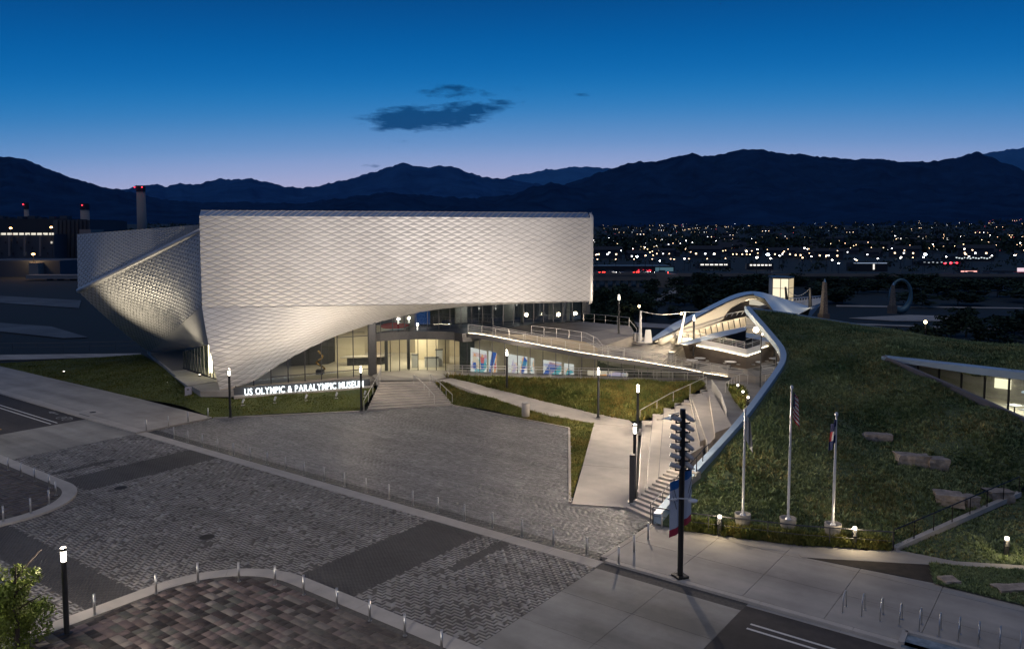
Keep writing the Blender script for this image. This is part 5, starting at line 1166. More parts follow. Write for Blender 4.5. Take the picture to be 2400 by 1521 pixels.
for sgn, label in ((-1, 'white banner with blue top and red tip left of the black pole'), (1, 'white banner with blue top and red tip right of the black pole')):
    dx = np.array([.80, .60, 0]) * sgn; o0 = np.array(pb_) + dx * .2 + np.array([0, 0, 2.30 if sgn < 0 else 2.55]); HB, WB_ = 2.75, .60
    bt = thing('banner', label, 'banner', tuple(o0), 0, 'banners on the floodlight pole')
    def bq(u0, u1, v0, v1, m, nm, lift=0, sh=0):
        f = lambda u, v: tuple(o0 + dx * WB_ * u + np.array([0, 0, HB * v + (-.12 * u if sgn < 0 else .12 * u)]) + np.array([.6, -.8, 0]) * (.05 * math.sin(u * 5) + lift))
        b = MB()
        for i in range(4): a, c = u0 + (u1 - u0) * i / 4, u0 + (u1 - u0) * (i + 1) / 4; b.add([f(a, v0), f(c, v0), f(c, v1), f(a, v1)], [(0, 1, 2, 3)])
        obj(nm, b, m, bt)
    bq(0, 1, .84, 1, M['ban_b'], 'blue_field'); bq(0, 1, .13, .84, M['ban_w'], 'white_field'); bq(0, 1, .0, .13, M['ban_r'], 'red_field')
    b = MB(); f2 = lambda u, v: tuple(o0 + dx * WB_ * u + np.array([0, 0, HB * v]) + np.array([.6, -.8, 0]) * .07)
    for k in range(6): u = .30 + .10 * (k % 3) + (0.0 if k < 3 else .04); v = .63 + .06 * (k % 3) - (.0 if k < 3 else .14); b.add([f2(u, v - .03), f2(u + .06, v - .03), f2(u + .28, v + .10), f2(u + .22, v + .10)], [(0, 1, 2, 3)])
    obj('diagonal_bars', b, M['ban_k'], bt); obj('arm', MB().bar(tuple(np.array(pb_) + [0, 0, (2.30 if sgn < 0 else 2.55) + HB + .02]), tuple(o0 + dx * .75 + [0, 0, HB + .02]), .035, .035), M['steel_d'], bt)
# other lamps that stand outside the picture and throw the street light seen in it
def street_light(x, y, h, aim, e, lb):
    o = thing('street_light', lb, 'street lamp', (x, y, 0), 0, 'street lights around the crossing'); obj('pole', MB().lathe([(.13, 0), (.09, h)], (x, y, 0), 10), M['pole'], o)
    ax = np.array(aim) - np.array((x, y)); ax = ax / np.linalg.norm(ax); hd = (x + ax[0] * 2, y + ax[1] * 2, h + .1); obj('arm', MB().bar((x, y, h), hd, .09, .09), M['pole'], o); obj('head', MB().box((hd[0], hd[1], h + .06), (.7, .3, .12), math.atan2(ax[1], ax[0])), M['pole'], o)
    light('street_light_lamp', 'SPOT', (hd[0], hd[1], h - .06), e, (1, .91, .80), .25, (hd[0] + ax[0] * 3, hd[1] + ax[1] * 3, 0), 140, .6)
street_light(-31, 24, 9, (-18, 38), 4800, 'tall street light beyond the left edge of the view'); street_light(-9, 13, 8, (-4, 34), 6000, 'tall street light standing below the camera'); street_light(23, 19, 8, (18, 36), 300, 'tall street light beyond the lower right corner of the view'); street_light(-62, 60, 9, (-44, 62), 8000, 'tall street light beyond the far left pavement')

# ================================================================ BOLLARDS, FLAG POLES, SIGN
bp = thing('bollard', 'x', 'bollard'); obj('post', MB().lathe([(.055, 0), (.055, .93)], n=12), M['steel'], bp, True, world=False); obj('cap', MB().lathe([(.062, 0), (.062, .025), (.03, .035)], (0, 0, .93), 12), M['steel'], bp, world=False); obj('base_ring', MB().lathe([(.09, 0), (.09, .02)], n=12), M['steel'], bp, world=False)
first = [True]
def bollard(loc, label, group):
    if first[0]: first[0] = False; bp.location = loc; tag(bp, label, None, group); return
    dup(bp, loc, 0, label, group)
for k in range(20):
    bollard(ST(-41.4 + 2.135 * k, .28, .0), f'steel bollard along the plaza kerb, {ORD[k]} from the pavement end', 'bollards along the plaza kerb')
for k, (x, y) in enumerate(((343, 1009), (395, 1000), (441, 989), (488, 980))): bollard(P(x, y, .1), f'steel bollard at the end of the left pavement, {ORD[k]} from the street', 'bollards closing the left pavement')
for k, (x, y) in enumerate(((1035, 1528), (949, 1489), (867, 1454), (790, 1425), (712, 1393), (645, 1370), (560, 1362), (464, 1363), (366, 1390), (222, 1440), (85, 1487))): bollard(P(x, y, .115), f'steel bollard inside the curved near kerb, {ORD[k]} from the bottom edge', 'bollards inside the curved near kerb')
for k, (x, y) in enumerate(((20, 1102), (50, 1115), (82, 1128), (116, 1143), (131, 1161), (115, 1182), (72, 1203), (8, 1222))): bollard(P(x, y, .115), f'steel bollard around the left corner bay, {ORD[k]} clockwise', 'bollards around the left corner bay')
for k, (x, y) in enumerate(((1450, 1322), (1486, 1292), (1519, 1263), (1551, 1239))): bollard(P(x, y, .1), f'steel bollard across the right pavement, {ORD[k]} from the street', 'bollards across the right pavement')
M['flagpole'] = mat('white_flagpole', (.72, .74, .78), .35, .2, .03, 2); M['pot'] = mat('concrete_pot', (.33, .31, .28), .8, 0, .12, 3)
def flagpole(px, pyb, pyt, label):
    p = P(px, pyb + 36, .12); o = thing('flagpole', label, 'flagpole', p, 0, 'flag poles in front of the grass slope'); h = DY(px, pyt, p[1])[2]
    obj('pole', MB().lathe([(.075, 0), (.075, 3), (.045, h - 1.0)], (p[0], p[1], 1.0), 10), M['flagpole'], o); obj('truck', MB().lathe([(.09, 0), (.09, .14), (.03, .2)], (p[0], p[1], h), 10), M['flagpole'], o); obj('collar', MB().lathe([(.2, 0), (.12, .12)], (p[0], p[1], .98), 12), M['flagpole'], o)
    pt = thing('plant_pot', {0: 'round concrete pot footing the left flag pole', 1: 'round concrete pot footing the middle flag pole', 2: 'round concrete pot footing the right flag pole'}[len(pots)], 'pot', p, 0, 'concrete pots under the flag poles'); pots.append(pt)
    obj('body', MB().lathe([(.30, 0), (.36, .25), (.44, .75), (.46, .98), (.40, .98), (.36, .9)], p, 18), M['pot'], pt, True); return (p[0], p[1], h)
pots = []
f1 = flagpole(1740, 1206, 965, 'left flag pole with a pale limp flag'); f2_ = flagpole(1846, 1216, 911, 'middle tallest flag pole with the striped national flag'); f3 = flagpole(1951, 1230, 974, 'right flag pole with a dark blue limp flag')
def flag(top, drop, wdt, sgn, cols, label, seed):
    """limp flag hanging in folds from the hoist"""
    o = thing('flag', label, 'flag', top); nu, nv = 16, 26
    def pt(u, v):
        fold = .16 * math.sin(u * 9 + seed + v * 1.2) * (.3 + u); x = sgn * (.06 + wdt * u * (.55 + .45 * v)); return (top[0] + x, top[1] - .1 - fold, top[2] - .12 - drop * v - drop * .45 * u * (.6 + .4 * v))
    groups = {}
    for i in range(nu):
        for j in range(nv):
            u, v = (i + .5) / nu, (j + .5) / nv; nm, m = cols(u, v); groups.setdefault(nm, (m, MB()))[1].add([pt(i / nu, j / nv), pt((i + 1) / nu, j / nv), pt((i + 1) / nu, (j + 1) / nv), pt(i / nu, (j + 1) / nv)], [(0, 1, 2, 3)])
    for nm, (m, b) in groups.items(): obj(nm, b, m, o, True)
    return o
FR, FW_, FB = mat('flag_red', (.42, .025, .04), .8), mat('flag_white', (.66, .66, .66), .8), mat('flag_blue', (.015, .03, .13), .8)
us = flag(f2_, 1.55, .50, 1, lambda u, v: ('canton', FB) if (v < .54 and u < .45) else (('red_stripe', FR) if int(v * 13) % 2 == 0 else ('white_stripe', FW_)), 'limp red, white and blue striped flag on the middle pole', 1)
b = MB()
for i in range(4):
    for j in range(7): x = .10 + .055 * i; b.box((f2_[0] + x, f2_[1] - .32, f2_[2] - .25 - .14 * j - .1 * i), (.03, .012, .04))
obj('star', b, FW_, us)
flag(f1, 1.5, .34, 1, lambda u, v: ('cloth', mat('flag_cream', (.52, .52, .50), .8) if 'flag_cream' not in bpy.data.materials else bpy.data.materials['flag_cream']), 'limp pale cream flag on the left pole', 4)
flag(f3, 1.35, .34, -1, lambda u, v: ('blue_band', FB) if v < .3 or v > .66 else (('white_band', FW_) if u < .75 else ('red_disc', FR)), 'limp dark blue and white flag on the right pole', 2)
# sign
sign = thing('museum_sign', 'long illuminated white letter sign reading US OLYMPIC & PARALYMPIC MUSEUM on the low wall', 'sign', tuple(LA))
def glyphs(text, size, ext):
    out = []; x = 0; pen = size * .10
    for ch in text:
        if ch == ' ': x += size * .34; continue
        cu = bpy.data.curves.new('letter', 'FONT'); cu.body = ch; cu.size = size; cu.extrude = ext; cu.offset = size * .010; cu.resolution_u = 3
        ob = bpy.data.objects.new('letter', cu); COL.objects.link(ob); bpy.context.view_layer.update(); me = bpy.data.meshes.new_from_object(ob.evaluated_get(bpy.context.evaluated_depsgraph_get()))
        COL.objects.unlink(ob); bpy.data.objects.remove(ob); bpy.data.curves.remove(cu); v = np.array([w_.co for w_ in me.vertices]); mn, mx_ = v[:, 0].min(), v[:, 0].max()
        out.append((ch, me, x - mn)); x += (mx_ - mn) + pen
    return out, x - pen
gs, tw_ = glyphs('US OLYMPIC & PARALYMPIC MUSEUM', .92, .05); kx = sl / tw_
for ch, me, x in gs:
    o = bpy.data.objects.new('letter', me); COL.objects.link(o); o.parent = sign; me.materials.append(M['letter']); PLACE[o.name] = PLACE[sign.name]
    q = s_n * .22 + sdv * x * kx; o.location = (q[0], q[1], q[2] + .02); o.rotation_euler = (PI / 2, 0, math.atan2(sdv[1], sdv[0])); o.scale = (kx, 1, 1)
sw_ = MB(); a, c = LA - sdv * 1.0 - s_n * .3, LZ + sdv * .8 - s_n * .3
sw_.prism([tuple(a[:2]), tuple(c[:2]), tuple(c[:2] - s_n[:2] * .35), tuple(a[:2] - s_n[:2] * .35)], .2, 1.72); tag(obj('plinth_wall', sw_, mat('dark_plinth', (.07, .075, .085), .5, 0, .1, .6)), 'dark low wall behind the illuminated sign letters', 'wall')
sk = MB(); sk.prism([tuple((LA - sdv)[:2] + s_n[:2] * .5), tuple((LZ + sdv)[:2] + s_n[:2] * .5), tuple((LZ + sdv)[:2] - s_n[:2] * .3), tuple((LA - sdv)[:2] - s_n[:2] * .3)], .2, 1.0); struct('sign_kerb', sk, M['conc2'])
# little spotlights in the lawn that wash the wedge
for k, (px, py) in enumerate(((569, 950), (644, 944.5), (717, 939), (788, 933.5), (855, 930))):
    p = np.array(P(px, py, .55)); o = thing('spike_spotlight', f'small grey spotlight on the lawn below the sign, {ORD[k]} from the left', 'spotlight', tuple(p), 0, 'spotlights on the lawn below the sign')
    obj('stake', MB().tube([tuple(p), tuple(p + [0, 0, .3])], .03, 6), M['steel_d'], o); d = np.array((.1, .75, .65)); hd = MB(); hd.tube([tuple(p + [0, 0, .32] - d * .12), tuple(p + [0, 0, .32] + d * .34)], [.08, .12], 10); obj('head', hd, M['steel'], o); obj('base_plate', MB().box(tuple(p + [0, 0, .02]), (.3, .3, .04)), M['conc2'], o)
    light('wash_light', 'SPOT', tuple(p + [0, .0, .9]), (700, 850, 900, 800, 350)[k], (1, .82, .58), .1, (p[0] + (-1.0, -.5, 0, 1, 1)[k], p[1] + 5.2, 15.5), 88, .9)
for px, py, z, t3, e, lb in ((468, 882, 1.45, (-38, 92, 7), 300, 'bright ground spotlight beside the side glazing'), (150, 874, .25, (-45, 95, 11), 4300, 'ground spotlight on the left lawn aimed at the wing'), (395, 900, .7, (-36, 87, 15), 1700, 'ground spotlight at the lawn edge below the wing')):  # the lawn edge spot is added to brighten the upper wing
    p = np.array(P(px, py, z)); o = thing('ground_spotlight', lb, 'spotlight', tuple(p)); obj('housing', MB().lathe([(.14, 0), (.16, .18), (.12, .2)], tuple(p), 10), M['steel_d'], o); obj('lens', MB().lathe([(.11, 0), (.11, .012)], tuple(p + [0, 0, .2]), 10), M['lamp'], o)
    light('wing_flood', 'SPOT', tuple(p + [0, 0, .35]), e, (1, .86, .62), .15, t3, 70, .9)
# ================================================================ SMALL THINGS
p = P(1481, 1178); py_ = thing('info_pylon', 'tall dark slab pylon at the foot of the hill stairs', 'pylon', p); obj('slab', MB().box((p[0], p[1], 1.6), (.34, .5, 3.1), -.2), mat('dark_pylon', (.11, .105, .10), .45, .2, .1, 2), py_); obj('plinth', MB().box((p[0], p[1], .05), (.5, .7, .1), -.2), M['steel_d'], py_)
p = P(1232, 975, .42); t_ = thing('litter_bin', 'pale concrete litter bin on the grass strip by the footpath', 'bin', p); obj('body', MB().lathe([(.36, 0), (.38, 1.2), (.30, 1.2), (.28, 1.05)], p, 16), M['conc2'], t_, True); obj('lid', MB().lathe([(.38, 0), (.40, .05), (.2, .1)], (p[0], p[1], p[2] + 1.22), 16), M['steel'], t_)
for px, py, z, lb in ((1489, 801, 4.8, 'slatted steel litter bin beside the first white mast'), (1573, 847, 3.3, 'slatted steel litter bin on the stepped terrace')):
    p = P(px, py, z); t_ = thing('litter_bin', lb, 'bin', p); obj('drum', MB().lathe([(.28, 0), (.28, .95)], p, 12), M['steel_d'], t_)
    for k in range(12): a = 2 * PI * k / 12; obj('slat', MB().box((p[0] + .31 * math.cos(a), p[1] + .31 * math.sin(a), p[2] + .5), (.04, .1, .95), a), M['steel'], t_)
    obj('lid', MB().lathe([(.36, 0), (.36, .06), (.15, .1)], (p[0], p[1], p[2] + .98), 14), M['steel'], t_)
p = P(1519, 803, 4.75); t_ = thing('sign_board', 'white folding board standing by the start of the bridge', 'sign board', p)
for s_ in (-1, 1): b = MB(); b.add([(p[0] - .45, p[1] + .3 * s_, p[2]), (p[0] + .45, p[1] + .3 * s_, p[2]), (p[0] + .3, p[1] + .05 * s_, p[2] + 1.5), (p[0] - .3, p[1] + .05 * s_, p[2] + 1.5)], [(0, 1, 2, 3)]); obj('panel', b, M['white'], t_)
p = P(442, 926, .75); t_ = thing('utility_cabinet', 'pale utility cabinet on the lawn left of the museum tip', 'cabinet', p); obj('body', MB().box((p[0], p[1], p[2] + .42), (.62, .35, .84), .2), mat('lilac_grey_steel', (.5, .48, .55), .5, .1, .05, 2), t_); obj('label_plate', MB().box((p[0] + .03, p[1] - .19, p[2] + .62), (.2, .02, .12), .2), M['steel_d'], t_); obj('plinth', MB().box((p[0], p[1], p[2]), (.7, .45, .1), .2), M['conc2'], t_)
for k, (px, py, z) in enumerate(((1640, 846, 2.62), (1622, 851, 2.62), (1712, 855, 2.62))):
    p = P(px, py + 9, z); t_ = thing('terrace_table', ('round white terrace table nearest the brown wall', 'round white terrace table beside the stepped seating', 'round white terrace table farther along towards the cafe')[k], 'table', p, 0, 'round tables on the cafe terrace')
    obj('table_top', MB().lathe([(.62, 0), (.62, .04)], (p[0], p[1], p[2] + .74), 18), M['white'], t_); obj('leg', MB().lathe([(.05, 0), (.05, .74)], p, 8), M['steel_d'], t_)
    for a in (0, 2.1, 4.2): obj('seat', MB().lathe([(.2, 0), (.2, .04)], (p[0] + .85 * math.cos(a), p[1] + .85 * math.sin(a), p[2] + .45), 12), M['steel'], t_)
    obj('base_frame', MB().lathe([(.85, 0), (.85, .03), (.8, .03)], p, 18), M['steel_d'], t_)
rk = thing('bike_rack', 'x', 'bike rack'); b = MB(); b.tube([(0, -.38, 0), (0, -.38, .5)] + [(0, -.38 * math.cos(PI * k / 8), .5 + .38 * math.sin(PI * k / 8)) for k in range(1, 8)] + [(0, .38, .5), (0, .38, 0)], .03, 8); obj('hoop', b, M['steel'], rk, True, world=False)
for s_ in (-1, 1): obj('foot', MB().lathe([(.07, 0), (.07, .015)], (0, .38 * s_, 0), 10), M['steel'], rk, world=False)
for k, (px, py) in enumerate(((1979, 1428), (2023, 1436), (2066, 1447), (2111, 1459), (2157, 1471), (2203, 1483), (2248, 1494), (2294, 1505), (2343, 1516), (2391, 1528))):
    lb = f'steel hoop bike rack on the right pavement, {ORD[k]} from the left'; p = P(px, py, .1)
    if k == 0: rk.location = p; rk.rotation_euler = (0, 0, ST_ROT + .05); tag(rk, lb, None, 'hoop bike racks on the right pavement')
    else: dup(rk, p, ST_ROT + .05, lb)
for px, py, lb in ((485, 1258, 'dark manhole cover in the middle of the herringbone crossing'), (283, 1143, 'dark manhole cover near the left corner bay')):
    p = P(px, py, 0); t_ = thing('manhole_cover', lb, 'manhole cover', p); obj('lid', MB().lathe([(.40, -.04), (.40, .006)], p, 22), mat('cast_iron', (.03, .028, .026), .6, .5, .2, 9) if 'cast_iron' not in bpy.data.materials else bpy.data.materials['cast_iron'], t_); obj('ring', MB().lathe([(.46, -.04), (.46, .003)], p, 22), M['steel_d'], t_)
p = P(197, 972, .1); t_ = thing('storm_drain', 'kerb inlet storm drain with a round lid on the left pavement', 'drain', p); obj('slab', MB().box((p[0], p[1] + .9, .105), (2.6, 1.6, .03), ST_ROT), M['conc2'], t_); obj('opening', MB().box((p[0] + .1, p[1] - .15, .06), (2.0, .1, .13), ST_ROT), M['black'], t_); obj('lid', MB().lathe([(.3, 0), (.3, .012)], (p[0] + .3, p[1] + 1.0, .12), 16), bpy.data.materials['cast_iron'], t_)
b = [P(1530, 1229, .12), P(1604, 1242, .12), P(1725, 1257, .12), P(1875, 1275, .12), P(2092, 1291, .1)]
railing('slope_railing', 'black posts and pale rail along the foot of the grass slope', b, 1.05, 3.0, (.55,), M['steel_d'])
railing('slope_railing', 'dark fence climbing the slanting kerb on the right', [P(2094, 1288, .15), P(2388, 1157, .85)], 1.1, 1.9, (), M['black'])
b = MB(); p = P(2122, 1490, .1); pl = thing('kerb_planter', 'white gravel tree pit cut into the right pavement edge', 'planter', p); q = [P(2122, 1483, .1), P(2420, 1560, .1), P(2420, 1600, .1), P(2112, 1510, .1)]
obj('bed', MB().prism([x[:2] for x in q], -.1, .115), mat('pale_gravel', (.38, .44, .5), .8, 0, 0, 1.6, col2=(.05, .10, .14)), pl)
for a, c in ((q[0], q[1]), (q[3], q[0])): obj('kerbstone', MB().bar((a[0], a[1], .13), (c[0], c[1], .13), .22, .2), M['conc2'], pl)
# gallery light boxes with plain colour graphics behind the glass
gp0, gp1 = GL0 + [0, .7, 0], GL1 + [0, .7, 0]
PAL = [(.85, .82, .80), (.10, .42, .48), (.62, .16, .17), (.75, .62, .48), (.05, .13, .45), (.86, .42, .18), (.20, .55, .62), (.55, .45, .62)]
EM = [emit(f'print_tone_{k}', c, .85) for k, c in enumerate(PAL)]
def lightbox(x0, x1, yt0, yt1, yb0, yb1, base, shapes, label, seed):
    o = thing('light_box', label, 'mural', VP(x0, yb0, gp0, gp1), 0, 'bright murals behind the gallery glass'); rr = random.Random(seed)
    def pt(u, v, l=0): x = x0 + (x1 - x0) * u; yt = yt0 + (yt1 - yt0) * u; yb = yb0 + (yb1 - yb0) * u; q = VP(x, yb + (yt - yb) * v, gp0, gp1); return (q[0], q[1] - l, q[2])
    b = MB(); b.add([pt(0, 0), pt(1, 0), pt(1, 1), pt(0, 1)], [(0, 1, 2, 3)]); obj('print', b, EM[base], o)
    for k in range(shapes):
        kind = rr.randrange(3); u, v = rr.random() * .8, rr.random() * .85; b = MB(); l = .01 + .004 * k
        if kind == 0: b.add([pt(u, v, l), pt(min(1, u + rr.uniform(.2, .6)), v * .6, l), pt(min(1, u + .25), min(1, v + rr.uniform(.2, .5)), l)], [(0, 1, 2)])
        elif kind == 1:
            for j in range(4): vv = v + .045 * j; b.add([pt(u, min(1, vv), l), pt(1, min(1, vv * .85 + .1), l), pt(1, min(1, vv * .85 + .118), l), pt(u, min(1, vv + .018), l)], [(0, 1, 2, 3)])
        else: b.add([pt(u, 0, l), pt(min(1, u + .3), 0, l), pt(1, min(1, v + .2), l), pt(min(1, u + .4), min(1, v + .45), l)], [(0, 1, 2, 3)])
        obj('colour_shape', b, EM[rr.choice([1, 2, 3, 4, 5, 6, 7])], o)
    return o, pt
lo1, pt = lightbox(1103, 1141, 814, 823, 872, 873.5, 0, 9, 'bright mural with two standing figures, leftmost behind the gallery glass', 5)
for u, c in ((.25, 3), (.72, 2)):
    b = MB(); b.add([pt(u - .10, .42, .08), pt(u + .10, .42, .08), pt(u + .13, .68, .08), pt(u - .13, .68, .08)], [(0, 1, 2, 3)]); obj('figure_shirt', b, EM[c], lo1)
    b = MB(); b.add([pt(u - .09, .14, .08), pt(u + .09, .14, .08), pt(u + .09, .42, .08), pt(u - .09, .42, .08)], [(0, 1, 2, 3)]); obj('figure_trousers', b, EM[4], lo1)
    b = MB(); b.add([pt(u + .06 * math.cos(a), .74 + .06 * math.sin(a), .08) for a in np.linspace(0, 2 * PI, 9)[:-1]], [tuple(range(8))]); obj('figure_head', b, EM[5], lo1)
lightbox(1145, 1164, 822, 827, 873.5, 874.5, 0, 8, 'striped red and teal mural strip behind the gallery glass', 11)
lightbox(1191, 1212, 829, 833, 875, 876, 0, 4, 'white and teal mural left of the tall lamp behind the gallery glass', 21)
lightbox(1214, 1236, 833, 836.5, 876, 877, 0, 6, 'sand and teal mural with waves behind the gallery glass', 33)
lightbox(1241, 1252, 838, 840, 877.5, 878, 0, 4, 'narrow red mural strip behind the gallery glass', 44)
lightbox(1272, 1316, 843, 849.5, 878.5, 880, 0, 11, 'wide blue and white mural behind the gallery glass', 52)
lightbox(1322, 1345, 851, 854, 880.5, 881.5, 0, 4, 'pale wavy mural, rightmost of the tall ones behind the gallery glass', 67)
lightbox(1377, 1472, 867, 874, 882, 884.5, 3, 10, 'long low warm shelf display at the right end of the gallery', 71)
# lobby furniture and exhibits seen through the glass
p = (-17.6, 92.6, 1.66); t_ = thing('reception_desk', 'long boat-shaped dark reception desk in the lobby', 'desk', p)
obj('counter', MB().prism([(p[0] - 2.6, p[1] - .6), (p[0] + 2.2, p[1] + .3), (p[0] + 3.2, p[1] + 1.4), (p[0] - 2, p[1] + .7)], 2.6, 2.74), M['conc2'], t_); obj('body', MB().prism([(p[0] - 1.9, p[1] - .2), (p[0] + 1.9, p[1] + .6), (p[0] + 2.4, p[1] + 1.2), (p[0] - 1.6, p[1] + .6)], 1.66, 2.6), M['dark_wall'], t_)
for k, (x, y, h, w_) in enumerate(((-11.3, 91.2, 1.5, .7), (-9.4, 91.6, 1.1, 1.6), (-8.6, 92.4, 1.9, .8))):
    t_ = thing('display_plinth', ('slim white lobby kiosk left of the ticket counter', 'wide white ticket counter behind the entrance glass', 'tall white lobby kiosk right of the ticket counter')[k], 'plinth', (x, y, 1.66)); obj('body', MB().box((x, y, 1.66 + h / 2), (w_, .6, h)), M['white'], t_); obj('top', MB().box((x, y, 1.66 + h + .03), (w_ + .1, .7, .05)), M['steel_d'], t_)
u = .03; p = UG0 * (1 - u) + UG1 * u + np.array([1.6, 3.0]); t_ = thing('bobsled', 'red racing sled displayed behind the upper glass', 'sled', (*p, 6.2)); d = np.array([.95, .3, 0]); c = np.array((*p, 6.7))
obj('hull', MB().tube([tuple(c + d * a) for a in (-1.6, -1.2, -.4, .5, 1.2, 1.7)], [.1, .28, .38, .36, .25, .06], 12), mat('sled_red', (.6, .02, .04), .25), t_, True); obj('runner', MB().bar(tuple(c - d * 1.3 - [0, 0, .42]), tuple(c + d * 1.3 - [0, 0, .42]), .08, .06), M['steel'], t_); obj('cowl', MB().tube([tuple(c + d * .4 + [0, 0, .3]), tuple(c + d * .95 + [0, 0, .2])], [.2, .1], 8), M['white'], t_, True)
u = .1; p = UG0 * (1 - u) + UG1 * u + np.array([2, 6]); t_ = thing('projection_screen', 'deep blue lit screen on the upper exhibit floor', 'screen', (*p, 6.2)); obj('screen', MB().box((*p, 7.7), (3.2, .1, 2.6), .4), emit('blue_screen', (.03, .10, .32), .5), t_); obj('frame', MB().box((p[0], p[1] + .1, 7.7), (3.4, .1, 2.8), .4), M['dark_wall'], t_)
p = P(727, 884, 1.66); p = (p[0] + .6, p[1] + 2.0, 1.66); t_ = thing('bronze_sculpture', 'gleaming bronze swirl sculpture by the lobby window', 'sculpture', p); obj('plinth', MB().box((p[0], p[1], 1.9), (.8, .8, .5)), M['dark_wall'], t_); b = MB(); b.tube([(p[0] + .5 * math.cos(a) * (1 - a / 14), p[1] + .3 * math.sin(a), 2.2 + a * .22) for a in np.linspace(0, 9, 28)], .11, 7); obj('swirl', b, mat('bronze', (.55, .36, .14), .25, .9), t_, True)
# ================================================================ TREES
M['leaf'] = mat('leaf', (.16, .20, .03), .6, 0, 0, 1.2, col2=(.07, .11, .02), attr='tone', spec=.3)
M['leaf_d'] = mat('far_leaf', (.040, .060, .036), .8, 0, 0, .3, col2=(.018, .032, .022), attr='tone', spec=.1)
def crown_mesh(seed, n, size, lobes, m, sq=.8, spread=1.0, lob=1.0):
    """leaf-sized faces in clumps through an uneven crown about one unit high"""
    rs = np.random.RandomState(seed); cs = []
    for k in range(lobes):
        a = rs.uniform(0, 2 * PI); r = rs.uniform(.05, .36) * spread; z = rs.uniform(-.38, .42) * spread; cs.append((r * math.cos(a) * (1 - abs(z) * .5), r * math.sin(a) * (1 - abs(z) * .5), z, rs.uniform(.13, .25) * lob))
    cs = np.array(cs); pick = rs.randint(0, lobes, n); d = rs.normal(size=(n, 3)); d /= np.linalg.norm(d, axis=1)[:, None]; rad = cs[pick, 3] * rs.uniform(.55, 1.08, n)
    c = cs[pick, :3] + d * rad[:, None] * [1, 1, sq]
    u = rs.normal(size=(n, 3)); u /= np.linalg.norm(u, axis=1)[:, None]; v = np.cross(u, d + rs.normal(size=(n, 3)) * .5); v /= np.linalg.norm(v, axis=1)[:, None] + 1e-9
    s_ = size * rs.uniform(.6, 1.3, n)[:, None]; V = np.stack([c - u * s_, c + v * s_ * .5, c + u * s_, c - v * s_ * .5], 1)
    me = bpy.data.meshes.new('crown'); me.vertices.add(n * 4); me.vertices.foreach_set('co', V.reshape(-1)); me.loops.add(n * 4); me.polygons.add(n)
    me.loops.foreach_set('vertex_index', np.arange(n * 4, dtype=np.int32)); me.polygons.foreach_set('loop_start', np.arange(0, n * 4, 4, dtype=np.int32))
    t = (.65 + .7 * rs.rand(n)) * (1 + .35 * rs.normal(size=lobes)[pick].clip(-1, 1)); col = np.ones((n, 4, 4)); col[..., :3] = t[:, None, None]; at = me.attributes.new('tone', 'FLOAT_COLOR', 'POINT'); at.data.foreach_set('color', col.reshape(-1).astype(np.float32)); me.materials.append(m); me.update(); return me
def trunk_mb(h, r, spread, n, seed):
    rr = random.Random(seed); b = MB(); b.tube([(0, 0, 0), (.02 * h, 0, h * .35), (0, .02 * h, h * .62), (.03 * h, 0, h * .85)], [r, r * .75, r * .5, r * .2], 7)
    for k in range(n):
        z = h * rr.uniform(.35, .7); a = rr.uniform(0, 2 * PI); L_ = spread * rr.uniform(.5, 1); b.tube([(0, 0, z), (L_ * .5 * math.cos(a), L_ * .5 * math.sin(a), z + L_ * .35), (L_ * math.cos(a), L_ * math.sin(a), z + L_ * .6)], [r * .4, r * .25, r * .08], 5)
    return b
far_crowns = [crown_mesh(100 + k, 620, .058, 9, M['leaf_d']) for k in range(5)]; far_trunk = trunk_mb(1.0, .03, .28, 4, 3).mesh('trunk', [M['bark']])
def far_tree(loc, h, wd, k, label, group, name='park_tree'):
    o = thing(name, label, 'tree', loc, R.uniform(0, 6), group); c = bpy.data.objects.new('crown', far_crowns[k % 5]); COL.objects.link(c); c.parent = o; c.location = (0, 0, h * .56); c.scale = (wd, wd, h * .95); c.rotation_euler = (0, 0, R.uniform(0, 6))
    t = bpy.data.objects.new('trunk', far_trunk); COL.objects.link(t); t.parent = o; t.scale = (h, h, h * .7); return o
def tree_row(specs, label, group):
    for k, (px, Y, h, wd) in enumerate(sorted(specs)):
        x = (px - 1200) / FPX * Y; far_tree((x, Y, far_h(x, Y) - .1), h, wd, R.randrange(5), f'{label}, {ORD[k]} from the left', group)
rt = random.Random(4)
tree_row([(rt.uniform(1386, 1470), rt.uniform(125, 200), rt.uniform(4, 7), rt.uniform(6, 10)) for _ in range(14)], 'dark leafy tree beyond the right end of the museum', 'dark trees beyond the museum corner')
tree_row([(rt.uniform(1480, 1600), rt.uniform(150, 230), rt.uniform(3, 6), rt.uniform(5, 9)) for _ in range(12)], 'low dark tree in the park below the highway bridge', 'low trees below the highway bridge')
tree_row([(rt.uniform(1600, 1800), rt.uniform(175, 250), rt.uniform(4.2, 6.4), rt.uniform(9, 15)) for _ in range(20)], 'dark tree in the grove behind the footbridge arch', 'grove behind the footbridge')
tree_row([(rt.uniform(1870, 2480), rt.uniform(185, 280), rt.uniform(3.2, 5.2), rt.uniform(10, 17)) for _ in range(24)], 'dark tree in the long belt behind the ring sculpture', 'tree belt behind the ring sculpture')
tree_row([(rt.uniform(2170, 2480), rt.uniform(105, 150), rt.uniform(3, 5.2), rt.uniform(5, 8)) for _ in range(16)], 'dark bushy tree beyond the rear edge of the grass roof', 'trees beyond the grass roof')
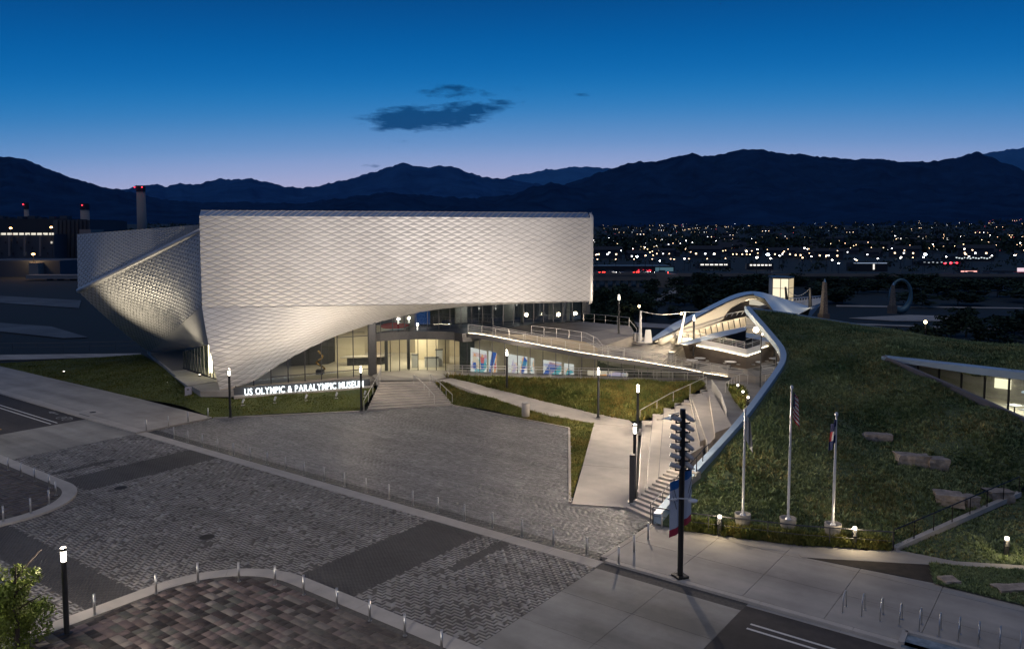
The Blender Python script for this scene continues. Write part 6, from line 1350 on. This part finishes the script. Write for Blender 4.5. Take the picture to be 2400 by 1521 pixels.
for px, Y, h, wd, lb in ((2096, 105, 4.6, 5.4, 'round dark tree in front of the speckled obelisk and ring'), (2168, 112, 4.2, 4.6, 'tree lit yellow by the globe lamp beyond the grass roof'), (1480, 118, 4.0, 3.5, 'small tree beside the path beyond the upper terrace')): x = (px - 1200) / FPX * Y; far_tree((x, Y, -.1), h, wd, 1, lb, None)
# far-off woods: masses of crowns on the valley floor
def woods(name, n, x0, x1, y0, y1, h0, h1, seed):
    rs = np.random.RandomState(seed); V = []; F = []; T = []
    for k in range(n):
        Y = y0 * (y1 / y0) ** rs.rand(); px = rs.uniform(x0, x1); x = (px - 1200) / FPX * Y; h = rs.uniform(h0, h1); w_ = h * rs.uniform(.9, 1.8); z = far_h(x, Y)
        for j in range(16):
            c = np.array((x, Y, z + h * .45)) + rs.normal(size=3) * [w_ * .3, w_ * .3, h * .2]; a, b_ = rs.normal(size=3), rs.normal(size=3); a *= h * .22 / np.linalg.norm(a); b_ = np.cross(a, b_); b_ *= h * .16 / (np.linalg.norm(b_) + 1e-9); i = len(V); V += [tuple(c - a), tuple(c + b_), tuple(c + a), tuple(c - b_)]; F.append((i, i + 1, i + 2, i + 3)); T += [rs.uniform(.5, 1.3)] * 4
    me = bpy.data.meshes.new(name); me.from_pydata(V, [], F); at = me.attributes.new('tone', 'FLOAT_COLOR', 'POINT'); c = np.ones((len(V), 4)); c[:, :3] = np.array(T)[:, None]; at.data.foreach_set('color', c.reshape(-1).astype(np.float32)); me.materials.append(M['leaf_d']); me.update(); o = bpy.data.objects.new(name, me); COL.objects.link(o); o['kind'] = 'stuff'
woods('woods', 1750, 1120, 2500, 640, 2600, 6, 11, 3); woods('woods', 190, 1120, 2500, 345, 640, 2.0, 3.6, 6); woods('woods', 400, -80, 500, 480, 2200, 6, 12, 4)
# the leafy street tree in the corner
tl = P(40, 1540, .1); st_ = thing('street_tree', 'leafy green tree lit by the lamp in the bottom left corner', 'tree', tl)
tb = trunk_mb(4.4, .11, 1.7, 9, 8); obj('trunk', tb, M['bark'], st_, world=False)
cr2 = bpy.data.objects.new('crown', crown_mesh(7, 15000, .020, 52, M['leaf'], spread=1.3, lob=.68)); COL.objects.link(cr2); cr2.parent = st_; cr2.location = (-.5, .3, 1.55); cr2.scale = (3.3, 3.3, 3.5)

# ================================================================ POWER STATION AND RAIL YARD
M['plant'] = mat('grey_cladding', (.055, .075, .105), .8, 0, .12, .05); M['plant_d'] = mat('dark_cladding', (.022, .032, .05), .8, 0, .12, .05); M['brickw'] = mat('red_brown_masonry', (.30, .17, .12), .85, 0, .15, .2); M['chim'] = mat('chimney_concrete', (.26, .245, .24), .85, 0, .12, .08); M['warm_lamp'] = emit('sodium_glow', (1, .48, .16), 22, False)
def pxbox(mb, x0, x1, yt, yb, Y, dep, mi=0):
    a, b_ = DY(x0, yb, Y), DY(x1, yb, Y); zt = DY(x0, yt, Y)[2]; mb.prism([(a[0], Y), (b_[0], Y), (b_[0], Y + dep), (a[0], Y + dep)], -.5, zt, mi); return a, b_, zt
ps = thing('power_station', 'dark power station block with a lit window strip at the far left', 'building', DY(80, 640, 420))
b = MB(); pxbox(b, -120, 166, 513, 640, 420, 60); obj('hall', b, M['plant_d'], ps); b = MB(); pxbox(b, 130, 215, 516, 640, 412, 40); obj('tower_block', b, M['plant'], ps); b = MB(); pxbox(b, -120, 130, 549, 640, 400, 18); obj('annex', b, M['plant'], ps)
for k in range(16): b = MB(); x = -95 + 14 * k; q = [DY(x, 551, 399.6), DY(x + 11, 551, 399.6), DY(x + 11, 546, 399.6), DY(x, 546, 399.6)]; b.add(q, [(0, 1, 2, 3)]); obj('window', b, emit('strip_window', (1, .93, .78), .9, False) if k == 0 else bpy.data.materials['strip_window'], ps)
for k in range(9): b = MB(); x = -60 + 25 * k; pxbox(b, x, x + 9 + 4 * (k % 3), 509 - (k % 3) * 1.5, 516, 424 + 3 * (k % 2), 5); obj('roof_unit', b, M['plant'], ps)
for k in range(5): b = MB(); x = -50 + 36 * k; b.tube([DY(x, 600, 398), DY(x, 556, 398), DY(x + 8, 553, 398), DY(x + 8, 548, 402)], .5, 6); obj('pipe', b, M['chim'], ps)
for k in range(22):
    b = MB(); x = -70 + 9 * k; y_ = 566 + 13 * (k % 3); b.add([DY(x, y_ + 5, 399.7), DY(x + 4, y_ + 5, 399.7), DY(x + 4, y_, 399.7), DY(x, y_, 399.7)], [(0, 1, 2, 3)]); obj('window', b, M['plant_d'] if k % 7 else bpy.data.materials['strip_window'], ps)
for k in range(8): b = MB(); x = 136 + 9.5 * k; b.bar(DY(x, 640, 411.5), DY(x, 517, 411.5), .5, .5); obj('cladding_rib', b, M['plant_d'], ps)
b = MB(); pxbox(b, 190, 217, 538, 640, 380, 12); obj('silo', b, M['chim'], ps)
def chimney(px, yt, yb, Y, w0, w1, lb, reds):
    a, t_ = np.array(DY(px, yb, Y)), np.array(DY(px, yt, Y)); k_ = Y / FPX; o = thing('chimney', lb, 'chimney', (a[0], a[1], 0), 0, 'power station chimneys'); b = MB(); b.lathe([(w0 / 2 * k_, 0), (w1 / 2 * k_, t_[2] - 3.5)], (a[0], a[1], -.5), 18); obj('shaft', b, M['chim'], o, True)
    obj('crown_band', MB().lathe([(w1 / 2 * k_ + .15, 0), (w1 / 2 * k_ + .15, 3.4)], (a[0], a[1], t_[2] - 4.0), 18), M['plant_d'], o)
    for dx in reds: obj('beacon', MB().lathe([(.2, -.25), (.38, 0), (.2, .25)], (a[0] + dx * k_, a[1] - w1 / 2 * k_ - .4, t_[2] - 1.6), 8), M['red_led'], o)
chimney(337, 433, 640, 450, 24, 19, 'tall round concrete chimney with red beacons behind the museum wing', (-9, 8)); chimney(205, 475, 640, 440, 22, 19, 'squat grey chimney rising behind the pale silo', (0,)); chimney(69, 473, 640, 430, 13, 10, 'slim pale chimney at the far left', (-3,))
yd = thing('depot', 'low red-lit rail depot building at the left', 'building', DY(60, 645, 330)); b = MB(); pxbox(b, -80, 120, 616, 646, 330, 25); obj('wall', b, M['brickw'], yd); b = MB(); pxbox(b, -85, 140, 611, 616, 326, 32); obj('roof', b, M['plant'], yd)
for k in range(5): b = MB(); q = [DY(-40 + 34 * k, 642, 329.6), DY(-40 + 34 * k + 14, 642, 329.6), DY(-40 + 34 * k + 14, 624, 329.6), DY(-40 + 34 * k, 624, 329.6)]; b.add(q, [(0, 1, 2, 3)]); obj('door', b, M['plant_d'], yd)
b = MB(); pxbox(b, 68, 90, 616, 640, 322, 8); tag(obj('transformer_hut', b, M['chim']), 'pale square hut in front of the low rail depot', 'hut')
vd = thing('viaduct', 'low grey viaduct on piers behind the museum wing', 'bridge', DY(150, 645, 300)); b = MB(); a, c = DY(60, 645, 300), DY(260, 645, 300); b.prism([(a[0], 300), (c[0], 300), (c[0], 306), (a[0], 306)], DY(0, 654, 300)[2], DY(0, 645, 300)[2]); obj('deck', b, M['chim'], vd)
for x in (110, 135, 165, 200): b = MB(); pxbox(b, x, x + 6, 653, 676, 301, 3); obj('pier', b, M['plant'], vd)
def yard_lamp(px, py, Y, e, lb, col=(1, .55, .22), grp='lamps in the power station yard'):
    c = DY(px, py, Y); o = thing('yard_lamp', lb, 'street lamp', (c[0], c[1], far_h(c[0], c[1])), 0, grp); obj('pole', MB().tube([(c[0], c[1], far_h(c[0], c[1])), c], .12, 5), M['pole'], o); obj('lamp_glass', MB().lathe([(.25, -.35), (.7, 0), (.25, .35)], c, 8), M['warm_lamp'], o); light('yard_light', 'POINT', (c[0], c[1] - 1.5, c[2] + .8), e, col, .5)
yard_lamp(78, 596, 325, 2600, 'bright orange lamp over the low rail depot'); yard_lamp(25, 535, 398, 120, 'orange lamp on the power station roof, leftmost'); yard_lamp(120, 533, 398, 120, 'orange lamp on the power station roof beside the tower block')
for nm, pts, m in (('yard_strip', [(-60, 690), (190, 704), (185, 722), (-60, 705)], 'conc'), ('yard_strip', [(-60, 752), (120, 765), (205, 790), (150, 792), (-60, 770)], 'conc'), ('path', [(-60, 832), (330, 828), (330, 834), (60, 842), (-60, 843)], 'conc2')): flat(nm, [P(x, y, -.05) for x, y in pts], -.05, mat('dim_' + nm, (.10, .12, .14), .9, 0, .3, .1) if nm != 'path' else M['conc'], .1)
railing('track_fence', 'thin dark fence along the far left path', [P(-30, 826, 0), P(150, 824, 0), P(330, 820, 0)], 1.3, 3.5, (.7,), M['steel_d'])
# park behind the bridge: paths and lawn strips
for pts in ([(1366, 740), (1500, 756), (1700, 768), (1700, 775), (1500, 766), (1366, 752)], [(1960, 715), (2480, 722), (2480, 724), (1960, 718)], [(1990, 745), (2130, 738), (2290, 742), (2210, 752), (2100, 752)], [(1990, 757), (2480, 775), (2480, 777), (1990, 760)], [(1600, 668), (1660, 670), (1560, 700), (1520, 712), (1500, 712)]): flat('path', [P(x, y, -.06) for x, y in pts], -.06, M['conc'], .1)

# ================================================================ HIGHWAY AND TOWN
hw = thing('highway_bridge', 'long concrete highway bridge on square columns beyond the museum', 'bridge', DY(1470, 660, 262)); M['hwc'] = mat('highway_concrete', (.26, .22, .18), .85, 0, .15, .1)
zb, zt = DY(0, 658, 262)[2], DY(0, 645, 262)[2]; a, c = DY(1360, 650, 262), DY(1560, 650, 262)
obj('deck', MB().prism([(a[0] - 30, 262), (c[0], 262), (c[0], 274), (a[0] - 30, 274)], zb, zt), M['hwc'], hw); obj('parapet', MB().prism([(a[0] - 30, 261.8), (c[0], 261.8), (c[0], 262.1), (a[0] - 30, 262.1)], zt, zt + .9), M['hwc'], hw)
for x in (1398, 1418, 1437, 1455, 1473, 1492, 1510): b = MB(); q = DY(x, 660, 262.6); b.prism([(q[0], 262.5), (q[0] + .9, 262.5), (q[0] + .9, 264), (q[0], 264)], -.5, zb); obj('column', b, M['hwc'], hw)
obj('abutment', MB().prism([(c[0] - 3, 261.6), (c[0] + 4, 261.6), (c[0] + 4, 276), (c[0] - 3, 276)], -.5, zt + .3), M['hwc'], hw)
flat('highway', [(-20, 300), (420, 300), (420, 318), (-20, 318)], 1.2, M['asph'], 1.5)
em = MB(); em.prism([(c[0] + 3.5, 262), (260, 290), (260, 330), (c[0] + 3.5, 300)], -.5, [zt - .4, 1.6, 1.6, zt - .4]); struct('embankment', em, M['field'])
lw_b = MB(); lw_b.bar((c[0] + 4, 262, zt + .1), (190, 284, 2.6), .3, 1.1); tag(obj('sound_wall', lw_b, M['hwc']), 'long pale barrier wall along the highway embankment', 'wall')
# cars on the highway (long way off): body, cabin, lamps
M['carp'] = mat('car_paint', (.25, .25, .27), .3, .4); M['head'] = emit('headlight', (1, .95, .85), 26, False); M['tail'] = emit('tail_light', (1, .03, .02), 16, False)
def car(loc, rz, label, k):
    o = thing('car', label, 'car', loc, rz, 'cars on the highway'); obj('body', MB().box((0, 0, .55), (4.4, 1.8, .7)), M['carp'], o, world=False); obj('cabin', MB().box((-.2, 0, 1.15), (2.3, 1.6, .55), 0, 0, .8), M['plant_d'], o, world=False)
    for sy in (-.6, .6): obj('headlight', MB().box((2.22, sy, .6), (.1, .5, .3)), M['head'], o, world=False); obj('tail_light', MB().box((-2.22, sy, .7), (.1, .5, .3)), M['tail'], o, world=False)
    for sx in (-1.4, 1.4):
        for sy in (-.85, .85): obj('wheel', MB().tube([(sx, sy - .1, .32), (sx, sy + .1, .32)], .32, 10), M['black'], o, world=False)
    return o
car0 = car((0, 0, -50), 0, 'small car with lit lamps driving on the far highway', 0)
spots = []
for k in range(26):
    px = rt.uniform(1385, 2440); Y = rt.choice((303, 308, 312, 316)); x = (px - 1200) / FPX * Y; spots.append(((x, Y, 1.25), rt.choice((.5, 2.6, -.5, -2.6)) if k % 2 else rt.choice((0.15, PI))))
for k in range(5): spots.append(((DY(1390 + 40 * k, 645, 266)[0], 266 + 2 * (k % 2), zt + .02), .4 if k % 2 else 2.8))
car0.location, car0.rotation_euler = spots[0][0], (0, 0, spots[0][1])
for l_, r_ in spots[1:]: dup(car0, l_, r_)
# town: houses with lit windows, shops, street lamps
M['hwall'] = mat('house_wall', (.05, .055, .07), .9, 0, .2, .05); M['hroof'] = mat('house_roof', (.025, .03, .04), .9); M['hwin'] = emit('house_window', (1, .70, .42), 4.5, False); M['hwin2'] = emit('house_window_cool', (.95, .95, 1), 5, False)
def house_proto(kind):
    o = thing('house', 'x', 'house'); w_, d_, h_ = (13, 9, 4.2) if kind < 2 else (22, 12, 6.5)
    obj('wall', MB().box((0, 0, h_ / 2 - .5), (w_, d_, h_ + 1)), M['hwall'], o, world=False); b = MB(); b.add([(-w_ * .54, -d_ * .56, h_), (w_ * .54, -d_ * .56, h_), (w_ * .54, d_ * .56, h_), (-w_ * .54, d_ * .56, h_), (-w_ * .54, 0, h_ + 2.6), (w_ * .54, 0, h_ + 2.6)], [(0, 1, 5, 4), (2, 3, 4, 5), (0, 4, 3), (1, 2, 5), (3, 2, 1, 0)]); obj('roof', b, M['hroof'], o, world=False)
    for k in range((1, 2, 3)[kind]): obj('window', MB().box((-w_ * .3 + k * w_ * .3, -d_ / 2 - .05, h_ * .5), (1.1, .1, 1.0)), M['hwin'] if (k + kind) % 3 else M['hwin2'], o, world=False)
    return o
protos = [house_proto(k) for k in range(3)]; used = [False] * 3
def sky_y(px, Y): x = (px - 1200) / FPX * Y; return (x, Y, far_h(x, Y))
def place_house(px, Y, k, sc, lb, grp):
    l_ = sky_y(px, Y); rz = rt.uniform(-.5, .5) - math.atan2(l_[0], l_[1])
    if not used[k]: used[k] = True; o = protos[k]; o.location = l_; o.rotation_euler = (0, 0, rz); tag(o, lb, None, grp)
    else: o = dup(protos[k], l_, rz, lb, grp)
    o.scale = (sc,) * 3
for k in range(105): place_house(min(2430, max(1388, rt.choice((1460, 1580, 1700, 1900, 2150, 2350)) + rt.gauss(0, 75))), 1000 * (3.1 ** rt.random()), rt.randrange(3), rt.uniform(.7, 1.05), 'small house with lit windows on the dark foothill', 'houses on the foothill')
for k in range(55): place_house(rt.uniform(1390, 2440), 520 * (1.7 ** rt.random()), rt.randrange(3), rt.uniform(.7, 1.0), 'house with lit windows among the valley trees', 'houses on the valley floor')
for k in range(10): place_house(rt.uniform(-20, 160), 600 * (3 ** rt.random()), rt.randrange(2), .8, 'house with lit windows behind the power station', 'houses behind the power station')
def lamp_proto(nm, col, e, sz):
    o = thing('town_lamp', 'x', 'street lamp'); obj('pole', MB().tube([(0, 0, 0), (0, 0, 8.5), (.9, 0, 8.9)], .12, 5), M['pole'], o, world=False); obj('lamp_glass', MB().lathe([(.35 * sz, -.45 * sz), (sz, 0), (.45 * sz, .45 * sz)], (0, 0, 8.6), 8), emit(nm, col, e, False), o, world=False); return o
lps = [[lamp_proto('town_white', (1, .93, .85), 24, .46), False, 'far white street lamp among the town lights'], [lamp_proto('town_warm', (1, .62, .36), 10, .36), False, 'far small warm street lamp among the town lights'], [lamp_proto('town_cold', (.75, .88, 1), 34, .8), False, 'far glaring cold white floodlight among the town lights']]
for k in range(84):
    px = rt.uniform(1386, 2440); Y = rt.choice((290, 330, 380, 450, 520, 620, 760, 900, 1100)) * rt.uniform(.92, 1.1); l_ = sky_y(px, Y); q = lps[rt.choice((0, 0, 1, 1, 1, 2) if Y < 500 else (0, 1, 1))]
    if not q[1]: q[0].location = l_; tag(q[0], q[2], None, 'street lamps of the town'); q[1] = True
    else: dup(q[0], l_, rt.uniform(0, 6), scale=rt.uniform(.75, 1.15))
# countless pin-prick lights of the town and the slopes beyond
rs_ = np.random.RandomState(5); mbs = [MB(), MB(), MB()]
for k in range(460):
    Y = 560 * (5.9 ** (rs_.rand() ** .8)); px = float(np.clip(rs_.choice((1290, 1440, 1540, 1660, 1850, 2080, 2230, 2380)) + rs_.normal() * 85, 1150, 2440)); x = (px - 1200) / FPX * Y; z = far_h(x, Y) + rs_.uniform(2, 6); s_ = Y * .00022 * rs_.uniform(.5, 1.15); q = mbs[int(rs_.choice((0, 0, 0, 1, 1, 2)) if px < 2150 else rs_.choice((0, 1, 1, 2, 2)))]
    q.add([(x - s_, Y, z), (x, Y, z - s_), (x + s_, Y, z), (x, Y, z + s_), (x, Y - s_, z)], [(0, 1, 4), (1, 2, 4), (2, 3, 4), (3, 0, 4)])
for q, nm, c, e_ in zip(mbs, ('warm', 'white', 'red'), ((1, .72, .45), (.92, .95, 1), (1, .10, .12)), (5, 6, 4)): o = obj('town_lights', q, emit('pinprick_' + nm, c, e_, False)); o['kind'] = 'stuff'
for row, (x0_, x1_, Y0_, Y1_, n_) in enumerate(((1400, 1760, 430, 1000, 14), (1700, 2430, 520, 640, 16), (1950, 2430, 330, 420, 10), (1400, 1700, 340, 350, 8))):     # lamps lining streets
    for k in range(n_): u = k / (n_ - 1); px = x0_ + (x1_ - x0_) * u; Y = Y0_ + (Y1_ - Y0_) * u; dup(lps[row % 2][0], sky_y(px, Y), 0, None, None, .8)
def shop(x0, x1, yt, yb, Y, wall, lb, strips=(), sign=None):
    lo_, hi_ = 150., 4000.                                      # stand it where its foot meets the valley floor
    for _ in range(40):
        Y = (lo_ + hi_) / 2
        if CAM_H - (yb - YH) / FPX * Y > far_h((x0 + x1 - 2400) / 2 / FPX * Y, Y): lo_ = Y
        else: hi_ = Y
    Y = max(Y, 322); o = thing('shop_building', lb, 'shop', DY((x0 + x1) / 2, yb, Y)); o['Y'] = Y; b = MB(); pxbox(b, x0, x1, yt, yb, Y, (x1 - x0) / FPX * Y * .5); obj('wall', b, wall, o); b = MB(); pxbox(b, x0 - 1, x1 + 1, yt - 1.2, yt, Y - .6, 3); obj('roof', b, M['hroof'], o)
    for k, (a, c, t_, u, col, e) in enumerate(strips): q = [DY(a, u, Y - .8), DY(c, u, Y - .8), DY(c, t_, Y - .8), DY(a, t_, Y - .8)]; obj('lit_strip', MB().add(q, [(0, 1, 2, 3)]), emit('shop_glow', col, e, False), o)
    return o
w1 = mat('pale_blue_shed', (.22, .34, .42), .8); w2 = mat('dim_store', (.05, .05, .06), .9); w3 = mat('tan_store', (.30, .25, .2), .9)
RED = (1, .03, .06); WH = (1, .95, .88); YE = (1, .75, .42); BL = (.55, .7, 1)
o = shop(1385, 1580, 625, 645, 420, w1, 'long pale blue store with a glowing red script sign', [(1536, 1578, 627, 642, (.30, .62, .80), .22)])
b = MB()
for k, (x, w_) in enumerate(((1494, 3), (1498.5, 2), (1501.5, 2.6), (1505.5, 2), (1511, 3.4), (1516, 2.4), (1519.5, 2.4), (1523, 2))):
    yy = o['Y'] - 1.2; q = DY(x, 637, yy); q2 = DY(x + w_, 632 + (k % 3), yy); b.add([(q[0], yy, q[2]), (q2[0], yy, q[2]), (q2[0] + .3, yy, q2[2]), (q[0] + .3, yy, q2[2])], [(0, 1, 2, 3)])
obj('red_sign', b, emit('shop_red', RED, 2.2, False), o)
shop(1495, 1590, 576, 590, 900, w2, 'two-storey motel with rows of warm lit windows', [(1500 + 8 * k, 1503 + 8 * k, t_, t_ + 2, YE, 1.8) for k in range(11) for t_ in (578, 583)])
o = shop(1478, 1490, 577, 586, 880, w2, 'small kiosk with a glowing red and white sign', [(1479, 1489, 581, 585, RED, 2), (1480, 1488, 578, 580.5, (1, .7, .9), 1.4)])
shop(1755, 1812, 618, 632, 560, w3, 'low tan store with lit awnings near the tower', [(1757 + 9 * k, 1763 + 9 * k, 620, 623, WH, 1.6) for k in range(6)]); shop(1640, 1712, 617, 630, 600, w2, 'dark store with a lit front beyond the trees', [(1642 + 11 * k, 1650 + 11 * k, 619, 622, WH, 1.3) for k in range(6)])
shop(2000, 2080, 616, 636, 480, w2, 'long dim store with a blue roof line', [(2001, 2079, 616.2, 617.6, BL, .55), (2046, 2050, 619, 632, WH, 1.1)]); shop(2120, 2162, 640, 650, 330, w3, 'small tan restaurant with lit windows by the highway', [(2122 + 8 * k, 2127 + 8 * k, 642, 645, YE, 1.8) for k in range(5)])
shop(2250, 2295, 634, 648, 340, w2, 'petrol station with a red and white lit canopy', [(2252, 2290, 635, 637.5, (1, .45, .40), 1.7), (2254, 2262, 638, 642, WH, 1.6)]); shop(2330, 2420, 636, 658, 345, w2, 'store with a long glowing red canopy at the right edge', [(2356, 2410, 638, 641, RED, 2.0), (2333 + 12 * 0, 2336, 644, 652, BL, 1.6), (2346, 2349, 644, 652, BL, 1.6), (2362, 2376, 644, 650, BL, 1.4), (2384, 2412, 628, 637, (1, .75, .85), .9)])
shop(2104, 2236, 557, 566, 1700, w2, 'long row of lit windows on the far slope', [(2104 + 6.4 * k, 2104 + 6.4 * k + rt.uniform(2, 5), 558, 561 + rt.choice((0, 1.5)), WH, 1.6) for k in range(20) if k not in (4, 8, 17)]); shop(2235, 2330, 601, 612, 620, w2, 'car dealership with rows of bright lights', [(2240 + 6.5 * k, 2244 + 6.5 * k, 603 + (k % 3), 605 + (k % 3), (.85, .95, 1), 1.2) for k in range(13)])
shop(2160, 2250, 612, 622, 640, w2, 'depot with scattered cold lights', [(2165 + 10 * k, 2169 + 10 * k, 614 + (k % 2), 615.5 + (k % 2), (.8, .9, 1), .8) for k in range(8)])
for px, Y, lb in ((2236, 300, 'traffic lights glowing red over the highway junction, left'), (2250, 306, 'traffic lights glowing red over the highway junction, right')):
    l_ = sky_y(px, Y); o = thing('traffic_light', lb, 'traffic light', l_); obj('pole', MB().tube([l_, (l_[0], l_[1], 7)], .1, 5), M['pole'], o); obj('arm', MB().bar((l_[0], l_[1], 7), (l_[0] - 4, l_[1], 7), .12, .12), M['pole'], o)
    for dx in (-3.6, -1.4): obj('signal', MB().lathe([(.25, -.25), (.45, 0), (.25, .25)], (l_[0] + dx, l_[1] - .2, 6.4), 8), M['red_led'], o)

# ================================================================ EVENING AIR
hz = MB(); hz.prism([(-9000, -60), (9000, -60), (9000, 11600), (-9000, 11600)], -60, 1600)
hm = bpy.data.materials.new('evening_haze'); hm.use_nodes = True; hm.node_tree.nodes.clear(); o_ = hm.node_tree.nodes.new('ShaderNodeOutputMaterial'); v_ = hm.node_tree.nodes.new('ShaderNodeVolumePrincipled')
v_.inputs['Color'].default_value = (.28, .56, 1.0, 1); v_.inputs['Density'].default_value = 1.3e-5; v_.inputs['Anisotropy'].default_value = 0.2; hm.node_tree.links.new(v_.outputs[0], o_.inputs['Volume'])
haze = obj('haze', hz, hm); haze['kind'] = 'stuff'
